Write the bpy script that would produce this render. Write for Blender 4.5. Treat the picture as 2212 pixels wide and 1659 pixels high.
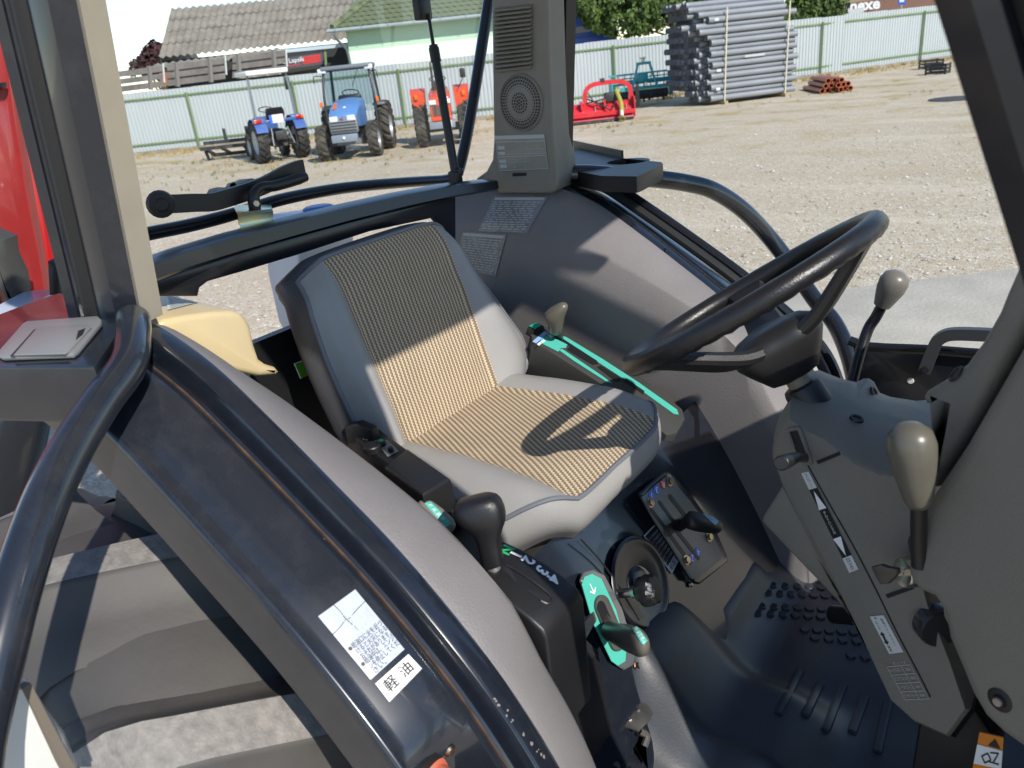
import bpy, bmesh, math, random
from math import sin, cos, tan, pi, radians, sqrt, atan2, hypot
from mathutils import Vector, Matrix, noise

for o in list(bpy.data.objects):
    bpy.data.objects.remove(o)
random.seed(7)
scene = bpy.context.scene
col = scene.collection

# ---------------------------------------------------------------- camera
PITCH, ROLL, YAW, CAM_H = radians(23.0), radians(6.3), radians(38.0), 1.85
FOC, CX, CY = 1662.0, 1106.0, 829.5          # focal length and centre in units of a 2212 x 1659 picture
FWD = Vector((-sin(YAW) * cos(PITCH), cos(YAW) * cos(PITCH), -sin(PITCH)))
_rt = Vector((cos(YAW), sin(YAW), 0))
_up = _rt.cross(FWD)
RGT = _rt * cos(ROLL) - _up * sin(ROLL)
UPV = _up * cos(ROLL) + _rt * sin(ROLL)
CAM = Vector((0, 0, CAM_H))
cam_data = bpy.data.cameras.new('camera')
cam = bpy.data.objects.new('camera', cam_data)
col.objects.link(cam)
cam.matrix_world = Matrix(((RGT.x, UPV.x, -FWD.x, 0), (RGT.y, UPV.y, -FWD.y, 0), (RGT.z, UPV.z, -FWD.z, CAM_H), (0, 0, 0, 1)))
cam_data.sensor_width = 36.0
cam_data.lens = 36.0 * FOC / 2212.0
cam_data.clip_start, cam_data.clip_end = 0.05, 2000
cam_data.dof.use_dof = True
cam_data.dof.focus_distance = 1.5
cam_data.dof.aperture_fstop = 9.0
scene.camera = cam
scene.cycles.max_bounces = 7
scene.cycles.diffuse_bounces = 4
scene.cycles.glossy_bounces = 3
scene.cycles.transparent_max_bounces = 8
scene.cycles.caustics_reflective = False
scene.cycles.caustics_refractive = False

# ---------------------------------------------------------------- sky, sun, exposure
SUN_AZ, SUN_EL = radians(-20.0), radians(39.0)     # direction to the sun
sd = Vector((cos(SUN_EL) * cos(SUN_AZ), cos(SUN_EL) * sin(SUN_AZ), sin(SUN_EL)))
world = bpy.data.worlds.new('World')
scene.world = world
world.use_nodes = True
wn = world.node_tree
bgn = wn.nodes['Background']
skyn = wn.nodes.new('ShaderNodeTexSky')
skyn.sky_type = 'NISHITA'
skyn.sun_disc = False
skyn.sun_elevation = SUN_EL
skyn.sun_rotation = radians(90) - SUN_AZ
skyn.air_density, skyn.dust_density, skyn.ozone_density = 0.9, 0.0, 2.0
wn.links.new(skyn.outputs[0], bgn.inputs[0])
bgn.inputs[1].default_value = 0.15
sun_data = bpy.data.lights.new('sun', 'SUN')
sun_data.energy = 4.2
sun_data.angle = radians(0.53)
sun_data.color = (1.0, 0.94, 0.86)
sun = bpy.data.objects.new('sun', sun_data)
col.objects.link(sun)
sun.rotation_euler = (-sd).to_track_quat('-Z', 'Y').to_euler()
sun.location = sd * 40
vs = scene.view_settings
vs.view_transform = 'Standard'
vs.look = 'None'
vs.exposure = 0.38
vs.gamma = 1.0
vs.use_curve_mapping = False

# ---------------------------------------------------------------- points
def ray(x, y):
    return FWD + RGT * ((x - CX) / FOC) - UPV * ((y - CY) / FOC)

def P(x, y, X=None, Y=None, Z=None, D=None):
    """the point of the place seen at picture point (x, y) that lies at a known X, Y, Z or distance D"""
    d = ray(x, y)
    if X is not None: t = X / d.x
    elif Y is not None: t = Y / d.y
    elif Z is not None: t = (Z - CAM_H) / d.z
    else: t = D / hypot(d.x, d.y)
    return CAM + d * t

def PN(x, y, p0, n):
    d = ray(x, y)
    return CAM + d * (((p0 - CAM).dot(n)) / d.dot(n))

CY0 = 1.04                                  # centre plane of the tractor
def mir(p):
    return Vector((p[0], 2 * CY0 - p[1], p[2]))

# ---------------------------------------------------------------- materials
MATS = {}
def mat(name, rgb, rough=0.5, metal=0.0, var=0.0, vscale=20.0, bump=0.0, bscale=200.0, spec=0.5, rgb2=None, coat=0.0, dust=0.0,
        dust_rgb=(0.4, 0.35, 0.28), dscale=8.0, rvar=0.0, vor=False, detail=4.0, trans=0.0):
    if name in MATS: return MATS[name]
    m = bpy.data.materials.new(name); m.use_nodes = True
    nt = m.node_tree; N = nt.nodes; L = nt.links
    b = N['Principled BSDF']
    b.inputs['Base Color'].default_value = (*rgb, 1)
    b.inputs['Roughness'].default_value = rough
    b.inputs['Metallic'].default_value = metal
    b.inputs['Specular IOR Level'].default_value = spec
    if coat: b.inputs['Coat Weight'].default_value = coat; b.inputs['Coat Roughness'].default_value = 0.06
    if trans: b.inputs['Transmission Weight'].default_value = trans
    tc = N.new('ShaderNodeTexCoord')
    cur = None
    if var or rgb2:
        n = N.new('ShaderNodeTexNoise'); n.inputs['Scale'].default_value = vscale; n.inputs['Detail'].default_value = detail
        L.new(tc.outputs['Object'], n.inputs['Vector'])
        r = N.new('ShaderNodeValToRGB')
        a = rgb2 if rgb2 else tuple(max(0, c * (1 - var)) for c in rgb)
        z = rgb if rgb2 else tuple(min(1, c * (1 + var)) for c in rgb)
        r.color_ramp.elements[0].color = (*a, 1); r.color_ramp.elements[0].position = 0.32
        r.color_ramp.elements[1].color = (*z, 1); r.color_ramp.elements[1].position = 0.68
        L.new(n.outputs[0], r.inputs[0]); cur = r.outputs[0]
        if rvar:
            mr = N.new('ShaderNodeMapRange'); mr.inputs[3].default_value = max(0.02, rough - rvar); mr.inputs[4].default_value = min(1, rough + rvar)
            L.new(n.outputs[0], mr.inputs[0]); L.new(mr.outputs[0], b.inputs['Roughness'])
    if dust:
        n2 = N.new('ShaderNodeTexNoise'); n2.inputs['Scale'].default_value = dscale; n2.inputs['Detail'].default_value = 8; n2.inputs['Roughness'].default_value = 0.7
        L.new(tc.outputs['Object'], n2.inputs['Vector'])
        mr2 = N.new('ShaderNodeMapRange'); mr2.inputs[1].default_value = 0.48; mr2.inputs[2].default_value = 0.75; mr2.inputs[3].default_value = 0; mr2.inputs[4].default_value = dust
        L.new(n2.outputs[0], mr2.inputs[0])
        mx = N.new('ShaderNodeMix'); mx.data_type = 'RGBA'
        L.new(mr2.outputs[0], mx.inputs[0])
        if cur: L.new(cur, mx.inputs[6])
        else: mx.inputs[6].default_value = (*rgb, 1)
        mx.inputs[7].default_value = (*dust_rgb, 1); cur = mx.outputs[2]
    if cur: L.new(cur, b.inputs['Base Color'])
    if bump:
        if vor:
            n3 = N.new('ShaderNodeTexVoronoi'); n3.feature = 'DISTANCE_TO_EDGE'; n3.inputs['Scale'].default_value = bscale
        else:
            n3 = N.new('ShaderNodeTexNoise'); n3.inputs['Scale'].default_value = bscale; n3.inputs['Detail'].default_value = 3
        L.new(tc.outputs['Object'], n3.inputs['Vector'])
        bp = N.new('ShaderNodeBump'); bp.inputs['Strength'].default_value = bump; bp.inputs['Distance'].default_value = 0.002 if bscale > 60 else 0.02
        L.new(n3.outputs[0], bp.inputs['Height']); L.new(bp.outputs[0], b.inputs['Normal'])
    MATS[name] = m
    return m

def glass_mat(name, tint=(0.9, 0.95, 0.93), refl=1.0):
    """thin pane: passes light, reflects by angle"""
    m = bpy.data.materials.new(name); m.use_nodes = True
    nt = m.node_tree; N = nt.nodes; L = nt.links
    N.remove(N['Principled BSDF'])
    t = N.new('ShaderNodeBsdfTransparent'); t.inputs[0].default_value = (*tint, 1)
    g = N.new('ShaderNodeBsdfGlossy'); g.inputs['Roughness'].default_value = 0.02
    f = N.new('ShaderNodeFresnel'); f.inputs[0].default_value = 1.45
    k = N.new('ShaderNodeMath'); k.operation = 'MULTIPLY'; k.inputs[1].default_value = refl
    L.new(f.outputs[0], k.inputs[0])
    x = N.new('ShaderNodeMixShader')
    L.new(k.outputs[0], x.inputs[0]); L.new(t.outputs[0], x.inputs[1]); L.new(g.outputs[0], x.inputs[2])
    L.new(x.outputs[0], N['Material Output'].inputs[0])
    MATS[name] = m
    return m

# ---------------------------------------------------------------- mesh helpers
def smooth(bm, ang=35):
    a = radians(ang)
    for f in bm.faces: f.smooth = True
    for e in bm.edges:
        if len(e.link_faces) == 2:
            try:
                if e.calc_face_angle() > a: e.smooth = False
            except ValueError: pass

LOCAL = [False]                             # True: coordinates are the parent's own
def wmat(o):
    m = Matrix.Translation(o.location) @ o.rotation_euler.to_matrix().to_4x4() @ Matrix.Diagonal((*o.scale, 1))
    return wmat(o.parent) @ o.matrix_parent_inverse @ m if o.parent else m

def adopt(o, parent):
    o.parent = parent
    if not LOCAL[0]: o.matrix_parent_inverse = wmat(parent).inverted()

def link(name, me, m=None, parent=None):
    o = bpy.data.objects.new(name, me)
    col.objects.link(o)
    if m is not None and me is not None and len(me.materials) == 0: me.materials.append(m)
    if parent is not None: adopt(o, parent)
    return o

def mk(name, bm, m, parent=None, sm=35, label=None):
    if sm: 
        bm.normal_update(); smooth(bm, sm)
    me = bpy.data.meshes.new(name)
    bm.to_mesh(me); bm.free()
    o = link(name, me, m, parent)
    if label: o['label'] = label
    return o

def empty(name, loc, label=None, cat=None, group=None, parent=None, rz=0):
    o = bpy.data.objects.new(name, None); col.objects.link(o)
    o.location = loc; o.rotation_euler = (0, 0, rz); o.empty_display_size = 0.1
    if label: o['label'] = label
    if cat: o['category'] = cat
    if group: o['group'] = group
    if parent is not None: adopt(o, parent)
    return o

def tag(o, label=None, cat=None, group=None, kind=None):
    if label: o['label'] = label
    if cat: o['category'] = cat
    if group: o['group'] = group
    if kind: o['kind'] = kind
    return o

def recalc(bm):
    bmesh.ops.recalc_face_normals(bm, faces=bm.faces)

def box(bm, c, s, rot=None, bev=0.0, seg=2):
    """box of size s at centre c"""
    mtx = Matrix.Translation(Vector(c)) @ ((rot.to_4x4() if rot is not None else Matrix.Identity(4))) @ Matrix.Diagonal((*s, 1))
    r = bmesh.ops.create_cube(bm, size=1.0, matrix=mtx)
    if bev:
        es = set()
        for v in r['verts']:
            for e in v.link_edges: es.add(e)
        bmesh.ops.bevel(bm, geom=list(es), offset=bev, segments=seg, affect='EDGES', profile=0.5)

def bxm(c, s, rot=None, bev=0.0, seg=2):
    bm = bmesh.new(); box(bm, c, s, rot, bev, seg); return bm

def catmull(pts, n=6):
    pts = [Vector(p) for p in pts]
    if len(pts) < 3: return pts
    out = []
    q = [pts[0] * 2 - pts[1]] + pts + [pts[-1] * 2 - pts[-2]]
    for i in range(1, len(q) - 2):
        a, b, c, d = q[i - 1], q[i], q[i + 1], q[i + 2]
        for k in range(n):
            t = k / n
            out.append(0.5 * ((2 * b) + (c - a) * t + (2 * a - 5 * b + 4 * c - d) * t * t + (3 * b - a - 3 * c + d) * t ** 3))
    out.append(pts[-1])
    return out

def frames(path):
    T = []
    for i, p in enumerate(path):
        a = path[max(0, i - 1)]; b = path[min(len(path) - 1, i + 1)]
        T.append((b - a).normalized())
    up = Vector((0, 0, 1)) if abs(T[0].z) < 0.9 else Vector((1, 0, 0))
    n = (up - T[0] * up.dot(T[0])).normalized()
    F = []
    for t in T:
        n = (n - t * n.dot(t)).normalized()
        F.append((n, t.cross(n)))
    return F

def sweep(bm, path, prof, closed=True, cap=True, scale=None):
    """sweep a 2D profile (list of (a,b) along normal, binormal) along path"""
    path = [Vector(p) for p in path]
    F = frames(path)
    rings = []
    for i, p in enumerate(path):
        n, b = F[i]; s = scale[i] if scale else 1.0
        rings.append([bm.verts.new(p + n * (u * s) + b * (v * s)) for u, v in prof])
    m = len(prof)
    for i in range(len(rings) - 1):
        for j in range(m if closed else m - 1):
            k = (j + 1) % m
            bm.faces.new((rings[i][j], rings[i][k], rings[i + 1][k], rings[i + 1][j]))
    if cap and closed:
        bm.faces.new(rings[0][::-1]); bm.faces.new(rings[-1])
    return rings

def circ(r, n=12, r2=None):
    r2 = r2 or r
    return [(r * cos(2 * pi * i / n), r2 * sin(2 * pi * i / n)) for i in range(n)]

def tube(bm, path, r, n=14, sm=5, scale=None, cap=True):
    p = catmull(path, sm) if sm else [Vector(q) for q in path]
    if scale:
        f = []
        for i in range(len(p)):
            t = i / (len(p) - 1) * (len(scale) - 1); k = min(int(t), len(scale) - 2)
            f.append(scale[k] + (scale[k + 1] - scale[k]) * (t - k))
        scale = f
    sweep(bm, p, circ(r, n), scale=scale, cap=cap)

def tubem(path, r, n=14, sm=5, scale=None):
    bm = bmesh.new(); tube(bm, path, r, n, sm, scale); recalc(bm); return bm

def grid(bm, rows, close_u=False):
    """surface from rows of points"""
    V = [[bm.verts.new(Vector(p)) for p in r] for r in rows]
    for i in range(len(V) - 1):
        m = len(V[i])
        for j in range(m if close_u else m - 1):
            k = (j + 1) % m
            bm.faces.new((V[i][j], V[i][k], V[i + 1][k], V[i + 1][j]))
    return V

def prism(bm, pts, vec, bev=0.0, seg=2):
    """solid: polygon pts (3D) pushed along vec"""
    vec = Vector(vec)
    a = [bm.verts.new(Vector(p)) for p in pts]
    b = [bm.verts.new(Vector(p) + vec) for p in pts]
    fs = [bm.faces.new(a), bm.faces.new(b[::-1])]
    n = len(a)
    for i in range(n):
        j = (i + 1) % n
        fs.append(bm.faces.new((a[j], a[i], b[i], b[j])))
    bmesh.ops.recalc_face_normals(bm, faces=fs)
    if bev:
        es = set(e for f in fs[:2] for e in f.edges)
        bmesh.ops.bevel(bm, geom=list(es), offset=bev, segments=seg, affect='EDGES', profile=0.5)

def prm(pts, vec, bev=0.0, seg=2):
    bm = bmesh.new(); prism(bm, pts, vec, bev, seg); return bm

def loft(bm, rings, cap=True):
    """closed rings of equal length"""
    R = grid(bm, rings, close_u=True)
    if cap:
        bm.faces.new(R[0][::-1]); bm.faces.new(R[-1])
    recalc(bm)
    return R

def lathe(bm, prof, n=20, origin=(0, 0, 0), axis=(0, 0, 1), ang=2 * pi):
    """prof: (radius, height) along axis from origin"""
    ax = Vector(axis).normalized()
    u = ax.orthogonal().normalized(); v = ax.cross(u)
    o = Vector(origin)
    full = abs(ang - 2 * pi) < 1e-6
    rows = []
    for r, h in prof:
        rows.append([o + ax * h + (u * cos(ang * i / n) + v * sin(ang * i / n)) * max(r, 1e-5) for i in range(n if full else n + 1)])
    grid(bm, rows, close_u=full)
    bmesh.ops.remove_doubles(bm, verts=bm.verts, dist=2e-5)
    recalc(bm)

def latm(prof, n=20, origin=(0, 0, 0), axis=(0, 0, 1)):
    bm = bmesh.new(); lathe(bm, prof, n, origin, axis); return bm

def bar(bm, a, b, w, h, up=(0, 0, 1), bev=0.0):
    a = Vector(a); b = Vector(b); t = (b - a); L = t.length; t.normalize()
    up = Vector(up); s = t.cross(up).normalized(); u = s.cross(t)
    rot = Matrix((t, s, u)).transposed()
    box(bm, (a + b) / 2, (L, w, h), rot, bev)

def barm(a, b, w, h, up=(0, 0, 1), bev=0.0):
    bm = bmesh.new(); bar(bm, a, b, w, h, up, bev); return bm

def frame_on(o, ex, ey):
    """matrix with origin o, x axis ex, y axis ey (made square), z normal"""
    ex = Vector(ex).normalized(); n = ex.cross(Vector(ey)).normalized(); ey = n.cross(ex)
    return Matrix(((ex.x, ey.x, n.x, o[0]), (ex.y, ey.y, n.y, o[1]), (ex.z, ey.z, n.z, o[2]), (0, 0, 0, 1)))

FONT = None
def text_mesh(s, size, align='CENTER', bold=0.0, spacing=1.0):
    cu = bpy.data.curves.new('lettering', 'FONT')
    cu.body = s; cu.size = size; cu.align_x = align; cu.align_y = 'CENTER'; cu.offset = bold; cu.resolution_u = 2; cu.space_character = spacing
    cu.fill_mode = 'FRONT'
    o = bpy.data.objects.new('lettering', cu); col.objects.link(o)
    dg = bpy.context.evaluated_depsgraph_get()
    me = bpy.data.meshes.new_from_object(o.evaluated_get(dg))
    bpy.data.objects.remove(o); bpy.data.curves.remove(cu)
    return me

def text(s, size, M, m, parent, align='CENTER', bold=0.0, name='lettering', sx=1.0, spacing=1.0):
    me = text_mesh(s, size, align, bold, spacing)
    me.transform(M @ Matrix.Diagonal((sx, 1, 1, 1)))
    me.materials.clear(); me.materials.append(m)
    return link(name, me, None, parent)

def texts(items, M, m, parent, name='lettering'):
    """several lines as one flat print: (string, size, x, y, align[, bold])"""
    bm = bmesh.new()
    for it in items:
        me = text_mesh(it[0], it[1], it[4] if len(it) > 4 else 'LEFT', it[5] if len(it) > 5 else 0.0)
        me.transform(M @ Matrix.Translation((it[2], it[3], 0)))
        bm.from_mesh(me); bpy.data.meshes.remove(me)
    return mk(name, bm, m, parent, sm=0)

def rrect(w, h, r, n=4):
    pts = []
    for cx, cy, a0 in ((w / 2 - r, h / 2 - r, 0), (-w / 2 + r, h / 2 - r, 90), (-w / 2 + r, -h / 2 + r, 180), (w / 2 - r, -h / 2 + r, 270)):
        for i in range(n + 1):
            a = radians(a0 + 90 * i / n); pts.append((cx + r * cos(a), cy + r * sin(a)))
    return pts

def plate(M, w, h, r, t=0.001, bev=0.0):
    """thin rounded plate lying in frame M, its back on the frame's plane"""
    pts = [M @ Vector((x, y, 0)) for x, y in rrect(w, h, r)]
    return prm(pts, (M.to_3x3() @ Vector((0, 0, 1))) * t, bev)

def copy_tree(o, parent=None, mtx=None):
    c = o.copy(); col.objects.link(c)
    if parent is not None: c.parent = parent
    for ch in o.children: copy_tree(ch, c)
    return c

from mathutils.bvhtree import BVHTree
def bvh_of(*objs):
    vs_, ps_ = [], []
    for o in objs:
        k = len(vs_); w = wmat(o)
        vs_ += [w @ v.co for v in o.data.vertices]
        ps_ += [[k + i for i in p.vertices] for p in o.data.polygons]
    return BVHTree.FromPolygons(vs_, ps_)

def hit(b, x, y):
    d = ray(x, y).normalized()
    p, n, _, _ = b.ray_cast(CAM, d, 60)
    if p is None: return None, None
    if n.dot(d) > 0: n = -n
    return p, n

class Patch:
    """a piece of a built surface, four corners given where the photograph shows them (tl, tr, br, bl)"""
    def __init__(s, b, q, nu=8, nv=8):
        s.nu, s.nv = nu, nv; s.G = []
        last = None
        for j in range(nv + 1):
            row = []
            for i in range(nu + 1):
                u, v = i / nu, j / nv
                x = (q[0][0] * (1 - u) + q[1][0] * u) * (1 - v) + (q[3][0] * (1 - u) + q[2][0] * u) * v
                y = (q[0][1] * (1 - u) + q[1][1] * u) * (1 - v) + (q[3][1] * (1 - u) + q[2][1] * u) * v
                p, n = hit(b, x, y)
                row.append((p, n))
            s.G.append(row)
        ok = [g for r in s.G for g in r if g[0] is not None]
        if len(ok) < (nu + 1) * (nv + 1) * 0.7: print('PATCH PARTLY OFF', q, len(ok))
        if not ok:
            print('PATCH MISS', q)
            s.G = [[(P(q[0][0] + (q[1][0] - q[0][0]) * i / nu + (q[3][0] - q[0][0]) * j / nv, q[0][1] + (q[1][1] - q[0][1]) * i / nu + (q[3][1] - q[0][1]) * j / nv, D=1.2), -FWD) for i in range(nu + 1)] for j in range(nv + 1)]
        for r in s.G:
            for i in range(len(r)):
                if r[i][0] is None:
                    near = [g for g in r if g[0] is not None] or ok
                    r[i] = near[min(i, len(near) - 1)]
    def at(s, u, v, off):
        u = min(max(u, 0), 1); v = min(max(v, 0), 1)
        i = min(int(u * s.nu), s.nu - 1); j = min(int(v * s.nv), s.nv - 1)
        a, c = u * s.nu - i, v * s.nv - j
        r = Vector((0, 0, 0))
        for di, dj, w in ((0, 0, (1 - a) * (1 - c)), (1, 0, a * (1 - c)), (0, 1, (1 - a) * c), (1, 1, a * c)):
            p, n = s.G[j + dj][i + di]; r += (p + n * off) * w
        return r
    def size(s):
        return (s.at(1, .5, 0) - s.at(0, .5, 0)).length, (s.at(.5, 1, 0) - s.at(.5, 0, 0)).length
    def sheet(s, name, m, parent, off=0.0012, u0=0, v0=0, u1=1, v1=1, n=6):
        bm = bmesh.new()
        top = [[s.at(u0 + (u1 - u0) * i / n, v0 + (v1 - v0) * j / n, off) for i in range(n + 1)] for j in range(n + 1)]
        grid(bm, top)
        return mk(name, bm, m, parent, sm=40)
    def poly(s, pts, off=0.002):
        return [s.at(u, v, off) for u, v in pts]
    def print_lines(s, items, m, parent, off=0.002, name='lettering'):
        """items: (string, cap height as share of patch height, u, v, align[, bold]); rects: ('#', u0, v0, u1, v1); tri: ('^', [(u,v)..])"""
        W, H = s.size(); W, H = max(W, 0.004), max(H, 0.004); bm = bmesh.new()
        for it in items:
            if it[0] == '#':
                _, a, c, d, e = it
                k = 4
                grid(bm, [[s.at(a + (d - a) * i / k, c + (e - c) * j / k, off) for i in range(k + 1)] for j in range(k + 1)])
                continue
            if it[0] == '^':
                bm.faces.new([bm.verts.new(p) for p in s.poly(it[1], off)]); continue
            me = text_mesh(it[0], it[1] * H * 1.35, it[4] if len(it) > 4 else 'LEFT', it[5] if len(it) > 5 else 0.0)
            if it[1] > .2:
                b2 = bmesh.new(); b2.from_mesh(me); bmesh.ops.triangulate(b2, faces=b2.faces)
                for _k in range(2): bmesh.ops.subdivide_edges(b2, edges=[e for e in b2.edges if e.calc_length() > 0.003], cuts=1, use_grid_fill=False)
                bmesh.ops.triangulate(b2, faces=b2.faces); b2.to_mesh(me); b2.free()
            xs_ = [vtx.co.x for vtx in me.vertices] or [0, 1]
            wu = (max(xs_) - min(xs_)) / W; al = it[4] if len(it) > 4 else 'LEFT'
            room = (0.975 - it[2]) if al == 'LEFT' else 2 * min(it[2], 1 - it[2])
            sx_ = min(1.0, room / max(wu, 1e-6))
            for vtx in me.vertices:
                vtx.co = s.at(it[2] + vtx.co.x * sx_ / W, it[3] - vtx.co.y / H, off)
            bm.from_mesh(me); bpy.data.meshes.remove(me)
        return mk(name, bm, m, parent, sm=0)

# ================================================================= materials of the place
M_PAINT = mat('dark_grey_paint', (0.010, 0.013, 0.020), 0.20, coat=0.5, dust=0.03, dust_rgb=(0.22, 0.21, 0.20), dscale=40)
M_PAINT2 = mat('worn_grey_paint', (0.015, 0.018, 0.025), 0.24, coat=0.45, dust=0.07, dust_rgb=(0.22, 0.21, 0.19), dscale=14)
M_BLACKP = mat('black_paint', (0.007, 0.008, 0.012), 0.3, coat=0.2)
M_BLACK = mat('black_plastic', (0.012, 0.012, 0.013), 0.42, bump=0.15, bscale=700)
M_RUBBER = mat('black_rubber', (0.012, 0.012, 0.012), 0.6, bump=0.2, bscale=300)
M_WHEELR = mat('wheel_rubber', (0.011, 0.011, 0.012), 0.34, bump=0.25, bscale=420)
M_VINYL = mat('light_grey_vinyl', (0.295, 0.288, 0.278), 0.42, var=0.05, vscale=9, bump=0.28, bscale=330, vor=True, dust=0.12, dust_rgb=(0.30, 0.27, 0.22), dscale=6)
M_VSIDE = mat('dark_grey_vinyl', (0.065, 0.065, 0.07), 0.42, var=0.1, vscale=8, bump=0.3, bscale=330, vor=True)
M_LINING = mat('warm_grey_lining', (0.178, 0.166, 0.165), 0.5, var=0.07, vscale=7, bump=0.35, bscale=190, vor=True, dust=0.2, dust_rgb=(0.26, 0.24, 0.22), dscale=5)
M_PIPING = mat('grey_piping', (0.14, 0.15, 0.17), 0.4)
M_DASH = mat('taupe_plastic', (0.185, 0.172, 0.146), 0.42, var=0.05, vscale=5, bump=0.35, bscale=520, vor=True, dust=0.12, dust_rgb=(0.24, 0.22, 0.19), dscale=10)
M_TAUPE = mat('knob_taupe', (0.108, 0.100, 0.080), 0.33, var=0.08, vscale=20)
M_TRIM = mat('pillar_trim', (0.21, 0.195, 0.165), 0.5, bump=0.25, bscale=600, vor=True, var=0.04)
M_BEIGE = mat('beige_trim', (0.34, 0.305, 0.24), 0.5, bump=0.2, bscale=600, vor=True, var=0.04, dust=0.1)
M_TANK = mat('yellowed_beige', (0.60, 0.48, 0.26), 0.42, var=0.06, vscale=6, rgb2=(0.52, 0.42, 0.26))
M_TEAL = mat('teal_print', (0.07, 0.46, 0.365), 0.45, dust=0.45, dust_rgb=(0.14, 0.30, 0.25), dscale=70)
M_GREENP = mat('green_print', (0.03, 0.42, 0.16), 0.4)
M_WHITEP = mat('white_print', (0.85, 0.85, 0.85), 0.45)
M_GREYP = mat('pale_print', (0.45, 0.47, 0.47), 0.5)
M_BLACKI = mat('black_ink', (0.01, 0.01, 0.012), 0.5)
M_STICK = mat('white_sticker', (0.47, 0.51, 0.58), 0.3, var=0.06, vscale=30, coat=0.4)
M_LIDGREY = mat('grey_plastic_lid', (0.22, 0.22, 0.215), 0.4, bump=0.1, bscale=500)
M_ZINC = mat('yellow_zinc', (0.62, 0.52, 0.25), 0.25, metal=1.0, rgb2=(0.45, 0.55, 0.45), vscale=25)
M_STEEL = mat('bare_steel', (0.55, 0.53, 0.5), 0.28, metal=1.0, var=0.1)
M_BOLT = mat('brassy_bolt', (0.45, 0.33, 0.2), 0.3, metal=1.0, rgb2=(0.25, 0.2, 0.17), vscale=60)
M_MAT = mat('floor_mat_rubber', (0.026, 0.030, 0.038), 0.45, var=0.2, vscale=6, bump=0.12, bscale=250, dust=0.10, dust_rgb=(0.10, 0.098, 0.095), dscale=9)
M_TYRE = mat('tyre_rubber', (0.062, 0.058, 0.054), 0.62, var=0.18, vscale=6, bump=0.15, bscale=140, dust=0.35, dust_rgb=(0.12, 0.105, 0.09), dscale=5)
M_TYRETOP = mat('worn_lug_top', (0.27, 0.25, 0.225), 0.75, vscale=70, bump=0.6, bscale=220, rgb2=(0.17, 0.16, 0.148), detail=8)
M_RUST = mat('rust_line', (0.105, 0.058, 0.032), 0.95, rgb2=(0.02, 0.019, 0.019), vscale=32, bump=0.5, bscale=300)
M_WHITEPL = mat('white_enamel', (0.60, 0.61, 0.59), 0.35)
M_ORANGE = mat('faded_orange_cap', (0.62, 0.12, 0.055), 0.45, rgb2=(0.42, 0.22, 0.17), vscale=30)
M_BLUEP = mat('blue_print', (0.04, 0.14, 0.6), 0.4)
M_REDP = mat('red_print', (0.6, 0.02, 0.02), 0.4)
M_PALEBLUE = mat('pale_blue_inlay', (0.18, 0.35, 0.45), 0.4)
M_FILM = mat('clear_film', (0.23, 0.235, 0.235), 0.18, var=0.15, vscale=14, bump=0.3, bscale=40)
M_CHART = mat('chart_film', (0.25, 0.24, 0.21), 0.25, coat=0.3)
M_GATE = mat('gate_plate', (0.17, 0.165, 0.14), 0.4)
M_GLASS = glass_mat('window_glass', (0.93, 0.955, 0.945), 0.06)

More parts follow.
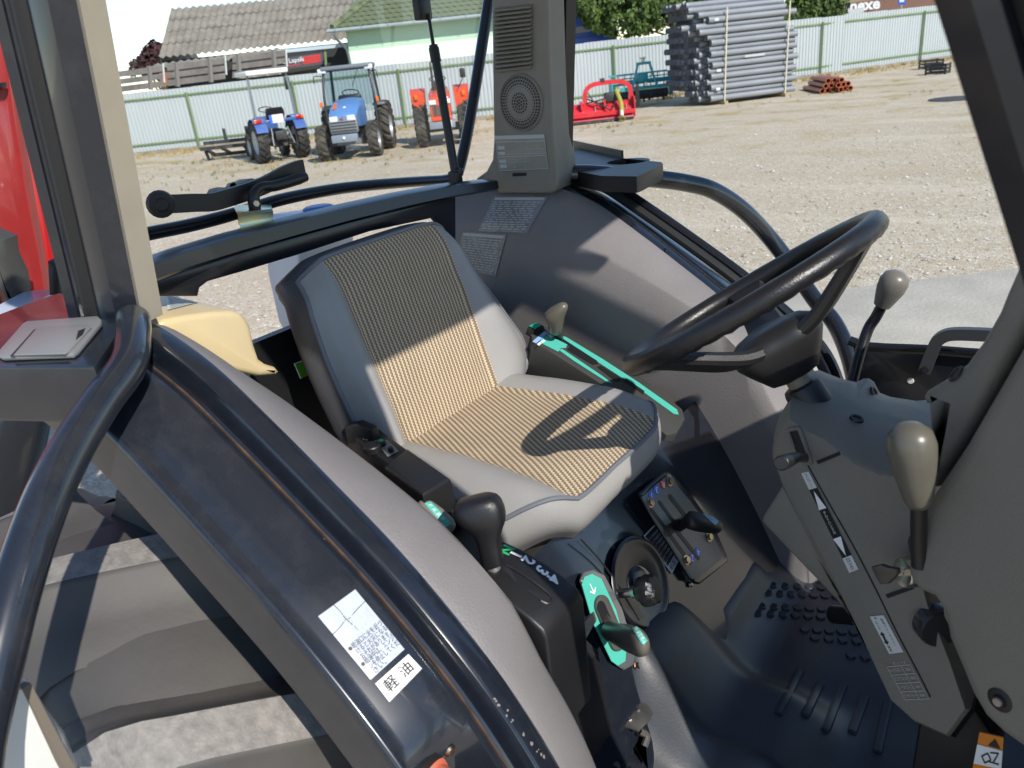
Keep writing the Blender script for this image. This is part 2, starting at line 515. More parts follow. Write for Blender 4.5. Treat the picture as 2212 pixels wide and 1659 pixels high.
def fabric_mat():
    m = bpy.data.materials.new('woven_fabric'); m.use_nodes = True
    nt = m.node_tree; N = nt.nodes; L = nt.links; b = N['Principled BSDF']
    b.inputs['Roughness'].default_value = 0.85; b.inputs['Specular IOR Level'].default_value = 0.15
    uv = N.new('ShaderNodeUVMap'); sp = N.new('ShaderNodeSeparateXYZ'); L.new(uv.outputs[0], sp.inputs[0])
    def mth(op, a, c=None, d=None):
        n = N.new('ShaderNodeMath'); n.operation = op
        for i, v in enumerate((a, c, d)):
            if v is None: continue
            if isinstance(v, (int, float)): n.inputs[i].default_value = v
            else: L.new(v, n.inputs[i])
        return n.outputs[0]
    # toothed stripes 8 mm apart: every second 3 mm row is shifted sideways
    row = mth('FRACT', mth('DIVIDE', sp.outputs[1], 0.0062))
    tooth = mth('MULTIPLY', mth('GREATER_THAN', row, 0.5), 0.0016)
    st = mth('FRACT', mth('DIVIDE', mth('ADD', sp.outputs[0], tooth), 0.0095))
    tri = mth('ABSOLUTE', mth('SUBTRACT', st, 0.5))
    mask = N.new('ShaderNodeMapRange'); mask.inputs[1].default_value = 0.24; mask.inputs[2].default_value = 0.30
    L.new(tri, mask.inputs[0])
    nz = N.new('ShaderNodeTexNoise'); nz.inputs['Scale'].default_value = 400; L.new(uv.outputs[0], nz.inputs['Vector'])
    nz2 = N.new('ShaderNodeTexNoise'); nz2.inputs['Scale'].default_value = 14; L.new(uv.outputs[0], nz2.inputs['Vector'])
    mx = N.new('ShaderNodeMix'); mx.data_type = 'RGBA'
    mx.inputs[6].default_value = (0.215, 0.162, 0.112, 1); mx.inputs[7].default_value = (0.56, 0.455, 0.315, 1)
    L.new(mask.outputs[0], mx.inputs[0])
    mv = N.new('ShaderNodeMix'); mv.data_type = 'RGBA'; mv.blend_type = 'MULTIPLY'; mv.inputs[0].default_value = 0.5
    L.new(mx.outputs[2], mv.inputs[6])
    r = N.new('ShaderNodeMapRange'); r.inputs[3].default_value = 0.55; r.inputs[4].default_value = 1.3
    L.new(mth('MULTIPLY', mth('ADD', nz.outputs[0], nz2.outputs[0]), 0.5), r.inputs[0]); L.new(r.outputs[0], mv.inputs[7])
    L.new(mv.outputs[2], b.inputs['Base Color'])
    bp = N.new('ShaderNodeBump'); bp.inputs['Strength'].default_value = 0.6; bp.inputs['Distance'].default_value = 0.0015
    kn = mth('ADD', mask.outputs[0], mth('ABSOLUTE', mth('SUBTRACT', row, 0.5)))
    L.new(kn, bp.inputs['Height']); L.new(bp.outputs[0], b.inputs['Normal'])
    return m
M_FABRIC = fabric_mat()

# ================================================================= the tractor
TR = empty('tractor', (-0.6, CY0, 0), 'dark grey tractor seen into its open cab with striped seat and black steering wheel', 'tractor')

# ---------------- mudguards with padded lining, both sides
ARC = [(-1.32, 1.555), (-1.2, 1.578), (-1.1, 1.578), (-1.0, 1.558), (-0.9, 1.520), (-0.8, 1.458), (-0.7, 1.390), (-0.6, 1.318), (-0.5, 1.225), (-0.43, 1.138), (-0.38, 1.05), (-0.345, 0.95), (-0.325, 0.84), (-0.315, 0.70)]
arc = catmull([Vector((x, 0, z)) for x, z in ARC], 4)
arcn = []
for i in range(len(arc)):
    t = (arc[min(i + 1, len(arc) - 1)] - arc[max(i - 1, 0)]).normalized()
    arcn.append(Vector((-t.z, 0, t.x)) if t.x > 0 else Vector((t.z, 0, -t.x)))
FLOOR_Z = 0.70

def fsurf(side, prof, i0=0, scoop=False):
    """rows of points: profile of (half width, offset along the arc's normal)"""
    rows = []
    for i in range(i0, len(arc)):
        p, n = arc[i], arcn[i]
        row = []
        for w, dn in prof:
            if scoop and 0.585 < w < 0.665:
                k = min(max((p.x + 0.47) / 0.05, 0), 1); k = k * k * (3 - 2 * k)
                dn -= 0.06 * k * min(1, (w - 0.58) / 0.02) * (1 if w < 0.65 else 0.8)
            q = p + n * dn
            row.append(Vector((q.x, CY0 + side * w, q.z)))
        rows.append(row)
    return rows

FEND = {}
for side in (-1, 1):
    bm = bmesh.new()
    grid(bm, fsurf(side, [(0.563, -0.034), (0.568, -0.028), (0.575, -0.021), (0.583, -0.018), (0.60, -0.019), (0.63, -0.024), (0.652, -0.030), (0.662, -0.0325), (0.666, -0.0300), (0.670, -0.0300), (0.6735, -0.034), (0.675, -0.042), (0.678, -0.056), (0.682, -0.074), (0.685, -0.092)], scoop=(side < 0)))
    recalc(bm)
    fo = mk('fender', bm, M_PAINT2, TR, sm=50)
    FEND[side] = fo
    bm = bmesh.new()
    grid(bm, fsurf(side, [(0.516, -0.014), (0.518, -0.007), (0.522, -0.005), (0.544, -0.003), (0.549, -0.005), (0.552, -0.011), (0.554, -0.020), (0.557, -0.030), (0.564, -0.0345)]))
    recalc(bm)
    fl = mk('flange', bm, M_PAINT, fo, sm=40)
    FEND[side, 'fl'] = fl
    bm = bmesh.new()
    rw = []
    for x, z in [(p.x, p.z) for p in arc]: pass
    path = [Vector((r[0].x, CY0 + side * 0.5625, r[0].z)) for r in fsurf(side, [(0.562, -0.0325)])]
    tube(bm, path, 0.0019, 6, 0); recalc(bm)
    mk('seam', bm, M_RUST, fo)
    # padded lining: rolled edge then the inner wall down to the floor
    rows = []
    DIN = [(-1.4, -0.09), (-0.92, -0.088), (-0.83, -0.064), (-0.70, -0.034), (-0.59, -0.014), (-0.50, -0.012), (-0.44, -0.034), (-0.3, -0.045)]
    for i in range(len(arc)):
        p, n = arc[i], arcn[i]
        if side < 0 and p.x < -1.03: continue
        for (xa, da), (xb_, db) in zip(DIN, DIN[1:]):
            if xa <= p.x <= xb_: di = da + (db - da) * (p.x - xa) / (xb_ - xa)
        row = []
        for f in (0, .08, .2, .35, .5, .65, .8, .92, 1.0):
            w = 0.520 - 0.088 * f
            dn = -0.008 + di * f ** 1.25 + 0.005 * sin(pi * f) ** 0.6
            q = p + n * dn
            row.append(Vector((q.x, CY0 + side * w, q.z)))
        q0 = row[-1]
        zb_ = FLOOR_Z - 0.02
        for k in range(1, 9):
            f = k / 8
            row.append(Vector((q0.x - 0.008 * f, CY0 + side * (0.432 - 0.007 * min(1, f * 6) - 0.012 * f + 0.008 * sin(pi * f)), min(q0.z, q0.z + (zb_ - q0.z) * f - 0.012 * min(1, f * 8)))))
        rows.append(row)
    bm = bmesh.new(); grid(bm, rows); recalc(bm)
    FEND[side, 'lin'] = mk('lining', bm, M_LINING, fo, sm=60)

# ---------------- rear corner brackets, handrails
RAIL = [(0.555, -1.005, 1.578), (0.585, -0.955, 1.572), (0.63, -0.896, 1.558), (0.695, -0.85, 1.542), (0.76, -0.802, 1.521), (0.82, -0.755, 1.492), (0.893, -0.705, 1.430), (0.968, -0.655, 1.338), (0.985, -0.59, 1.245), (0.955, -0.53, 1.185), (0.93, -0.475, 1.140), (0.885, -0.43, 1.09), (0.84, -0.395, 1.03), (0.80, -0.37, 0.95), (0.77, -0.36, 0.85)]
for side in (-1, 1):
    pts = [Vector((x, CY0 + side * w, z)) for w, x, z in RAIL]
    mk('handrail', tubem(pts, 0.0215, 20, 6), M_PAINT2 if side < 0 else M_PAINT, TR)
# near bracket: a box with a flush grey lid
bz = 1.578
nb = [P(x, y, Z=bz) for x, y in ((128, 632), (190, 650), (268, 700), (203, 792), (-60, 792), (-60, 700), (60, 655))]
bm = prm(nb, (0, 0, -0.072), 0.003)
recalc(bm)
nbo = mk('lamp_bracket', bm, M_PAINT2, TR)
lid = [(62, 703), (215, 692), (223, 700), (222, 708), (172, 768), (162, 775), (8, 781), (-4, 775), (0, 768), (52, 708)]
lo = mk('cover_lid', prm([P(x, y, Z=bz + 0.001) for x, y in lid], (0, 0, 0.007), 0.003), M_LIDGREY, TR)
for q, h in (([(82, 710), (190, 704), (198, 711), (150, 763), (142, 767), (30, 770)], 0.0015),):
    mk('flap', prm([P(x, y, Z=bz + 0.0075) for x, y in q], (0, 0, h + 0.001), 0.0015), M_LIDGREY, lo)
mk('finger_slot', prm([P(x, y, Z=bz + 0.0081) for x, y in ((170, 718), (186, 712), (180, 726), (165, 738))], (0, 0, 0.0022)), M_BLACK, lo)
mk('gap', prm([P(x, y, Z=bz + 0.0081) for x, y in ((74, 712), (81, 711), (31, 770), (22, 770))], (0, 0, 0.0005)), M_BLACK, lo)
# far bracket: same plate with a round lamp hole
fb = [(1222, 318), (1335, 338), (1340, 341), (1428, 350), (1432, 354), (1384, 378), (1375, 381), (1300, 380), (1235, 368)]
Zf = 1.585
outer = [P(x, y, Z=Zf) for x, y in fb]
hc = P(1357, 348, Z=Zf); hr = 0.052
bm = bmesh.new()
ov = [bm.verts.new(p) for p in outer]
hv = [bm.verts.new(hc + Vector((cos(2 * pi * i / 24) * hr, sin(2 * pi * i / 24) * hr, 0))) for i in range(24)]
oe = [bm.edges.new((ov[i], ov[(i + 1) % len(ov)])) for i in range(len(ov))]
he = [bm.edges.new((hv[i], hv[(i + 1) % 24])) for i in range(24)]
bmesh.ops.triangle_fill(bm, edges=oe + he, use_beauty=True)
r = bmesh.ops.extrude_face_region(bm, geom=list(bm.faces))
bmesh.ops.translate(bm, vec=(0, 0, -0.035), verts=[v for v in r['geom'] if isinstance(v, bmesh.types.BMVert)])
recalc(bm)
fbo = mk('lamp_bracket', bm, M_BLACK, TR)
mk('bracket_rib', barm(P(1228, 318, Z=Zf - 0.005), P(1345, 345, Z=Zf - 0.005), 0.006, 0.045), M_BLACK, fbo)

# ---------------- rear pillars
def strip(pts_b, pts_t, thick, m, name, parent, bev=0.002):
    """a leaning post: profile points at its foot and at its head"""
    bm = bmesh.new()
    loft(bm, [pts_b, pts_t]); 
    return mk(name, bm, m, parent)

LEAN = Vector((0.142, 0.0, 0.72))            # foot to roof
def post(name, prof, m, z0=1.50, parent=None, LEAN=LEAN):
    """prof: (x, y) outline in plan at height 1.57"""
    a = [Vector((x, y, 1.57)) - LEAN * ((1.57 - z0) / 0.72) for x, y in prof]
    b = [Vector((x, y, 1.57)) + LEAN for x, y in prof]
    bm = bmesh.new(); loft(bm, [a, b])
    return mk(name, bm, m, parent or TR)

def xy(x, y, **k):
    p = P(x, y, **k); return (p.x - (p.z - 1.57) * LEAN.x / LEAN.z, p.y)
a0 = xy(134, 629, Y=0.455); a1 = xy(158, 640, Y=0.462); a2 = xy(168, 644, Y=0.470); a3 = xy(250, 684, X=-1.03); a4 = xy(298, 660, X=-1.02)
pil = post('rear_pillar', [a0, a1, (a1[0] - 0.012, a1[1] + 0.005), (a1[0] - 0.012, a1[1] + 0.012), a2, (a2[0] - 0.02, a2[1] + 0.01), (a3[0] - 0.022, a3[1] - 0.006), a3, a4, (a4[0] - 0.03, a4[1] + 0.006), (a0[0] - 0.02, a0[1] + 0.06)], M_PAINT2)
# door seal running in the pillar's channel
sb = Vector(((a2[0] + a3[0]) / 2 - 0.012, (a2[1] + a3[1]) / 2, 1.57))
bm = bmesh.new(); tube(bm, [sb - LEAN * 0.03, sb + LEAN], 0.012, 10, 0); recalc(bm); mk('door_seal', bm, M_RUBBER, pil)
s2 = Vector((a1[0] - 0.002, a1[1] + 0.0075, 1.57))
bm = bmesh.new(); tube(bm, [s2, s2 + LEAN], 0.006, 8, 0); recalc(bm); mk('bead', bm, M_PAINT2, pil)
# beige inner trim on the near pillar
b0 = xy(298, 659, X=-1.015); b1 = xy(353, 684, X=-1.03)
tr_ = post('pillar_trim', [(b0[0] + 0.004, b0[1]), b1, (b1[0] - 0.16, b1[1] + 0.03), (b0[0] - 0.16, b0[1] + 0.02)], M_BEIGE, z0=1.565)
# far pillar: black post
q0, q1 = xy(1217, 380, Y=1.575), xy(1236, 380, Y=1.60)
post('rear_pillar', [q0, q1, (q1[0] - 0.05, q1[1] + 0.04), (q0[0] - 0.08, q0[1] + 0.03)], M_BLACKP, z0=1.45, LEAN=Vector((0.08, 0.0, 0.72)))

# far pillar trim with louvres, loudspeaker and chart
YT = 1.51
def T(x, y, dy=0.0):
    return P(x, y, Y=YT + dy)
tout = [(1060, -160), (1064, 200), (1066, 300), (1063, 345), (1050, 370), (1026, 388), (1066, 396), (1072, 408), (1076, 418), (1190, 418), (1200, 412), (1204, 400), (1206, 385), (1196, 300), (1188, 150), (1180, -160)]
bm = prm([T(x, y) for x, y in tout], (-0.01, 0.10, 0), 0.006, 3)
trim = mk('speaker_pillar', bm, M_TRIM, TR)
# bevelled side of the trim facing forward
sd_a = [(1180, -160), (1188, 150), (1196, 300), (1206, 385), (1204, 400)]
rows = [[T(x, y, 0.004) + Vector((0.0, 0, 0)) for x, y in sd_a], [P(x + 34 - max(0, (y - 300)) * 0.18, y + 2, Y=YT + 0.05) for x, y in sd_a]]
bm = bmesh.new(); grid(bm, rows); recalc(bm); mk('side_face', bm, M_TRIM, trim)
def TF(x, y):                                # frame on the trim face: x forward, y up
    return frame_on(T(x, y), Vector((1, 0, 0)), T(1120, 0) - T(1126, 300))
# louvres
for k in range(15):
    y0 = 14 + k * 9.3
    a, b_ = T(1068, y0 + 8, -0.006), T(1148, y0 - 1, -0.006)
    mk('louvre', barm(a, b_, 0.012, 0.0042, up=(0, -0.5, 1), bev=0.001), M_TRIM, trim)
bm = bmesh.new()
cc = T(1112, 66); rr = T(1145, 66).x - cc.x
prism(bm, [cc + (T(1112 + 32 * cos(a), 66 + 46 * sin(a)) - cc) + Vector((0, -0.0012, 0)) for a in [2 * pi * i / 28 for i in range(28)]], (0, 0.0008, 0))
mk('duct_opening', bm, M_BLACKI, trim)
# loudspeaker: shallow raised ring, dished grille and its holes
Mg = TF(1126, 222); RGx, RGy = (T(1174, 222) - T(1126, 222)).length, (T(1126, 284) - T(1126, 222)).length
bm = bmesh.new()
rows = []
for f, h in ((1.0, 0.0005), (0.99, 0.004), (0.95, 0.005), (0.92, 0.002), (0.88, 0.003), (0.5, 0.0065), (0.0, 0.008)):
    rows.append([Mg @ Vector((RGx * f * cos(2 * pi * i / 40), RGy * f * sin(2 * pi * i / 40), h)) for i in range(40)])
grid(bm, rows, close_u=True); bmesh.ops.remove_doubles(bm, verts=bm.verts, dist=1e-5); recalc(bm)
grl = mk('speaker_grille', bm, M_TRIM, trim, sm=40)
bm = bmesh.new()
for ring in range(0, 9):
    n = max(1, round(ring * 6.28))
    for i in range(n):
        a = 2 * pi * i / n + ring * 0.4; f = ring / 9.3
        h = 0.008 - 0.0055 * f + 0.0009
        c = Mg @ Vector((RGx * f * cos(a), RGy * f * sin(a), h))
        ex, ey = Mg.to_3x3() @ Vector((1, 0, 0)), Mg.to_3x3() @ Vector((0, 1, 0))
        bm.faces.new([bm.verts.new(c + ex * (0.0026 * cos(t)) + ey * (0.0026 * sin(t))) for t in [k * pi / 4 for k in range(8)]])
o = mk('grille_holes', bm, M_BLACKI, grl, sm=0); o['kind'] = 'stuff'
tb = bvh_of(trim)
pt = Patch(tb, [(1070, 293), (1177, 290), (1185, 364), (1079, 369)], 4, 4)
ch = pt.sheet('speed_chart', M_CHART, trim, 0.0015)
it = []
it += [('#', 0, 0, 1, .11), ('#', 0, .17, 1, .19), ('#', 0, .53, 1, .545), ('#', 0, .6, 1, .615), ('#', 0.0, 0.985, 1, 1), ('#', 0, 0, .008, 1), ('#', .992, 0, 1, 1)]
for j, v in enumerate((.30, .46, .68, .82)):
    it += [('#', .03, v, .17, v + .10)]
for u0, v0 in ((.56, .40), (.77, .40), (.22, .68), (.44, .68)):
    for k in range(5): it.append(('#', u0 + k * .045, v0, u0 + .006 + k * .045, v0 + .09))
    it += [('#', u0, v0, u0 + .18, v0 + .008), ('#', u0, v0 + .09, u0 + .186, v0 + .098)]
for k in range(14): it.append(('#', .2 + k * .055, .545, .205 + k * .055, .6))
pt.print_lines(it + [('2', .075, .62, .345, 'CENTER'), ('3', .075, .84, .345, 'CENTER'), ('C', .075, .33, .90, 'CENTER'), ('1', .075, .55, .90, 'CENTER'), ('ロータリ', .05, .48, .22, 'CENTER'), ('代かき', .05, .66, .22, 'CENTER'), ('プラウ', .05, .79, .22, 'CENTER'), ('トレーラ', .05, .92, .22, 'CENTER')], M_GREYP, trim, 0.0022)
mk('slot', prm([T(x, y, -0.0015) for x, y in ((1107, 374), (1136, 373), (1137, 380), (1107, 381))], (0, 0.001, 0)), M_BLACKI, trim)

# ---------------- rear window: sill rail, open glass with its frame, stay, handle
RX = [(318, 592), (400, 560), (520, 525), (640, 493), (760, 463), (880, 435), (980, 412), (1075, 398)]
def railp(x, y, k):                          # the sill bows rearwards in the middle
    f = (x - 318) / 757
    return P(x, y, X=-1.13 - 0.05 * sin(pi * f) + (0 if k else 0))
top_e = [(318, 578), (400, 547), (520, 510), (640, 478), (760, 448), (880, 421), (980, 402), (1075, 391)]
low_e = [(318, 612), (400, 580), (520, 543), (640, 509), (760, 476), (880, 446), (980, 424), (1075, 408)]
A_ = [railp(x, y, 0) for x, y in top_e]; B_ = [railp(x, y, 0) for x, y in low_e]
bm = bmesh.new()
rows = [[a + Vector((-0.05, 0, 0.004)) for a in A_], [a + Vector((-0.006, 0, 0.002)) for a in A_], A_, [b + Vector((0.004, 0, 0.002)) for b in B_], [b + Vector((-0.002, 0, -0.003)) for b in B_], [b + Vector((-0.05, 0, -0.003)) for b in B_]]
grid(bm, rows); recalc(bm)
sill = mk('window_sill', bm, M_BLACKP, TR, sm=40)
lowp = [(345, 612), (440, 590), (560, 560), (680, 528), (800, 495), (920, 470), (960, 480), (960, 425), (800, 470), (640, 512), (520, 546), (400, 583), (330, 608)]
lowp = [(318, 616), (400, 583), (520, 546), (640, 512), (760, 479), (880, 449), (985, 424), (985, 520), (940, 470), (800, 500), (640, 552), (520, 588), (450, 608), (432, 622), (428, 640), (340, 640)]
mk('sill_panel', prm([P(x, y, X=-1.175) for x, y in lowp], (-0.02, 0, 0), 0.003), M_BLACKP, sill)
mk('rear_panel', prm([P(x, y, X=-1.22) for x, y in ((540, 745), (700, 680), (820, 640), (1100, 640), (1100, 1000), (700, 1100), (540, 900))], (-0.02, 0, 0)), M_BLACK, TR)
WX = -1.34
win = [(250, 522), (320, 505), (400, 489), (470, 472), (540, 452), (600, 433), (680, 416), (760, 404), (850, 396), (920, 391), (962, 388), (985, 378), (996, 350), (1010, 285), (1025, 200), (1040, 105), (1056, 0), (1075, -120)]
wp = [P(x, y, X=WX) for x, y in win]
bm = bmesh.new(); sweep(bm, catmull(wp, 4), circ(0.0125, 12, 0.0165)); recalc(bm)
wf = mk('rear_window_frame', bm, M_BLACKP, TR)
bm = bmesh.new(); sweep(bm, catmull([p + Vector((0.012, 0, -0.004)) for p in wp], 4), circ(0.003, 6)); recalc(bm); mk('rubber_lip', bm, M_RUBBER, wf)
gp = [P(x, y, X=WX - 0.006) for x, y in [(180, -130)] + win[:1] + win[1:11] + win[11:] ]
bm = bmesh.new(); bm.faces.new([bm.verts.new(p) for p in gp]); recalc(bm)
mk('glass', bm, M_GLASS, wf, sm=0)
# torn sticker remains on the glass
for q in ([(445, 420), (452, 408), (470, 404), (486, 405), (492, 396), (505, 392), (512, 402), (502, 414), (470, 421)], [(497, 398), (515, 388), (545, 385), (565, 391), (572, 399), (556, 407), (528, 409), (508, 412), (498, 408)]):
    bm = bmesh.new(); bm.faces.new([bm.verts.new(P(x, y, X=WX + 0.001)) for x, y in q]); recalc(bm)
    mk('sticker_remnant', bm, mat('sticker_glue', (0.42, 0.43, 0.45), 0.6, var=0.2, vscale=60), wf, sm=0)
# gas stay
s0, s1 = P(985, 383, X=-1.22), P(936, 98, X=-1.28)
stay = mk('gas_stay', tubem([s0, s1], 0.0105, 14, 0), M_BLACK, TR)
mk('stay_rod', tubem([s1, P(925, 30, X=-1.29)], 0.0045, 10, 0), M_BLACKP, stay)
mk('stay_end', bxm(P(912, 18, X=-1.30), (0.02, 0.045, 0.05), bev=0.004), M_BLACK, stay)
mk('stay_collar', tubem([s1 + (s0 - s1) * 0.02, s1 + (s0 - s1) * 0.12], 0.0125, 14, 0), M_BLACK, stay)
mk('stay_joint', bxm(P(984, 385, X=-1.22), (0.03, 0.022, 0.035), bev=0.005), M_BLACK, stay)
mk('stay_knuckle', latm([(0.0, -0.012), (0.011, -0.008), (0.013, 0.0), (0.011, 0.008), (0, 0.012)], 12, P(990, 372, X=-1.215), (0, 0, 1)), M_BLACK, stay)
# window handle: cranked arm with roller, second lever, zinc striker plate
HX = -1.30
hb = [P(x, y, X=HX) for x, y in ((345, 441), (380, 440), (420, 438), (455, 437), (490, 428), (540, 412), (580, 396), (612, 378), (640, 366), (655, 362))]
bm = bmesh.new(); sweep(bm, catmull(hb, 3), [(0.016, -0.005), (0.016, 0.005), (-0.016, 0.005), (-0.016, -0.005)]); recalc(bm)
hd = mk('window_handle', bm, M_BLACK, TR)
mk('roller', latm([(0, -0.012), (0.021, -0.010), (0.024, 0), (0.021, 0.010), (0.012, 0.012), (0.009, 0.016), (0, 0.016)], 18, P(347, 441, X=HX + 0.01), (1, -0.35, 0)), M_RUBBER, hd)
mk('grip', tubem([P(x, y, X=HX + 0.03) for x, y in ((552, 448), (548, 432), (552, 415), (566, 404), (590, 402), (620, 394), (645, 386), (660, 382))], 0.0105, 12, 4, scale=[1.1, 1.1, 0.95, 0.9, 1, 1.05, 1.1, 0.9]), M_BLACK, hd)
mk('bolt_head', latm([(0, 0), (0.006, 0), (0.006, 0.004), (0, 0.004)], 6, P(553, 440, X=HX + 0.045), (1, -0.4, 0.2)), M_BOLT, hd)
mk('grip_foot', prm([P(x, y, X=HX + 0.03) for x, y in ((541, 432), (563, 432), (566, 455), (562, 470), (550, 470), (545, 455))], (-0.012, 0, 0), 0.003), M_BLACK, hd)
zr = [[P(x, y, X=HX + dx) for (x, y), dx in zip(r, (0.0, 0.035, 0.04, 0.04, 0.04, 0.045))] for r in
      [[(500, 450), (478, 460), (482, 470), (490, 478), (516, 494), (522, 512)], [(540, 446), (520, 456), (522, 466), (528, 474), (552, 490), (558, 506)], [(588, 446), (590, 454), (592, 462), (590, 470), (600, 486), (604, 500)]]]
bm = bmesh.new()
zr = [[P(x, y, X=HX + dx) for x, y, dx in r] for r in (
    [(505, 443, -0.02), (512, 460, 0.045), (514, 466, 0.048), (516, 482, 0.046), (520, 489, 0.048), (518, 500, 0.05), (520, 515, 0.05)],
    [(545, 442, -0.02), (548, 455, 0.045), (550, 461, 0.048), (551, 476, 0.046), (556, 483, 0.048), (562, 494, 0.05), (566, 508, 0.05)],
    [(586, 441, -0.02), (588, 451, 0.045), (590, 457, 0.048), (590, 470, 0.046), (592, 477, 0.048), (600, 488, 0.05), (606, 502, 0.05)])]
grid(bm, zr)
r = bmesh.ops.extrude_face_region(bm, geom=list(bm.faces)); bmesh.ops.translate(bm, vec=(-0.003, 0.001, -0.001), verts=[v for v in r['geom'] if isinstance(v, bmesh.types.BMVert)]); recalc(bm)
mk('striker_plate', bm, M_ZINC, TR, sm=30)

# ---------------- beige tank behind the near pillar
tkf = [(340, 700), (358, 690), (400, 682), (455, 674), (500, 671), (518, 674), (532, 686), (543, 706), (552, 745), (562, 776), (578, 788), (598, 794), (606, 804), (600, 812), (560, 814), (500, 800), (430, 770), (370, 740)]
bm = prm([P(x, y, X=-1.115) for x, y in tkf], (-0.21, 0.0, 0.01), 0.010, 3)
tank = mk('rear_cover', bm, M_TANK, TR, sm=40)
tb = bvh_of(tank)
pt = Patch(tb, [(358, 641), (402, 634), (440, 652), (362, 672)], 4, 4)
pt.sheet('label_sticker', mat('pale_sticker', (0.55, 0.55, 0.52), 0.4), tank, 0.002)
pt.print_lines([('#', .08 + .0 * k, .12 + .11 * k, .9, .17 + .11 * k) for k in range(8)], M_GREYP, tank, 0.0032)
# green tag in the dark behind the seat
gt = [P(x, y, X=-1.19) for x, y in ((636, 786), (668, 774), (690, 800), (650, 818))]
gto = mk('green_tag', prm(gt, (-0.002, 0, 0)), mat('lime_print', (0.18, 0.62, 0.02), 0.5), TR)
mk('tag_border', tubem([P(x, y, X=-1.186) for x, y in ((650, 818), (636, 786), (668, 774))], 0.0014, 6, 0), M_WHITEP, gto)

# ---------------- seat
seat = empty('seat', (-0.8, CY0, 1.0), 'light grey vinyl seat with beige and brown striped fabric', parent=TR)
def uvset(bm, fn):
    uv = bm.loops.layers.uv.verify()
    for f in bm.faces:
        for l in f.loops: l[uv].uv = fn(l.vert)

XB, SW = -0.985, 0.247
def cush(u, v):
    """u across -1..1, v rear to front 0..1: top of the cushion"""
    a = abs(u)
    xf = -0.588 - 0.095 * max(0, (a - 0.40) / 0.60) ** 2.2
    x = XB + (xf - XB) * v
    hf = 0.148 - 0.012 * cos(pi * v) * 0.5
    if a <= 0.6: y = hf * a / 0.6
    else: y = hf + (SW - 0.012 * (1 - v) - hf) * (a - 0.6) / 0.4
    # padded crown, higher side rolls, dip towards the backrest
    z = 1.196 + 0.006 * sin(pi * min(v * 1.02, 1))
    if a > 0.55:
        k = (a - 0.55) / 0.45
        z += 0.018 * sin(pi * min(k * 1.02, 1)) - 0.012 * k ** 3
    z -= 0.014 * max(0, (v - 0.72) / 0.28) ** 2.2
    z += 0.0022 * noise.noise(Vector((x * 16, y * 16 * (1 if u > 0 else -1), 3)))
    return Vector((x, CY0 + (y if u > 0 else -y), z))
def cushion_mesh(u0, u1, nu, nv=26, off=0.0, uv=False):
    bm = bmesh.new()
    G = grid(bm, [[cush(u0 + (u1 - u0) * i / nu, j / nv) + Vector((0, 0, off)) for i in range(nu + 1)] for j in range(nv + 1)])
    recalc(bm)
    for f in bm.faces:
        if f.normal.z < 0: f.normal_flip()
    return bm
ca, sa = cos(radians(30)), sin(radians(30))
bm = cushion_mesh(-0.6, 0.6, 24, 26)
uvset(bm, lambda v: ((v.co.x * sa + v.co.y * ca), (v.co.x * ca - v.co.y * sa)))
mk('cushion_fabric', bm, M_FABRIC, seat, sm=60)
for sgn in (-1, 1):
    bm = cushion_mesh(sgn * 1.0 if sgn < 0 else 0.6, -0.6 if sgn < 0 else 1.0, 12, 26)
    mk('cushion_bolster', bm, M_VINYL, seat, sm=60)
# outline of the cushion edge, from rear near corner round the front to rear far corner
edge = [cush(-1, j / 20) for j in range(0, 20)] + [cush(-1 + 2 * i / 40, 1) for i in range(41)] + [cush(1, 1 - j / 20) for j in range(1, 21)]
bm = bmesh.new(); tube(bm, edge, 0.0042, 8, 0); recalc(bm)
mk('piping', bm, M_PIPING, seat)
cen = Vector((-0.80, CY0, 0))
def skirt(k):
    r = []
    for p in edge:
        d = Vector((p.x - cen.x, p.y - cen.y, 0)); dn_ = d.normalized()
        bul = 0.012 * sin(pi * min(k * 1.1, 1))
        r.append(Vector((p.x, p.y, p.z)) + dn_ * (bul - 0.035 * k ** 2.5) + Vector((0, 0, -0.098 * k * (1.0 if True else 1))))
    return r
bm = bmesh.new(); grid(bm, [skirt(k / 8) for k in range(9)]); recalc(bm)
mk('cushion_side', bm, M_VINYL, seat, sm=60)
bm = bmesh.new(); bm.faces.new([bm.verts.new(p + Vector((0, 0, -0.001))) for p in skirt(1)]); mk('cushion_base', bm, M_BLACK, seat, sm=0)

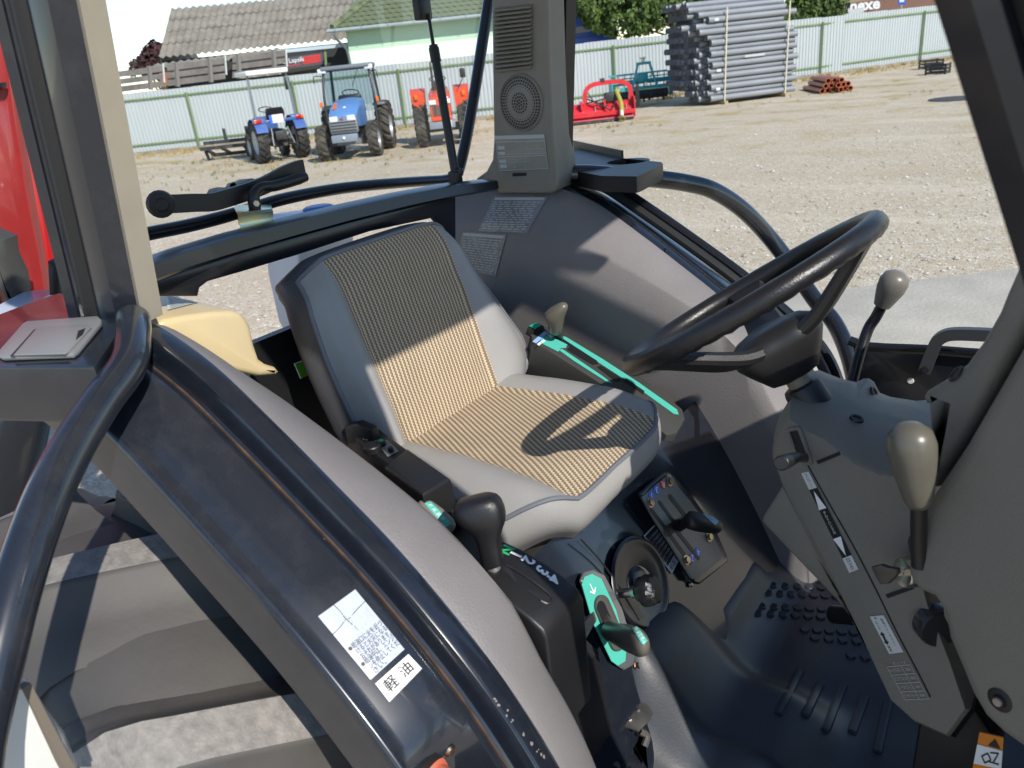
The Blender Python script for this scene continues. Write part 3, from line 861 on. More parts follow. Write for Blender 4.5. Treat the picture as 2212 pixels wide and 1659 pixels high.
BL = radians(16)
BO = Vector((-0.972, CY0, 1.196))
bup = Vector((-sin(BL), 0, cos(BL))); bnr = Vector((cos(BL), 0, sin(BL)))
WNEAR = [(0, .200), (.1, .208), (.25, .220), (.45, .228), (.65, .230), (.85, .226), (1, .214)]
WFAR = [(0, .258), (.05, .290), (.12, .304), (.25, .298), (.4, .276), (.57, .246), (.75, .216), (.9, .194), (1, .182)]
def lerp_tab(T, x):
    for (a, p), (b, q) in zip(T, T[1:]):
        if a <= x <= b: return p + (q - p) * (x - a) / (b - a)
    return T[-1][1]
def backp(u, h, dn=0.0):
    """u across -1..1, h up 0..1: front of the backrest"""
    a = abs(u)
    H = 0.376 - (0.050 if u > 0 else 0.026) * max(0, (a - 0.35) / 0.65) ** 2.4
    hh = h * H - 0.02 * (1 - h)
    wt = lerp_tab(WNEAR if u < 0 else WFAR, h)
    hf = (0.146 if u > 0 else 0.148) + (0.0 if u > 0 else 0.010) * h
    if a <= 0.6: y = hf * a / 0.6
    else: y = hf + (wt - hf) * (a - 0.6) / 0.4
    d = 0.004 * sin(pi * h)
    if a > 0.55:
        k = (a - 0.55) / 0.45
        d += (0.026 * sin(pi * min(k * 1.05, 1)) - 0.018 * k ** 3) * (1 - 0.6 * h ** 2)
    d -= 0.02 * max(0, (h - 0.85) / 0.15) ** 2
    d += 0.003 * noise.noise(Vector((h * 6, u * 4, 1)))
    return BO + bup * hh + bnr * (d + dn) + Vector((0, y if u > 0 else -y, 0))
def back_mesh(u0, u1, nu, nv=26):
    bm = bmesh.new()
    grid(bm, [[backp(u0 + (u1 - u0) * i / nu, j / nv) for i in range(nu + 1)] for j in range(nv + 1)])
    recalc(bm)
    for f in bm.faces:
        if f.normal.x < 0: f.normal_flip()
    return bm
bm = back_mesh(-0.6, 0.6, 24)
uvset(bm, lambda v: (v.co.y, v.co.z * 1.04))
mk('backrest_fabric', bm, M_FABRIC, seat, sm=60)
for sgn in (-1, 1):
    mk('backrest_bolster', back_mesh(-1.0 if sgn < 0 else 0.6, -0.6 if sgn < 0 else 1.0, 12), M_VINYL, seat, sm=60)
bed = [backp(-1, j / 24) for j in range(24)] + [backp(-1 + 2 * i / 40, 1) for i in range(41)] + [backp(1, 1 - j / 24) for j in range(1, 25)]
bm = bmesh.new(); tube(bm, bed, 0.0042, 8, 0); recalc(bm); mk('piping', bm, M_PIPING, seat)
bc = BO + bup * 0.17
def bskirt(k):
    r = []
    for p in bed:
        d = p - bc; d -= bnr * d.dot(bnr); d.normalize()
        r.append(p + d * (0.014 * sin(pi * min(1, k * 1.15)) - 0.03 * k ** 3) - bnr * (0.105 * k))
    return r
bm = bmesh.new(); rr_ = [bskirt(k / 8) for k in range(9)]; V_ = grid(bm, rr_); bm.faces.new(V_[-1]); recalc(bm)
mk('backrest_shell', bm, M_VSIDE, seat, sm=60)
mk('hinge_cover', prm([P(x, y, Y=0.80) for x, y in ((742, 922), (768, 915), (800, 930), (806, 960), (750, 960))], (0, 0.02, 0), 0.004), M_BLACK, seat)

# ---------------- steering wheel and column
WT = radians(33)
WC = Vector((-0.372, CY0, 1.502)); wn_ = Vector((-sin(WT), 0, cos(WT))); we1 = Vector((0, 1, 0)); we2 = Vector((cos(WT), 0, sin(WT)))
wheel = empty('steering_wheel', WC, parent=TR)
bm = bmesh.new()
n = 120; rows = []
for i in range(n):
    a = 2 * pi * i / n; rad = we1 * cos(a) + we2 * sin(a)
    rows.append([])
    for j in range(14):
        b = 2 * pi * j / 14
        bumpy = 0.0011 * (1 + cos(a * 48)) if sin(b) < -0.15 else 0
        rows[-1].append(WC + rad * (0.19 + (0.0148 + bumpy * 0.5) * cos(b)) + wn_ * ((0.0145 + bumpy) * sin(b)))
rows.append(rows[0]); grid(bm, rows, close_u=True); bmesh.ops.remove_doubles(bm, verts=bm.verts, dist=1e-5); recalc(bm)
mk('rim', bm, M_WHEELR, wheel, sm=60)
hubc = WC - wn_ * 0.075
for a in (radians(205), radians(335), radians(90)):
    rad = we1 * cos(a) + we2 * sin(a); tan_ = we1 * -sin(a) + we2 * cos(a)
    pts = [hubc + rad * 0.03 - wn_ * 0.004, hubc + rad * 0.075 + wn_ * 0.006, WC + rad * 0.135 - wn_ * 0.035, WC + rad * 0.182 - wn_ * 0.006]
    path = catmull(pts, 4); rr_ = []
    for i, p in enumerate(path):
        f = i / (len(path) - 1); w = 0.034 - 0.012 * f + 0.012 * max(0, f - .8) / .2; t = 0.011 - 0.003 * f
        dirn = (path[min(i + 1, len(path) - 1)] - path[max(i - 1, 0)]).normalized(); up_ = tan_.cross(dirn).normalized()
        rr_.append([p + tan_ * (w * cx_) + up_ * (t * cy_) for cx_, cy_ in ((-1, -.4), (-.85, -1), (.85, -1), (1, -.4), (1, .4), (.85, 1), (-.85, 1), (-1, .4))])
    bm = bmesh.new(); loft(bm, rr_); mk('spoke', bm, M_BLACK, wheel, sm=35)
bm = bmesh.new()
rr_ = []
for h, s in ((-0.062, 0.022), (-0.058, 0.034), (-0.03, 0.052), (-0.012, 0.062), (0.0, 0.064), (0.012, 0.058), (0.020, 0.046), (0.023, 0.030), (0.023, 0.0)):
    rr_.append([hubc + wn_ * h + (we1 * cos(2 * pi * i / 36) + we2 * sin(2 * pi * i / 36)) * s * (1 + 0.14 * cos(3 * (2 * pi * i / 36 - radians(90)))) for i in range(36)])
grid(bm, rr_, close_u=True); bmesh.ops.remove_doubles(bm, verts=bm.verts, dist=1e-5); recalc(bm)
mk('hub', bm, M_BLACK, wheel, sm=40)
def axis(d): return WC - wn_ * d
mk('shaft', latm([(0.0, 0.12), (0.017, 0.12), (0.017, 0.19), (0, 0.19)], 16, WC, -wn_), mat('dusty_shaft', (0.22, 0.18, 0.13), 0.6), wheel)
mk('boot', latm([(0, 0.150), (0.022, 0.150), (0.026, 0.152), (0.028, 0.158), (0.030, 0.195), (0.031, 0.215), (0, 0.215)], 24, WC, -wn_), M_BLACK, wheel)
mk('boot_clip', latm([(0.0345, 0.196), (0.036, 0.200), (0.036, 0.215), (0.033, 0.22)], 24, WC, -wn_), M_DASH, wheel)

# column shroud: near side outline, bulging to the middle and closing on the far side
near_o = [(1706, 900), (1690, 925), (1673, 955), (1668, 985), (1690, 1045), (1728, 1122), (1775, 1208), (1822, 1290), (1862, 1368), (1895, 1440), (1930, 1512), (1980, 1556), (2055, 1588), (2098, 1530), (2062, 1425), (2012, 1300), (1985, 1200), (1990, 1090), (1975, 1020), (1905, 1012), (1848, 990), (1820, 972), (1780, 942), (1744, 925)]
cent = Vector((-0.15, 0, 1.22))
def shrink(p, k, Y):
    return Vector((cent.x + (p.x - cent.x) * k, (p.y - 0.93) * max(0, 1 - (Y - 0.93) / 0.22) + Y, cent.z + (p.z - cent.z) * k))
CNV = Vector((-0.34, -0.94, 0.06)).normalized(); CP0 = P(1850, 1200, Y=0.93)
base_o = [PN(x, y, CP0, CNV) for x, y in near_o]
far_o = [(1712, 884), (1690, 908), (1668, 940), (1656, 968), (1660, 1000)]
rings = [[shrink(p, 0.955, 0.921) for p in base_o], [shrink(p, 0.985, 0.9245) for p in base_o], base_o]
for k, Y in ((1.035, 0.952), (1.06, 0.99), (1.07, 1.04), (1.06, 1.09), (1.03, 1.13), (1.0, 1.15)):
    rings.append([shrink(p, k if i < 7 or i > 18 else 1.0, Y) + Vector((0, 0, 0.012 * (k - 1) / 0.07 if i > 18 or i < 3 else 0)) for i, p in enumerate(base_o)])
bm = bmesh.new(); loft(bm, rings)
colm = mk('steering_column', bm, M_DASH, TR, sm=38)
# second shell of the shroud standing out behind, lower left
sh = [(1690, 1050), (1665, 1090), (1647, 1118), (1645, 1128), (1655, 1140), (1735, 1224), (1808, 1300), (1850, 1354), (1880, 1418), (1900, 1440), (1840, 1320), (1770, 1195)]
mk('lower_shell', prm([P(x, y, Y=0.975) for x, y in sh], (0, 0.16, 0), 0.006, 3), M_DASH, colm)
# raised housing on the column's far top
top_q = [(1792, 868), (1800, 850), (1868, 812), (1880, 812), (1892, 820), (1908, 850), (1924, 874), (1960, 880), (2030, 888), (2030, 960), (1905, 990), (1830, 945)]
rg = [[P(x, y, Y=1.16) for x, y in top_q], [P(x, y, Y=1.16) + Vector((0, -0.04, 0)) for x, y in top_q], [P(x, y, Y=1.16) * 0.97 + Vector((-0.006, -0.035, 0.012)) + Vector((0, -0.07, -0.03)) for x, y in top_q]]
mk('column_top', prm([P(x, y, Y=1.15) for x, y in top_q], (0.0, -0.135, -0.005), 0.012, 4), M_DASH, colm)
cb = bvh_of(colm)
def scr(x, y, r=0.008, parent=None, m=None, Y=None, name='screw'):
    p, nn = hit(bvh_of(*[o for o in (parent,)]) , x, y)
    if p is None: p, nn = P(x, y, Y=1.0), Vector((0, -1, 0))
    return mk(name, latm([(0, 0.0005), (r * 0.55, 0.0005), (r * 0.62, 0.002), (r, 0.003), (r * 1.15, 0.0006)], 14, p, nn), m or M_BLACKI, parent)
ct = [o for o in TR.children_recursive if o.name.startswith('column_top')][0]
for x, y in ((1886, 848), (1850, 906)):
    p, nn = hit(bvh_of(ct, colm), x, y)
    if p is not None: mk('screw', latm([(0, 0.0015), (0.005, 0.0015), (0.0055, 0.003), (0.0085, 0.003), (0.0095, 0.0004)], 14, p, nn), M_BLACKI, colm)
# tilt lever with its slot
sl = Patch(cb, [(1703, 929), (1728, 925), (1754, 998), (1730, 1002)], 2, 6)
bm = bmesh.new(); prism(bm, sl.poly([(0.1, 0), (.9, 0), (1, .1), (1, .9), (.9, 1), (.2, 1), (.05, .8), (0, .1)], 0.0015), (0, 0.0005, 0)); mk('lever_slot', bm, M_BLACKI, colm)
rimp = catmull(sl.poly([(0, .5), (-.0, .05), (.15, 0), (.85, 0), (1, .08), (1, .9), (.85, 1), (.3, 1)], 0.002), 3)
bm = bmesh.new(); tube(bm, rimp, 0.0028, 6, 0); recalc(bm); mk('slot_rim', bm, M_DASH, colm)
p0 = sl.at(.6, .85, 0.0); 
tl = mk('tilt_lever', tubem([p0, P(1722, 988, Y=0.90), P(1700, 996, Y=0.875), P(1688, 1000, Y=0.862), P(1686, 1001, Y=0.858)], 0.0095, 14, 3, scale=[.55, .7, 1, 1.05, .8]), M_BLACK, TR)
# decals of the column
q = Patch(cb, [(1732, 1022), (1748, 1018), (1856, 1229), (1836, 1237)], 3, 16)
dz = q.sheet('tilt_decal', M_BLACKI, colm, 0.0012, 0, .16, 1, .86, n=12)
w1 = q.sheet('decal_end', M_WHITEPL, colm, 0.0013, -0.05, 0, 1.05, .165, n=6)
w2 = q.sheet('decal_end', M_WHITEPL, colm, 0.0013, -0.05, .855, 1.05, 1, n=6)
tri = [('^', [(.5, .185), (.95, .37), (.05, .37)]), ('^', [(.05, .66), (.95, .66), (.5, .845)])]
q.print_lines(tri + [(c, .028, .5, .41 + .033 * k, 'CENTER') for k, c in enumerate('チルトハンドル')], M_WHITEP, colm, 0.002)
q.print_lines([(c, .036, .5, .035 + .045 * k, 'CENTER') for k, c in enumerate(['フ', 'リ', '|'])] + [(c, .036, .5, .89 + .04 * k, 'CENTER') for k, c in enumerate('ロック')], M_BLACKI, colm, 0.002)
q = Patch(cb, [(1880, 1331), (1910, 1328), (1953, 1408), (1922, 1412)], 4, 10)
q.sheet('brake_decal', M_WHITEPL, colm, 0.0012)
q.print_lines([(c, .055, .73, .12 + .085 * k, 'CENTER') for k, c in enumerate('駐車ブレーキレバー')] + [(c, .06, .25, .18 + .085 * k, 'CENTER') for k, c in enumerate('ロック')] + [(c, .06, .25, .83 + .085 * k, 'CENTER') for k, c in enumerate('解除')] + [('^', [(.25, .42), (.42, .5), (.32, .5), (.32, .68), (.42, .68), (.25, .76), (.08, .68), (.18, .68), (.18, .5), (.08, .5)]), ('^', [(.35, .03), (.45, .07), (.25, .07)])], M_BLACKI, colm, 0.002)
q = Patch(cb, [(1917, 1439), (1968, 1434), (2009, 1509), (1957, 1511)], 5, 5)
fr = []
for v in (0, .25, .5, .75, .985): fr.append(('#', 0, v, 1, v + .016))
for u in (0, .60, .985): fr.append(('#', u, 0, u + .018, 1))
rowsT = [('A/Cブロアー', '20A'), ('エアコン', '10A'), ('ワークランプ', '15A'), ('ワイパー', '10A')]
for k, (a, b_) in enumerate(rowsT): fr += [(a, .085, .31, .13 + .25 * k, 'CENTER'), (b_, .085, .80, .13 + .25 * k, 'CENTER')]
fuse = q.print_lines(fr, M_GREYP, colm, 0.002, name='fuse_table')
q = Patch(cb, [(1928, 1428), (1960, 1426), (1962, 1434), (1930, 1436)], 2, 2)
q.print_lines([('ヒューズ', .8, .5, .5, 'CENTER')], M_GREYP, colm, 0.002)
sm_ = [hit(cb, x, y) for x, y in ((1746, 1006), (1790, 1085), (1840, 1172), (1890, 1268), (1940, 1370), (1985, 1455), (2010, 1505))]
bm = bmesh.new(); tube(bm, [p + nn * 0.0003 for p, nn in sm_ if p], 0.0012, 6, 3); recalc(bm); mk('shroud_seam', bm, M_BLACKI, colm)
for a, b_ in (((1766, 999), (1815, 979)), ((1916, 1288), (1972, 1268))):
    pa, na = hit(cb, *a); pb, nb_ = hit(cb, *b_)
    if pa and pb: mk('groove', barm(pa + na * 0.0004, pb + nb_ * 0.0004, 0.005, 0.0012, up=na), M_BLACKI, colm)

# ---------------- dashboard: meter hood and side panel
DNV = Vector((-0.40, -0.91, 0.10)).normalized()
DP0 = P(2060, 1200, Y=0.80)
def DP(x, y, back=0.0): return PN(x, y, DP0 - DNV * back, DNV)
hood = [(2192, 575), (2168, 630), (2149, 678), (2113, 742), (2077, 792), (2030, 826), (1990, 850), (1984, 862), (1992, 876), (2022, 888), (2016, 925), (2004, 975), (1998, 1020), (2010, 1060), (2075, 960), (2149, 830), (2230, 690), (2330, 520), (2230, 480)]
hd_o = mk('meter_hood', prm([DP(x, y, 0.03) for x, y in hood] , (0.16, 0.34, 0), 0.014, 4), M_DASH, TR)
p_, n_ = hit(bvh_of(hd_o), 2072, 812)
panel = [(2330, 520), (2230, 700), (2149, 842), (2075, 970), (1994, 1092), (1975, 1140), (1958, 1190), (1952, 1230), (1960, 1262), (1985, 1285), (2012, 1296), (2030, 1325), (2040, 1380), (2066, 1440), (2090, 1500), (2120, 1552), (2160, 1590), (2230, 1640), (2330, 1700)]
dpp = [DP(x, y) for x, y in panel]
dpp += [Vector((0.34, DP0.y - 0.44 * (0.34 - DP0.x), 1.05)), Vector((0.34, DP0.y - 0.44 * (0.34 - DP0.x), 1.74))]
pn = mk('dash_side_panel', prm(dpp, (0.12, 0.28, 0), 0.016, 4), M_DASH, TR)
p_, n_ = hit(bvh_of(pn), 2160, 1513)
mk('screw', latm([(0, 0.004), (0.006, 0.004), (0.007, 0.001), (0.012, 0.001), (0.0135, 0.0002)], 18, p_, n_), M_BLACKI, pn)
mk('screw_head', latm([(0, 0.006), (0.0045, 0.006), (0.0055, 0.003), (0.0055, 0.001)], 12, p_, n_), M_STEEL, pn)
p_, n_ = hit(bvh_of(hd_o), 2066, 808)
if p_: mk('hood_screw', latm([(0, 0.001), (0.006, 0.001), (0.0065, 0.002), (0.009, 0.002), (0.010, 0.0003)], 18, p_, n_), M_BLACKI, hd_o)
mk('dash_body', prm([DP(x, y, 0.07) for x, y in ((2230, 560), (2110, 800), (2020, 1100), (2040, 1330), (2150, 1560), (2330, 1640), (2420, 1200), (2420, 600))], (0.18, 0.40, 0)), M_DASH, TR)
# recess with shiny disc below the key
p_, n_ = hit(cb, 2020, 1350)
dp = P(2024, 1352, Y=0.885)
mk('lock_recess', latm([(0, 0.012), (0.022, 0.012), (0.030, 0.006), (0.034, 0.0), (0.030, -0.03)], 24, P(2005, 1352, Y=0.92), (0.45, -1, 0.1)), M_DASH, colm)
mk('lock_disc', latm([(0, 0.0), (0.024, 0.0), (0.026, -0.004), (0.026, -0.02)], 24, P(2034, 1362, Y=0.878), (0.8, -1, 0.1)), mat('satin_black', (0.03, 0.03, 0.032), 0.25), colm)
# ignition lock with key
ig = latm([(0, 0.004), (0.010, 0.004), (0.017, 0.006), (0.0185, 0.003), (0.0185, -0.012), (0.016, -0.02)], 24, P(1958, 1236, Y=0.865), (-0.75, -0.75, 0.15))
lock = mk('ignition_lock', ig, M_STEEL, TR)
key = empty('ignition_key', P(1905, 1243, Y=0.85), 'black-headed key standing in the ignition lock below the grey knob', 'key')
kb = [(1880, 1226), (1900, 1221), (1916, 1226), (1938, 1230), (1940, 1240), (1930, 1252), (1920, 1262), (1900, 1264), (1890, 1248)]
mk('key_head', prm([P(x, y, Y=0.846) for x, y in kb], (0.003, 0.007, 0), 0.0025), mat('smoky_key', (0.05, 0.048, 0.042), 0.3), key)
mk('key_blade', barm(P(1930, 1238, Y=0.85), P(1950, 1236, Y=0.862), 0.0025, 0.008), M_STEEL, key)
# parking brake lever, big taupe knob
kn = [P(1985, 1090, Y=0.80), P(1964, 925, Y=0.79)]
ax_ = (kn[1] - kn[0])
pk = mk('brake_lever', tubem([P(1986, 1222, Y=0.815), P(1984, 1160, Y=0.81), kn[0], kn[0] + ax_ * 0.1], 0.0085, 14, 3), M_BLACK, TR)
bm = bmesh.new(); L_ = ax_.length
lathe(bm, [(0, -0.02 * L_), (0.012, 0.0), (0.015, 0.08 * L_), (0.0195, 0.35 * L_), (0.0232, 0.62 * L_), (0.0242, 0.78 * L_), (0.0215, 0.92 * L_), (0.0138, 1.01 * L_), (0.006, 1.035 * L_), (0, 1.04 * L_)], 24, kn[0], ax_)
mk('knob', bm, M_TAUPE, pk, sm=60)
mk('pivot', latm([(0, 0.004), (0.013, 0.003), (0.016, -0.004), (0.016, -0.03)], 18, P(2002, 1205, Y=0.82), (0.3, -1, 0)), M_BLACK, pk)
# shift lever on the far side, small taupe knob
k0, k1 = P(1905, 660, Y=1.30), P(1942, 588, Y=1.30)
kl = mk('shuttle_lever', tubem([P(1840, 830, Y=1.25), P(1855, 772, Y=1.27), P(1875, 712, Y=1.295), P(1892, 685, Y=1.30), k0 + (k1 - k0) * 0.1], 0.009, 12, 4), M_BLACKP, TR)
ax_ = k1 - k0; L_ = ax_.length
mk('knob', latm([(0, -0.03 * L_), (0.013, 0.0), (0.0165, 0.2 * L_), (0.0215, 0.5 * L_), (0.0225, 0.72 * L_), (0.019, 0.90 * L_), (0.010, 1.0 * L_), (0, 1.02 * L_)], 22, k0, ax_), mat('knob_grey', (0.15, 0.142, 0.125), 0.33), kl, sm=60)

# ---------------- front pillar near the camera, roof, far door
pa = [P(2008, -30, Y=0.50), P(2204, 590, Y=0.50)]
d_ = (pa[1] - pa[0]).normalized()
a_, b_ = pa[0] - d_ * 0.42, pa[1] + d_ * 0.75
bm = bmesh.new()
prof = [Vector((0, 0, 0)), Vector((0.018, -0.012, 0)), Vector((0.03, -0.012, 0)), Vector((0.034, 0.0, 0)), Vector((0.046, 0.0, 0)), Vector((0.05, -0.016, 0)), Vector((0.095, -0.016, 0)), Vector((0.10, 0.03, 0)), Vector((0.01, 0.03, 0))]
loft(bm, [[a_ + q_ for q_ in prof], [b_ + q_ for q_ in prof]])
fp = mk('front_pillar', bm, M_BLACKP, TR)
bm = bmesh.new(); tube(bm, [a_ + Vector((0.04, 0.004, 0)), b_ + Vector((0.04, 0.004, 0))], 0.008, 8, 0); recalc(bm); mk('door_seal', bm, M_RUBBER, fp)
mfa, mfb = mir(a_), mir(b_)
bm = bmesh.new(); loft(bm, [[mfa + Vector((q_.x, -q_.y, 0)) for q_ in prof], [mfb + Vector((q_.x, -q_.y, 0)) for q_ in prof]]); mk('front_pillar', bm, M_BLACKP, TR)
mk('roof', bxm((-0.60, CY0, 2.36), (1.42, 1.26, 0.14), bev=0.05, seg=4), M_WHITEPL, TR)
mk('roof_rail', barm((-0.22, 0.46, 2.26), (-0.22, 1.62, 2.26), 0.05, 0.05), M_BLACKP, TR)
for yy in (0.475, 1.605): mk('roof_rail', barm((-1.1, yy, 2.265), (-0.2, yy, 2.265), 0.045, 0.05), M_BLACKP, TR)
shbar = mk('shadow_bar', bxm((-0.06, 1.16, 2.01), (0.46, 0.03, 0.06), Matrix.Rotation(radians(20), 3, 'Y'), 0.012), M_BLACK, TR)  # unseen bar, added to cast the shade band on the far lining
mk('shadow_bar_stalk', tubem([(0.0, 1.16, 2.14), (-0.02, 1.12, 2.24), (-0.03, 1.12, 2.31)], 0.012, 8, 3), M_BLACK, shbar)
# far door: lower panel, handle, pane
YD = 1.60
dpn = [(1840, 735), (1878, 748), (2000, 754), (2092, 761), (2180, 767), (2180, 960), (1960, 1000), (1860, 960)]
door = mk('far_door', prm([P(x, y, Y=YD) for x, y in dpn], (0, 0.025, 0), 0.004), M_BLACKP, TR)
tb_ = tubem([P(x, y, Y=YD - 0.004) for x, y in ((1835, 735), (1878, 749), (2000, 755), (2092, 762), (2180, 768))], 0.010, 10, 3); mk('door_rail', tb_, M_BLACKP, door)
hp = [P(x, y, Y=YD - 0.045) for x, y in ((1997, 803), (2004, 785), (2018, 750), (2026, 735), (2044, 724), (2070, 721), (2110, 722), (2150, 724))]
bm = bmesh.new(); sweep(bm, catmull(hp, 4), [(0.011, -0.008), (0.011, 0.008), (-0.011, 0.008), (-0.011, -0.008)]); recalc(bm); mk('door_handle', bm, mat('handle_grey', (0.05, 0.052, 0.056), 0.4), door)
mk('handle_screw', latm([(0, 0.002), (0.006, 0.002), (0.007, -0.002)], 12, P(1999, 799, Y=YD - 0.055), (0, -1, 0.2)), M_BLACKI, door)
mk('drain_hole', latm([(0, 0.0), (0.006, 0.0), (0.0065, -0.001)], 14, P(1967, 823, Y=YD - 0.002), (0, -1, 0)), mat('hole_light', (0.8, 0.78, 0.72), 0.6), door)
gl = [Vector((-0.93, YD + 0.012, 1.545)), Vector((-0.62, YD + 0.012, 1.36)), Vector((-0.42, YD + 0.012, 1.22)), Vector((-0.05, YD + 0.012, 1.235)), Vector((-0.26, YD + 0.012, 2.24)), Vector((-0.88, YD + 0.012, 2.24))]
bm = bmesh.new(); bm.faces.new([bm.verts.new(p) for p in gl]); recalc(bm)
mk('door_glass', bm, M_GLASS, door, sm=0)
ds = [(-1.0, 1.572), (-0.93, 1.545), (-0.84, 1.492), (-0.74, 1.43), (-0.62, 1.352), (-0.54, 1.292), (-0.47, 1.235), (-0.42, 1.18), (-0.385, 1.10), (-0.37, 1.0)]
mk('door_seal', tubem([Vector((x, YD + 0.03, z - 0.006)) for x, z in ds], 0.011, 10, 4), M_RUBBER, door)
mk('door_frame', tubem([Vector((x + 0.01, YD + 0.055, z - 0.004)) for x, z in ds], 0.013, 10, 4), M_BLACKP, door)
# lining clips on the far mudguard
lb = bvh_of(FEND[1, 'lin'], FEND[1], FEND[1, 'fl'])
for x, y in ((1439, 541), (1640, 690)):
    p, nn = hit(lb, x, y)
    if p: mk('clip', latm([(0, 0.004), (0.004, 0.0035), (0.006, 0.001), (0.006, 0)], 12, p, nn), M_BLACKP, FEND[1])
# papers stuck to the far lining
lb = bvh_of(FEND[1, 'lin'])
for q4, nm in (([(1068, 426), (1183, 426), (1140, 503), (1034, 499)], 'instruction_sheet'), ([(1000, 500), (1095, 506), (1072, 596), (985, 580)], 'instruction_sheet')):
    q = Patch(lb, q4, 6, 6)
    q.sheet(nm, M_FILM, FEND[1], 0.0025)
    lines = [('#', .04, .03, .96, .10)]
    random.seed(3)
    for k in range(13):
        v = .15 + .062 * k; u = .06
        while u < .88:
            w = random.uniform(.03, .12); lines.append(('#', u, v, min(u + w, .93), v + .022)); u += w + random.uniform(.01, .05)
    q.print_lines(lines, M_GREYP, FEND[1], 0.0034)

# ---------------- transmission cover under the seat front (sloping sheet with gates)
C0 = Vector((-0.605, CY0, 1.085)); CDIR = Vector((0.155, 0, -0.31)).normalized(); CN = Vector((0.31, 0, 0.155)).normalized()
def CP(x, y, off=0.0):
    return PN(x, y, C0 + CN * off, CN)
bm = bmesh.new()
rows = []
for k in range(0, 13):
    f = k / 12
    p = C0 + CDIR * (0.44 * f - 0.03) - CN * (0.0 + 0.02 * (1 - f) ** 3)
    rows.append([Vector((p.x, y, p.z)) for y in [0.58 + 0.90 * i / 24 for i in range(25)]])
grid(bm, rows); recalc(bm)
cov = mk('transmission_cover', bm, M_PAINT, TR, sm=50)
# raised ridge between the two halves and a step line
mk('cover_ridge', tubem([CP(x, y, 0.001) for x, y in ((1395, 1080), (1420, 1110), (1450, 1165), (1480, 1225), (1495, 1258))], 0.0075, 10, 4), M_PAINT, cov)
mk('cover_seam', tubem([CP(x, y, 0.0) for x, y in ((1255, 1165), (1300, 1215), (1345, 1280), (1380, 1340))], 0.0018, 6, 4), M_BLACKI, cov)
# round recess with a black knob
rc = CP(1385, 1258, 0.0)
rec = mk('knob_recess', latm([(0.083, 0.0008), (0.079, 0.0035), (0.074, 0.0035), (0.069, 0.0012), (0.060, 0.0008), (0.03, -0.006), (0.026, -0.002), (0.020, 0.0), (0, 0.0)], 36, rc, CN), M_BLACKP, cov)
sk = mk('speed_knob', latm([(0.008, 0.0), (0.008, 0.03), (0.011, 0.032), (0.011, 0.04), (0.006, 0.042), (0.006, 0.055)], 14, CP(1402, 1275, 0.066) - CN * 0.066, CN), M_STEEL, TR)
bm = bmesh.new(); kc = CP(1402, 1275, 0.066) - CN * 0.066
u_ = CN.orthogonal().normalized(); v_ = CN.cross(u_)
rr_ = []
for h, s in ((0.050, 0.016), (0.052, 0.023), (0.058, 0.0255), (0.074, 0.0245), (0.079, 0.021), (0.080, 0.0)):
    rr_.append([kc + CN * h + (u_ * cos(2 * pi * i / 40) + v_ * sin(2 * pi * i / 40)) * s * (1 + 0.07 * cos(8 * 2 * pi * i / 40)) for i in range(40)])
grid(bm, rr_, close_u=True); bmesh.ops.remove_doubles(bm, verts=bm.verts, dist=1e-5); recalc(bm)
knb = mk('knob', bm, M_BLACK, sk, sm=40)
q = Patch(bvh_of(knb), [(1392, 1300), (1392, 1250), (1414, 1258), (1414, 1305)], 3, 3)
q.print_lines([('下降速度', .24, .5, .25, 'CENTER'), ('落下調整', .24, .5, .55, 'CENTER'), ('停止', .24, .5, .85, 'CENTER')], M_GREYP, knb, 0.0012)
# sticker on the cover
cb2 = bvh_of(cov)
q = Patch(cb2, [(1475, 1190), (1449, 1240), (1388, 1158), (1414, 1132)], 5, 5)
q.sheet('warning_sticker', M_BLACKI, cov, 0.0018)
q.sheet('sticker_border', M_GREYP, cov, 0.0012, -.0, -.0, 1, 1)
lines = [('#', .0, .0, 1, .03), ('#', 0, .97, 1, 1), ('#', 0, 0, .05, 1), ('#', .95, 0, 1, 1), ('#', .05, .03, .95, .17)]
random.seed(9)
for k in range(7):
    v = .24 + .10 * k
    lines.append(('低速作業時はレバーを'[:10], .055, .10, v + .02, 'LEFT'))
q.print_lines(lines, M_GREYP, cov, 0.0026)
q.print_lines([('PTO 変速', .09, .12, .10, 'LEFT')], M_BLACKI, cov, 0.0034)
# far gate plate 1-2-3-4-R with lever
gq = [(1383, 1074), (1432, 1033), (1440, 1032), (1452, 1040), (1490, 1085), (1530, 1140), (1554, 1195), (1556, 1208), (1500, 1252), (1490, 1250), (1440, 1170), (1405, 1115)]
mk('gate_frame', prm([CP(x + (x - 1470) * .10, y + (y - 1140) * .10, 0.001) for x, y in gq], CN * 0.010, 0.004, 3), M_PAINT, cov)
gate = mk('gate_plate', prm([CP(x, y, 0.011) for x, y in gq], CN * 0.004, 0.0015), M_GATE, TR)
def slot(a, b, w, name='slot', par=gate, off=0.0153, m=None):
    pa, pb = CP(*a, off), CP(*b, off)
    t = (pb - pa).normalized(); s = t.cross(CN)
    n_ = 8; pts = []
    for i in range(n_ + 1): an = pi / 2 + pi * i / n_; pts.append(pa + t * (w * cos(an)) + s * (w * sin(an)))
    for i in range(n_ + 1): an = -pi / 2 + pi * i / n_; pts.append(pb + t * (w * cos(an)) + s * (w * sin(an)))
    bm = bmesh.new(); prism(bm, pts, CN * 0.0006); return mk(name, bm, m or M_BLACKI, par)
slot((1406, 1100), (1440, 1145), 0.0045); slot((1425, 1086), (1456, 1128), 0.0045); slot((1448, 1073), (1500, 1140), 0.0055)
slot((1456, 1140), (1508, 1205), 0.0050); slot((1436, 1140), (1490, 1215), 0.0050); slot((1440, 1148), (1486, 1120), 0.010)
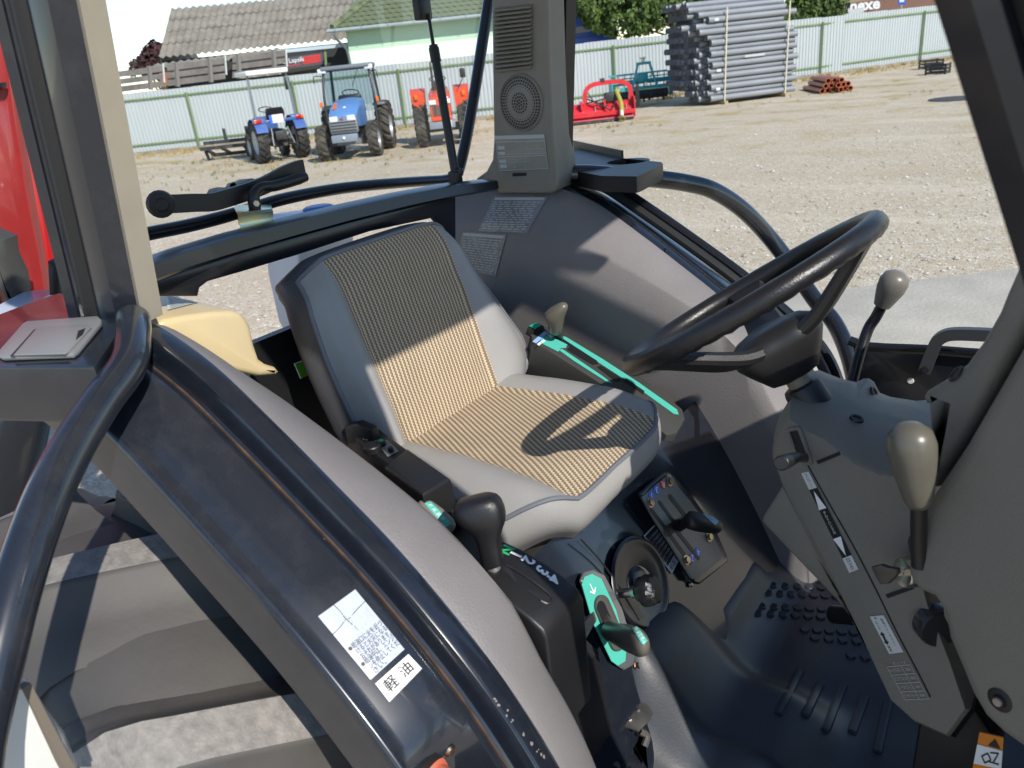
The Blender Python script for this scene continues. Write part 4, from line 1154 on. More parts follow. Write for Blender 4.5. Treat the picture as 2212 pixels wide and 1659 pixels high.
gb = bvh_of(gate)
for ch, (x, y), m in (('1', (1407, 1070), M_BLUEP), ('3', (1418, 1058), M_BLUEP), ('R', (1432, 1046), M_REDP), ('2', (1495, 1205), M_BLUEP), ('4', (1508, 1192), M_BLUEP)):
    c = CP(x, y, 0.0158)
    sp = mk('gear_mark', latm([(0, 0.0004), (0.0085, 0.0004), (0.0086, -0.0005)], 18, c, CN), m, gate)
    Mx = frame_on(c + CN * 0.0009, Vector((0, -1, 0)) * -1, CDIR * -1)
    Mx = frame_on(c + CN * 0.0009, (CP(1383, 1074) - CP(1436, 1030)) * -1, CDIR * -1)
    text(ch, 0.017, Mx @ Matrix.Rotation(radians(150), 4, 'Z'), M_WHITEP, gate)
for x, y in ((1404, 1086), (1446, 1040), (1482, 1210), (1531, 1160)):
    c = CP(x, y, 0.0155)
    mk('gate_bolt', latm([(0.010, 0), (0.010, 0.0015), (0.0065, 0.002), (0.0065, 0.0065), (0, 0.007)], 12, c, CN), M_BOLT, gate)
lv = [CP(1465, 1138, 0.01), CP(1480, 1128, 0.03), CP(1497, 1118, 0.055)]
lev = mk('range_lever', barm(lv[0], lv[2], 0.02, 0.012, up=CN), M_BLACKI, TR)
ka, kb_ = P(1484, 1122, X=-0.50), P(1556, 1138, X=-0.46)
rr_ = []
for f, w, t in ((0, .010, .010), (.08, .017, .014), (.3, .018, .015), (.6, .017, .0145), (.88, .015, .012), (.97, .011, .009), (1.0, .004, .004)):
    p = ka + (kb_ - ka) * f; tt = (kb_ - ka).normalized(); s = tt.cross(Vector((0.5, -0.6, 0.6))).normalized(); u2 = s.cross(tt)
    rr_.append([p + s * (w * cos(2 * pi * i / 18)) + u2 * (t * sin(2 * pi * i / 18)) for i in range(18)])
bm = bmesh.new(); loft(bm, rr_); kn_o = mk('knob', bm, M_BLACK, lev, sm=60)
q = Patch(bvh_of(kn_o), [(1516, 1109), (1526, 1104), (1554, 1127), (1546, 1136)], 6, 6)
q.sheet('inlay', M_PALEBLUE, lev, 0.0008, .0, .05, 1, .95)
q.print_lines([(c, .13, .5, .2 + .2 * k, 'CENTER') for k, c in enumerate('副変速')], M_GREYP, lev, 0.0016)
# teal gate at the near end with its taupe lever
tq = [(1256, 1262), (1262, 1246), (1278, 1240), (1298, 1250), (1330, 1318), (1352, 1400), (1350, 1428), (1334, 1438), (1320, 1428), (1280, 1345)]
mk('gate_bezel', prm([CP(x + (x - 1305) * .22 + 3, y + (y - 1340) * .10, 0.002) for x, y in tq], CN * 0.008, 0.004, 3), mat('clear_bezel', (0.10, 0.105, 0.11), 0.2, coat=0.5), cov)
tg = mk('teal_gate', prm([CP(x, y, 0.0104) for x, y in tq], CN * 0.001), M_TEAL, TR)
sl_ = []
def ring_slot(a, b, w, off, m, name, h=0.006):
    pa, pb = CP(*a, off), CP(*b, off); t = (pb - pa).normalized(); s = t.cross(CN); pts = []
    for i in range(13): an = pi / 2 + pi * i / 12; pts.append(pa + t * (w * cos(an)) + s * (w * sin(an)))
    for i in range(13): an = -pi / 2 + pi * i / 12; pts.append(pb + t * (w * cos(an)) + s * (w * sin(an)))
    bm = bmesh.new(); prism(bm, pts, CN * h, 0.002 if h > 0.003 else 0); return mk(name, bm, m, tg)
ring_slot((1298, 1310), (1328, 1382), 0.0185, 0.0112, mat('grommet', (0.07, 0.065, 0.06), 0.6), 'grommet', 0.007)
ring_slot((1299, 1312), (1327, 1378), 0.0105, 0.0184, M_BLACKI, 'gate_slot', 0.0008)
mk('lever_blade', barm(CP(1302, 1318, 0.0), CP(1318, 1352, 0.03), 0.014, 0.01, up=CN), mat('dull_steel', (0.16, 0.15, 0.14), 0.4, metal=0.6), tg)
q = Patch(bvh_of(tg), [(1262, 1262), (1280, 1248), (1298, 1275), (1272, 1295)], 3, 3)
q.print_lines([('^', [(.45, .2), (.52, .2), (.52, .8), (.45, .8)]), ('^', [(.2, .62), (.48, .95), (.48, .82), (.28, .58)]), ('^', [(.8, .62), (.48, .95), (.48, .82), (.72, .58)])], M_WHITEP, tg, 0.001)
ka, kb_ = CP(1312, 1362, 0.018), CP(1312, 1362, 0.018) + (P(1392, 1392, X=-0.40) - CP(1312, 1362, 0.018)) * 1.0
bl = mk('quick_lever', barm(CP(1310, 1360, -0.01), ka + (kb_ - ka) * .2, 0.012, 0.016, up=CN), M_BLACKI, TR)
rr_ = []
for f, w, t in ((0, .012, .012), (.1, .0165, .015), (.35, .0175, .0155), (.6, .0205, .0165), (.85, .021, .015), (.95, .017, .011), (1.0, .006, .005)):
    p = ka + (kb_ - ka) * f; tt = (kb_ - ka).normalized(); s = tt.cross(Vector((0.6, -0.4, 0.6))).normalized(); u2 = s.cross(tt)
    s = tt.cross(CN).normalized(); u2 = s.cross(tt)
    rr_.append([p + s * (w * cos(2 * pi * i / 18)) + u2 * (t * sin(2 * pi * i / 18)) for i in range(18)])
bm = bmesh.new(); loft(bm, rr_); kn_o = mk('knob', bm, M_TAUPE, bl, sm=60)
q = Patch(bvh_of(kn_o), [(1366, 1358), (1377, 1353), (1398, 1385), (1388, 1392)], 5, 6)
q.sheet('inlay', M_TEAL, bl, 0.0010)
q.print_lines([(c, .12, .5, .15 + .2 * k, 'CENTER') for k, c in enumerate('逆転切換')], M_WHITEP, bl, 0.0018)
mk('cover_bolt', latm([(0.010, 0), (0.010, 0.0015), (0.0065, 0.002), (0.0065, 0.006), (0.003, 0.0065), (0, 0.005)], 6, CP(1375, 1437, 0.002), CN), M_BOLT, cov)
mk('cover_bolt', latm([(0.006, 0), (0.004, 0.004), (0, 0.005)], 8, CP(1492, 1262, 0.002), CN), M_BOLT, cov)

# ---------------- near console: black gear box with gate numbers, gear lever
def gb_top(x, y, Y): return P(x, y, Y=Y)
YN, YF = 0.618, 0.712
far_e = [(1085, 1166), (1130, 1186), (1180, 1215), (1225, 1248), (1252, 1272), (1262, 1292)]
topF = [P(x, y, Y=YF) for x, y in far_e]
topN = [Vector((p.x, YN, p.z)) for p in topF]
botF = [Vector((p.x, YF, 0.98)) for p in topF]; botN = [Vector((p.x, YN, 0.98)) for p in topF]
back = Vector((-0.10, 0, 0.02))
topF = [topF[0] + back] + topF; topN = [topN[0] + back] + topN; botF = [botF[0] + Vector((-0.1, 0, 0))] + botF; botN = [botN[0] + Vector((-0.1, 0, 0))] + botN
bm = bmesh.new()
rings = [[a, b, c, d] for a, b, c, d in zip(topF, topN, botN, botF)]
loft(bm, rings)
es = [e for e in bm.edges if e.calc_length() > 0.0]
bmesh.ops.bevel(bm, geom=[e for e in bm.edges if len(e.link_faces) == 2 and e.calc_face_angle() > 1.0], offset=0.005, segments=3, affect='EDGES', profile=0.5)
recalc(bm)
gbx = mk('gear_console', bm, M_BLACK, TR, sm=40)
gbb = bvh_of(gbx)
def hp_(x, y, off=0.0, b=gbb):
    p, nn = hit(b, x, y)
    if p is None: p, nn = PN(x, y, topF[2], Vector((0.35, 0, 1)).normalized()), Vector((0.3, 0, 0.95))
    return p + nn * off
grv = [hp_(x, y, 0.0006) for x, y in ((1082, 1228), (1092, 1222), (1110, 1230), (1150, 1256), (1178, 1277), (1190, 1290), (1190, 1300), (1180, 1304), (1168, 1298), (1140, 1278), (1105, 1250))]
bm = bmesh.new(); bm.faces.new([bm.verts.new(p) for p in grv]); mk('gate_groove', bm, mat('groove_black', (0.02, 0.02, 0.021), 0.3), gbx, sm=0)
bm = bmesh.new(); tube(bm, catmull(grv[1:9], 2), 0.0022, 6, 0); recalc(bm); mk('groove_edge', bm, M_BLACK, gbx)
for ch, q4, m in (('N', [(1112, 1178), (1104, 1192), (1085, 1184), (1092, 1172)], M_GREENP), ('1', [(1133, 1186), (1121, 1206), (1105, 1196), (1116, 1178)], M_WHITEP), ('2', [(1158, 1200), (1146, 1222), (1132, 1206), (1145, 1190)], M_WHITEP), ('3', [(1188, 1222), (1176, 1240), (1160, 1230), (1172, 1212)], M_WHITEP), ('4', [(1213, 1240), (1202, 1258), (1185, 1246), (1196, 1228)], M_WHITEP)):
    cx_ = sum(p[0] for p in q4) / 4 - 5; cy_ = sum(p[1] for p in q4) / 4 + 7
    c = hp_(cx_, cy_, 0.0012)
    nn = hit(gbb, cx_, cy_)[1] or Vector((0.3, 0, 0.95))
    ex = Vector((0, -1, 0))
    ey = nn.cross(ex)
    text(ch, 0.025, frame_on(c, ex, ey), m, gbx, bold=0.0009)
# gear lever
g0 = hp_(1066, 1226); g1 = P(1046, 1105, Y=0.668)
gl_ = mk('gear_lever', tubem([g0 - Vector((0, 0, 0.01)), g0, g0 + (g1 - g0) * .1], 0.010, 14, 0), mat('dull_zinc', (0.5, 0.5, 0.48), 0.4, metal=0.8), TR)
rr_ = []
ax_ = (g1 - g0); tt = ax_.normalized(); fw = (Vector((0.62, -0.5, 0)) - tt * Vector((0.62, -0.5, 0)).dot(tt)).normalized(); sw_ = tt.cross(fw)
hx = RGT
for f, rx, ry, sh_ in ((.06, .0150, .0150, 0), (.12, .0158, .0158, 0), (.35, .0155, .016, 0), (.55, .0175, .0175, .0), (.68, .0215, .020, .001), (.78, .027, .0225, .0), (.87, .0315, .024, -.003), (.98, .034, .0245, -.006), (1.10, .034, .0235, -.009), (1.18, .0305, .021, -.010), (1.235, .023, .016, -.011), (1.25, .010, .007, -.012)):
    c = g0 + ax_ * f + hx * sh_
    e1_ = (hx - tt * hx.dot(tt)).normalized() * 1.0 + Vector((0, 0, 0.12)); e2_ = tt.cross(e1_).normalized()
    rr_.append([c + e1_ * (rx * (1 if True else 0) * (abs(cos(a)) ** .65) * (1 if cos(a) > 0 else -1)) + e2_ * (ry * (abs(sin(a)) ** .65) * (1 if sin(a) > 0 else -1)) for a in [2 * pi * i / 24 for i in range(24)]])
bm = bmesh.new(); loft(bm, rr_); mk('knob', bm, mat('soft_black', (0.011, 0.011, 0.012), 0.36, bump=0.2, bscale=500, vor=True), gl_, sm=70)
# black hinged box beside the seat
bq = [(879, 966), (905, 980), (975, 1030), (976, 1040), (970, 1052), (928, 1085), (918, 1082), (830, 1010), (832, 1004)]
tb4 = [P(880, 966, Y=0.745), P(976, 1034, Y=0.745), P(915, 1074, Y=0.675), P(828, 1006, Y=0.675)]
mzz = sum(p.z for p in tb4) / 4
sb_ = bmesh.new()
topq = [P(880, 966, Z=mzz), P(972, 1030, Z=mzz), P(912, 1068, Z=mzz), P(829, 1006, Z=mzz)]
prism(sb_, topq, (0.006, 0, -0.07), 0.007, 3)
abx = mk('control_box', sb_, M_BLACK, TR, sm=40)
# dial panel with lettering
pz = mzz - 0.035
ppz = [(733, 918), (766, 905), (800, 912), (885, 975), (890, 985), (850, 1005), (836, 998)]
dpl = mk('dial_panel', prm([P(x, y, Z=pz) for x, y in ppz], (0, 0, -0.05), 0.003), M_BLACK, TR)
q = Patch(bvh_of(dpl), [(812, 938), (792, 956), (778, 945), (797, 926)], 3, 3)
q.print_lines([('UFO', .34, .5, .25, 'CENTER', 0.0002)], M_WHITEP, dpl, 0.001)
q = Patch(bvh_of(dpl), [(812, 938), (795, 958), (782, 948), (800, 928)], 3, 3)
q.print_lines([('エコトラ', .30, .5, .85, 'CENTER')], M_WHITEP, dpl, 0.001)
q = Patch(bvh_of(dpl), [(808, 952), (838, 952), (862, 976), (838, 988)], 3, 3)
q.sheet('switch_plate', M_LIDGREY, dpl, 0.0012)
for x, y, r, m in ((824, 962, 0.0085, M_BLACK), (845, 976, 0.005, M_BLACK)):
    b_o = mk('push_button', latm([(r, 0), (r, 0.007), (r * .8, 0.009), (0, 0.009)], 18, P(x, y, Z=pz + 0.001), (0, 0, 1)), m, dpl)
    if r > 0.006: mk('button_cap', latm([(r * .6, 0.009), (r * .55, 0.0105), (0, 0.011)], 16, P(x, y, Z=pz + 0.001), (0, 0, 1)), M_GREENP, dpl)
mk('dial', latm([(0.0155, 0), (0.0155, 0.010), (0.014, 0.012), (0, 0.012)], 26, P(805, 974, Z=pz), (0, 0, 1)), M_BLACK, dpl)
# small lever with green inlay
ka, kb_ = P(905, 1085, Y=0.668), P(978, 1148, Y=0.672)
rr_ = []
for f, w, t in ((0, .004, .004), (.04, .010, .009), (.15, .014, .013), (.5, .0155, .015), (.85, .0145, .014), (.96, .010, .010), (1.0, .004, .004)):
    p = ka + (kb_ - ka) * f; tt = (kb_ - ka).normalized(); s = tt.cross(Vector((0, 0, 1))).normalized(); u2 = s.cross(tt)
    rr_.append([p + s * (w * cos(2 * pi * i / 16)) + u2 * (t * sin(2 * pi * i / 16)) for i in range(16)])
bm = bmesh.new(); loft(bm, rr_); hl = mk('hitch_lever', bm, M_DASH, TR, sm=60)
q = Patch(bvh_of(hl), [(917, 1088), (930, 1084), (976, 1132), (962, 1138)], 6, 6)
q.sheet('inlay', M_TEAL, hl, 0.0008)
q.print_lines([(c, .09, .5, .15 + .19 * k, 'CENTER') for k, c in enumerate('作業機昇')], M_WHITEP, hl, 0.0015)
mk('lever_arm', barm(P(985, 1130, Y=0.69), P(1010, 1110, Y=0.72), 0.016, 0.02), M_BLACKI, hl)
mk('console_tray', prm([P(x, y, Z=1.15) for x, y in ((930, 1070), (1000, 1030), (1085, 1090), (1060, 1170), (1000, 1160))], (0, 0, -0.05), 0.004), M_DASH, TR)
mk('console_wall', prm([Vector((x, 0.62, z)) for x, z in ((-1.06, 1.24), (-0.66, 1.10), (-0.50, 1.0), (-0.47, 0.70), (-1.06, 0.70))], (0, 0.16, 0)), M_BLACK, TR)
mk('console_skirt', prm([P(x, y, Y=0.72) for x, y in ((1188, 1398), (1262, 1345), (1268, 1365), (1225, 1440), (1212, 1445))], (0, 0.03, 0), 0.003), M_DASH, TR)

# ---------------- far console: teal gate with levers
ft = [(1146, 722), (1150, 712), (1176, 704), (1210, 712), (1280, 748), (1360, 796), (1430, 845), (1475, 884), (1480, 905), (1462, 935), (1440, 940), (1380, 890), (1300, 830), (1200, 766), (1152, 738)]
FZ0 = P(1175, 730, Y=1.36); FZ1 = P(1465, 905, Y=1.36)
fdir = (FZ1 - FZ0).normalized(); fn = Vector((0, 1, 0)).cross(fdir) * -1
if fn.z < 0: fn = -fn
def FP(x, y, off=0.0): return PN(x, y, FZ0 + fn * off, fn)
fc = mk('far_console', prm([FP(x, y) for x, y in ft], fn * -0.16 + Vector((0, 0.02, 0)), 0.004), mat('dark_console', (0.05, 0.05, 0.046), 0.4), TR)
for nm, q in (('teal_inlay', [(1166, 738), (1172, 730), (1190, 722), (1200, 726), (1226, 744), (1222, 752), (1212, 752), (1206, 760), (1170, 742)]), ('teal_inlay', [(1213, 727), (1222, 728), (1300, 775), (1380, 827), (1462, 885), (1466, 896), (1455, 894), (1380, 840), (1300, 788), (1218, 735)]), ('teal_inlay', [(1208, 757), (1214, 754), (1300, 812), (1322, 828), (1312, 826), (1240, 780)])):
    mk(nm, prm([FP(x, y, 0.0006) for x, y in q], fn * 0.0008), M_TEAL, fc)
for q in ([(1196, 724), (1210, 728), (1225, 738), (1290, 780), (1292, 786), (1280, 788), (1236, 762), (1225, 755), (1232, 748), (1200, 732)], [(1290, 793), (1298, 790), (1340, 816), (1340, 823), (1330, 824)], [(1346, 822), (1352, 818), (1392, 845), (1390, 852)]):
    mk('slot', prm([FP(x, y, 0.0007) for x, y in q], fn * 0.0008), M_BLACKI, fc)
mk('shift_legend', prm([FP(x, y, 0.0008) for x, y in ((1150, 738), (1176, 716), (1184, 720), (1158, 742))], fn * 0.0008), mat('legend_blue', (0.25, 0.42, 0.75), 0.4), fc)
for q in ([(1160, 744), (1166, 739), (1170, 742), (1164, 747)], [(1168, 738), (1174, 734), (1178, 737), (1172, 741)]):
    mk('legend_block', prm([FP(x, y, 0.0008) for x, y in q], fn * 0.0008), M_WHITEP, fc)
mk('legend_arrow', tubem([FP(x, y, 0.0016) for x, y in ((1183, 722), (1191, 730), (1187, 724), (1196, 728))], 0.0007, 5, 0), M_WHITEP, fc)
# rocker switch
sw2 = mk('rocker_switch', prm([FP(x, y, 0.012) for x, y in ((1140, 706), (1160, 698), (1176, 704), (1154, 714))], fn * -0.022, 0.002), M_BLACK, TR)
mk('switch_cap', prm([FP(x, y, 0.0121) for x, y in ((1143, 705), (1159, 699), (1171, 703), (1155, 711))], fn * 0.003, 0.001), mat('green_switch', (0.01, 0.38, 0.22), 0.35), sw2)
# lever
la, lb_ = FP(1210, 742, -0.02), P(1198, 706, Y=1.36)
ll = mk('depth_lever', barm(la, lb_ + (lb_ - la) * .3, 0.024, 0.006, up=(0, 1, 0.3)), mat('dark_blade', (0.03, 0.032, 0.03), 0.4), TR)
ka, kb_ = P(1199, 716, Y=1.36), P(1207, 657, Y=1.345)
rr_ = []
for f, w, t, sh_ in ((-.05, .011, .010, 0), (.02, .0155, .0135, 0), (.2, .0165, .015, 0), (.45, .021, .0175, -.004), (.62, .0235, .018, -.006), (.78, .020, .0165, .0), (.92, .0145, .013, .007), (1.0, .009, .008, .010), (1.03, .003, .003, .010)):
    c = ka + (kb_ - ka) * f + RGT * sh_; tt = (kb_ - ka).normalized(); s = (RGT - tt * RGT.dot(tt)).normalized(); u2 = s.cross(tt)
    rr_.append([c + s * (w * cos(2 * pi * i / 18)) + u2 * (t * sin(2 * pi * i / 18)) for i in range(18)])
bm = bmesh.new(); loft(bm, rr_); mk('knob', bm, M_TAUPE, ll, sm=60)

# ---------------- floor with rubber mat
def sstep(a, b, x):
    t = min(max((x - a) / (b - a), 0), 1); return t * t * (3 - 2 * t)
def floor_h(x, y):
    h = FLOOR_Z
    # tunnel over the gearbox
    hump = sstep(0.84, 0.92, y) * (1 - sstep(1.06, 1.16, y)) * (1 - sstep(-0.30, -0.16, x))
    h += 0.065 * hump
    h += (1 - sstep(-0.52, -0.36, x)) * (0.095 + 0.045 * (1 - sstep(0.96, 1.24, y)) * sstep(0.80, 0.88, y))
    # small roll beside the far wall
    h += 0.03 * math.exp(-((x + 0.46) / 0.022) ** 2) * sstep(1.14, 1.2, y) * (1 - sstep(1.36, 1.42, y))
    h -= 0.05 * (1 - sstep(0.84, 0.92, y)) * sstep(-0.4, -0.2, x)
    h += 0.004 * noise.noise(Vector((x * 9, y * 9, 0)))
    return h
rows = []
for i in range(61):
    x = -0.58 + 0.80 * i / 60
    rows.append([Vector((x, 0.56 + 0.96 * j / 70, floor_h(x, 0.56 + 0.96 * j / 70))) for j in range(71)])
bm = bmesh.new(); grid(bm, rows); recalc(bm)
for f in bm.faces:
    if f.normal.z < 0: f.normal_flip()
fm = mk('floor_mat', bm, M_MAT, TR, sm=60)
fmb = bvh_of(fm)
stud = bmesh.new(); lathe(stud, [(0.0098, -0.002), (0.0095, 0.0025), (0.008, 0.0042), (0, 0.0044)], 12); smooth(stud, 40)
sme = bpy.data.meshes.new('stud'); stud.to_mesh(sme); stud.free(); sme.materials.append(M_MAT)
for r0, (xa, ya, xb_, yb, nn_) in enumerate(((1669, 1265, 1800, 1272, 6), (1659, 1281, 1806, 1290, 7), (1645, 1310, 1800, 1318, 7), (1636, 1325, 1800, 1335, 7), (1738, 1361, 1870, 1368, 6), (1760, 1379, 1880, 1388, 5), (1838, 1417, 1900, 1424, 3))):
    for k in range(nn_):
        f = k / (nn_ - 1); x, y = xa + (xb_ - xa) * f, ya + (yb - ya) * f
        p, nn = hit(fmb, x, y)
        if p is None: continue
        o = link('stud', sme, None, fm); o.location = p
        o.matrix_parent_inverse = wmat(fm).inverted()
for (xa, ya), (xb_, yb) in (((1728, 1450), (1681, 1542)), ((1772, 1478), (1738, 1546)), ((1822, 1480), (1782, 1578)), ((1870, 1503), (1840, 1582)), ((1920, 1513), (1895, 1625))):
    pts = []
    for k in range(6):
        p, nn = hit(fmb, xa + (xb_ - xa) * k / 5, ya + (yb - ya) * k / 5)
        if p: pts.append(p + nn * 0.0005)
    bm = bmesh.new(); sweep(bm, pts, [(0.004, -.0065), (0.006, 0), (0.004, .0065), (-0.003, .008), (-0.003, -.008)]); recalc(bm); mk('rib', bm, M_MAT, fm)
# side of the mat that rolls up to the near sill, boot under the dash
mk('front_wall', prm([Vector((0.20, 0.60, 0.62)), Vector((0.20, 1.50, 0.62)), Vector((0.16, 1.50, 1.15)), Vector((0.16, 0.60, 1.15))], (0.03, 0, 0)), M_MAT, TR)
# pedal behind the column, lower left
mk('pedal_arm', tubem([P(1800, 1327, Y=1.18), P(1850, 1331, Y=1.16), P(1890, 1334, Y=1.14)], 0.016, 12, 0), M_BLACK, TR)
# diff-lock pedal by the near sill
pd = [(1357, 1518), (1372, 1511), (1403, 1524), (1411, 1538), (1404, 1552), (1378, 1578), (1360, 1570), (1318, 1562), (1315, 1556)]
PZ = 0.83
ped = mk('foot_pedal', prm([P(x, y, Z=PZ) for x, y in pd], (0, 0, -0.006), 0.002), mat('worn_pedal', (0.13, 0.125, 0.115), 0.4, metal=0.5, var=0.3, vscale=30), TR)
for a, b_ in (((1325, 1556), (1340, 1546)), ((1352, 1540), (1362, 1556)), ((1372, 1522), (1380, 1534))):
    mk('tread_bar', barm(P(*a, Z=PZ + 0.001), P(*b_, Z=PZ + 0.001), 0.005, 0.003), M_STEEL, ped)
mk('pedal_arm', tubem([P(1385, 1575, Z=PZ - 0.02), P(1372, 1600, Z=PZ - 0.05), P(1350, 1640, Z=PZ - 0.09)], 0.009, 10, 3), M_BOLT, ped)
mk('pedal_link', tubem([P(1382, 1580, Z=PZ - 0.01), P(1398, 1590, Z=PZ - 0.02), P(1392, 1612, Z=PZ - 0.03)], 0.006, 8, 3), mat('grimy_steel', (0.12, 0.11, 0.1), 0.5, metal=0.6), ped)
# rubber-lipped slot the pedal comes through
sp_ = [P(x, y, Z=PZ - 0.03) for x, y in ((1328, 1660), (1305, 1610), (1288, 1560), (1283, 1525), (1292, 1508), (1308, 1502), (1322, 1508), (1330, 1530))]
mk('pedal_grommet', tubem(sp_, 0.010, 10, 4), mat('grommet_grey', (0.055, 0.055, 0.055), 0.55), TR)
mk('pedal_opening', prm([p - Vector((0, 0, 0.004)) for p in sp_] + [P(1400, 1660, Z=PZ - 0.034), P(1390, 1560, Z=PZ - 0.034)], (0, 0, -0.004)), M_BLACKI, TR)
mk('side_floor', prm([P(x, y, Z=PZ - 0.04) for x, y in ((1190, 1420), (1290, 1440), (1385, 1470), (1400, 1560), (1380, 1700), (1200, 1750))], (0, 0, -0.02)), M_PAINT2, TR)
mk('rubber_flap', prm([P(x, y, Z=PZ - 0.01) for x, y in ((1361, 1455), (1370, 1452), (1388, 1480), (1396, 1500), (1394, 1528), (1358, 1515), (1358, 1480))], (0, 0, -0.012), 0.004), mat('grey_flap', (0.16, 0.155, 0.15), 0.6), TR)

# ---------------- near mudguard stickers, cap, screw
fb3 = bvh_of(FEND[-1])
q = Patch(fb3, [(687, 1332), (767, 1274), (873, 1403), (800, 1469)], 10, 14)
st = q.sheet('fuel_warning_sticker', M_STICK, FEND[-1], 0.0012, n=12)
q.print_lines([('●', .05, .04, .555, 'LEFT'), ('給油口に火を近づ', .066, .15, .55, 'LEFT'), ('けると火災になる', .066, .15, .635, 'LEFT'), ('おそれがあります。', .066, .15, .72, 'LEFT'), ('●', .05, .04, .80, 'LEFT'), ('給油中は、エンジ', .066, .15, .795, 'LEFT'), ('ンを停止してくだ', .066, .15, .88, 'LEFT'), ('さい。', .066, .15, .955, 'LEFT')], M_BLACKI, FEND[-1], 0.002)
fade = mat('faded_print', (0.50, 0.54, 0.62), 0.35)
q.print_lines([('#', .10, .24, .92, .245), ('#', .10, .46, .92, .465), ('#', .10, .24, .105, .46), ('#', .915, .24, .92, .46), ('火気', .11, .68, .31, 'CENTER'), ('厳禁', .11, .68, .41, 'CENTER'), ('^', [(.28, .27), (.44, .45), (.12, .45)]), ('注意', .09, .55, .13, 'CENTER')], fade, FEND[-1], 0.002)
ck = []
q2 = q
for pl in ([(0.0, .28), (.2, .27), (.42, .235), (.5, .25), (.75, .22), (1, .20)], [(.42, .0), (.44, .12), (.43, .235), (.47, .36), (.5, .46)]):
    bm = bmesh.new(); tube(bm, [q.at(u, v, 0.0016) for u, v in pl], 0.0004, 5, 3); recalc(bm); mk('crack', bm, M_RUST, FEND[-1])
q = Patch(fb3, [(808, 1477), (881, 1412), (912, 1445), (840, 1519)], 16, 16)
q.sheet('sticker_border', M_BLACKI, FEND[-1], 0.0012, n=16)
q.sheet('diesel_sticker', M_WHITEP, FEND[-1], 0.0020, .015, .03, .985, .97, n=16)
q.print_lines([('軽', .47, .28, .5, 'CENTER', 0.00015), ('油', .47, .72, .5, 'CENTER', 0.00015)], M_BLACKI, FEND[-1], 0.0034)
p_, n_ = hit(fb3, 970, 1620)
mk('screw', latm([(0.0075, 0.0), (0.0075, 0.002), (0.005, 0.0045), (0, 0.0052)], 14, p_, n_), M_BOLT, FEND[-1])
p_, n_ = hit(fb3, 925, 1700)
mk('filler_cap', latm([(0.034, -0.01), (0.034, 0.004), (0.028, 0.006), (0.027, 0.016), (0.023, 0.02), (0, 0.021)], 26, p_, n_), M_ORANGE, TR)
mk('filler_neck', latm([(0.045, -0.004), (0.045, 0.002), (0.034, 0.004), (0.034, 0.0)], 26, p_, n_), M_BLACK, TR)
# paint chips along the flange
random.seed(21)
ffb = bvh_of(FEND[-1, 'fl'], FEND[-1])
for k in range(26):
    f = random.random()
    x0, y0 = (1060 + 125 * f + random.uniform(-6, 6), 1500 + 150 * f + random.uniform(-5, 5)) if k > 12 else (390 + 560 * f + random.uniform(-3, 3), 838 + 600 * f + random.uniform(-6, 6))
    p, nn = hit(ffb, x0, y0)
    if p is None or k < 10: continue
    e1_ = nn.orthogonal().normalized(); e2_ = nn.cross(e1_); s = random.uniform(.0008, .0022)
    bm = bmesh.new(); bm.faces.new([bm.verts.new(p + nn * 0.0006 + e1_ * (s * cos(a) * random.uniform(.6, 1.5)) + e2_ * (s * sin(a) * random.uniform(.6, 1.5))) for a in [2 * pi * i / 7 for i in range(7)]])
    mk('paint_chip', bm, mat('chip_tan', (0.20, 0.175, 0.15), 0.8), FEND[-1], sm=0)

# ---------------- near rear wheel
WXc, WZc = -1.15, 0.62
wh = empty('rear_wheel', (WXc, CY0 - 0.66, WZc), parent=TR)
bm = bmesh.new()
prof = [(0.36, 0.82), (0.45, 0.845), (0.53, 0.84), (0.575, 0.815), (0.598, 0.77), (0.606, 0.70), (0.607, 0.64), (0.604, 0.56), (0.59, 0.51), (0.55, 0.48), (0.45, 0.47), (0.36, 0.49)]
rows = []
for i in range(73):
    a = 2 * pi * i / 72
    rows.append([Vector((WXc + r_ * cos(a), CY0 - w, WZc + r_ * sin(a))) for r_, w in prof])
grid(bm, rows); bmesh.ops.remove_doubles(bm, verts=bm.verts, dist=1e-5); recalc(bm)
mk('tyre', bm, M_TYRE, wh, sm=60)
def lug(a0, sgn):
    """bar from the shoulder to the middle of the tread; returns body and worn top"""
    rows_b, top = [], []
    for k in range(9):
        f = k / 8
        w = 0.845 - 0.25 * f if sgn > 0 else 0.47 + 0.11 * f
        a = a0 - sgn * 0.0 + radians(-13 * f if sgn > 0 else -13 * (f) + 0)
        base = 0.607 - 0.05 * max(0, 1 - f / 0.3) ** 2
        h = 0.046 * (1 - 0.35 * max(0, 1 - f / .15)) 
        half = radians(3.0 + 1.0 * max(0, 1 - f / .3))
        def q(r_, an): return Vector((WXc + r_ * cos(an), CY0 - w, WZc + r_ * sin(an)))
        fl_ = ((-0.010, 11.0), (0.001, 8.0), (0.006, 6.0), (0.014, 4.0), (0.026, 2.3), (h - 0.006, 0.6))
        rows_b.append([q(base + dr, a - half - radians(an)) for dr, an in fl_] + [q(base + h, a - half), q(base + h, a + half)] + [q(base + dr, a + half + radians(an * 0.5)) for dr, an in fl_[::-1]])
        top.append([q(base + h + 0.0008, a - half * .97), q(base + h + 0.0014, a), q(base + h + 0.0008, a + half * .97)])
    bm = bmesh.new(); V2 = grid(bm, rows_b); bm.faces.new(V2[-1]); bm.faces.new(V2[0][::-1]); recalc(bm)
    t = bmesh.new(); grid(t, top); recalc(t)
    return bm, t
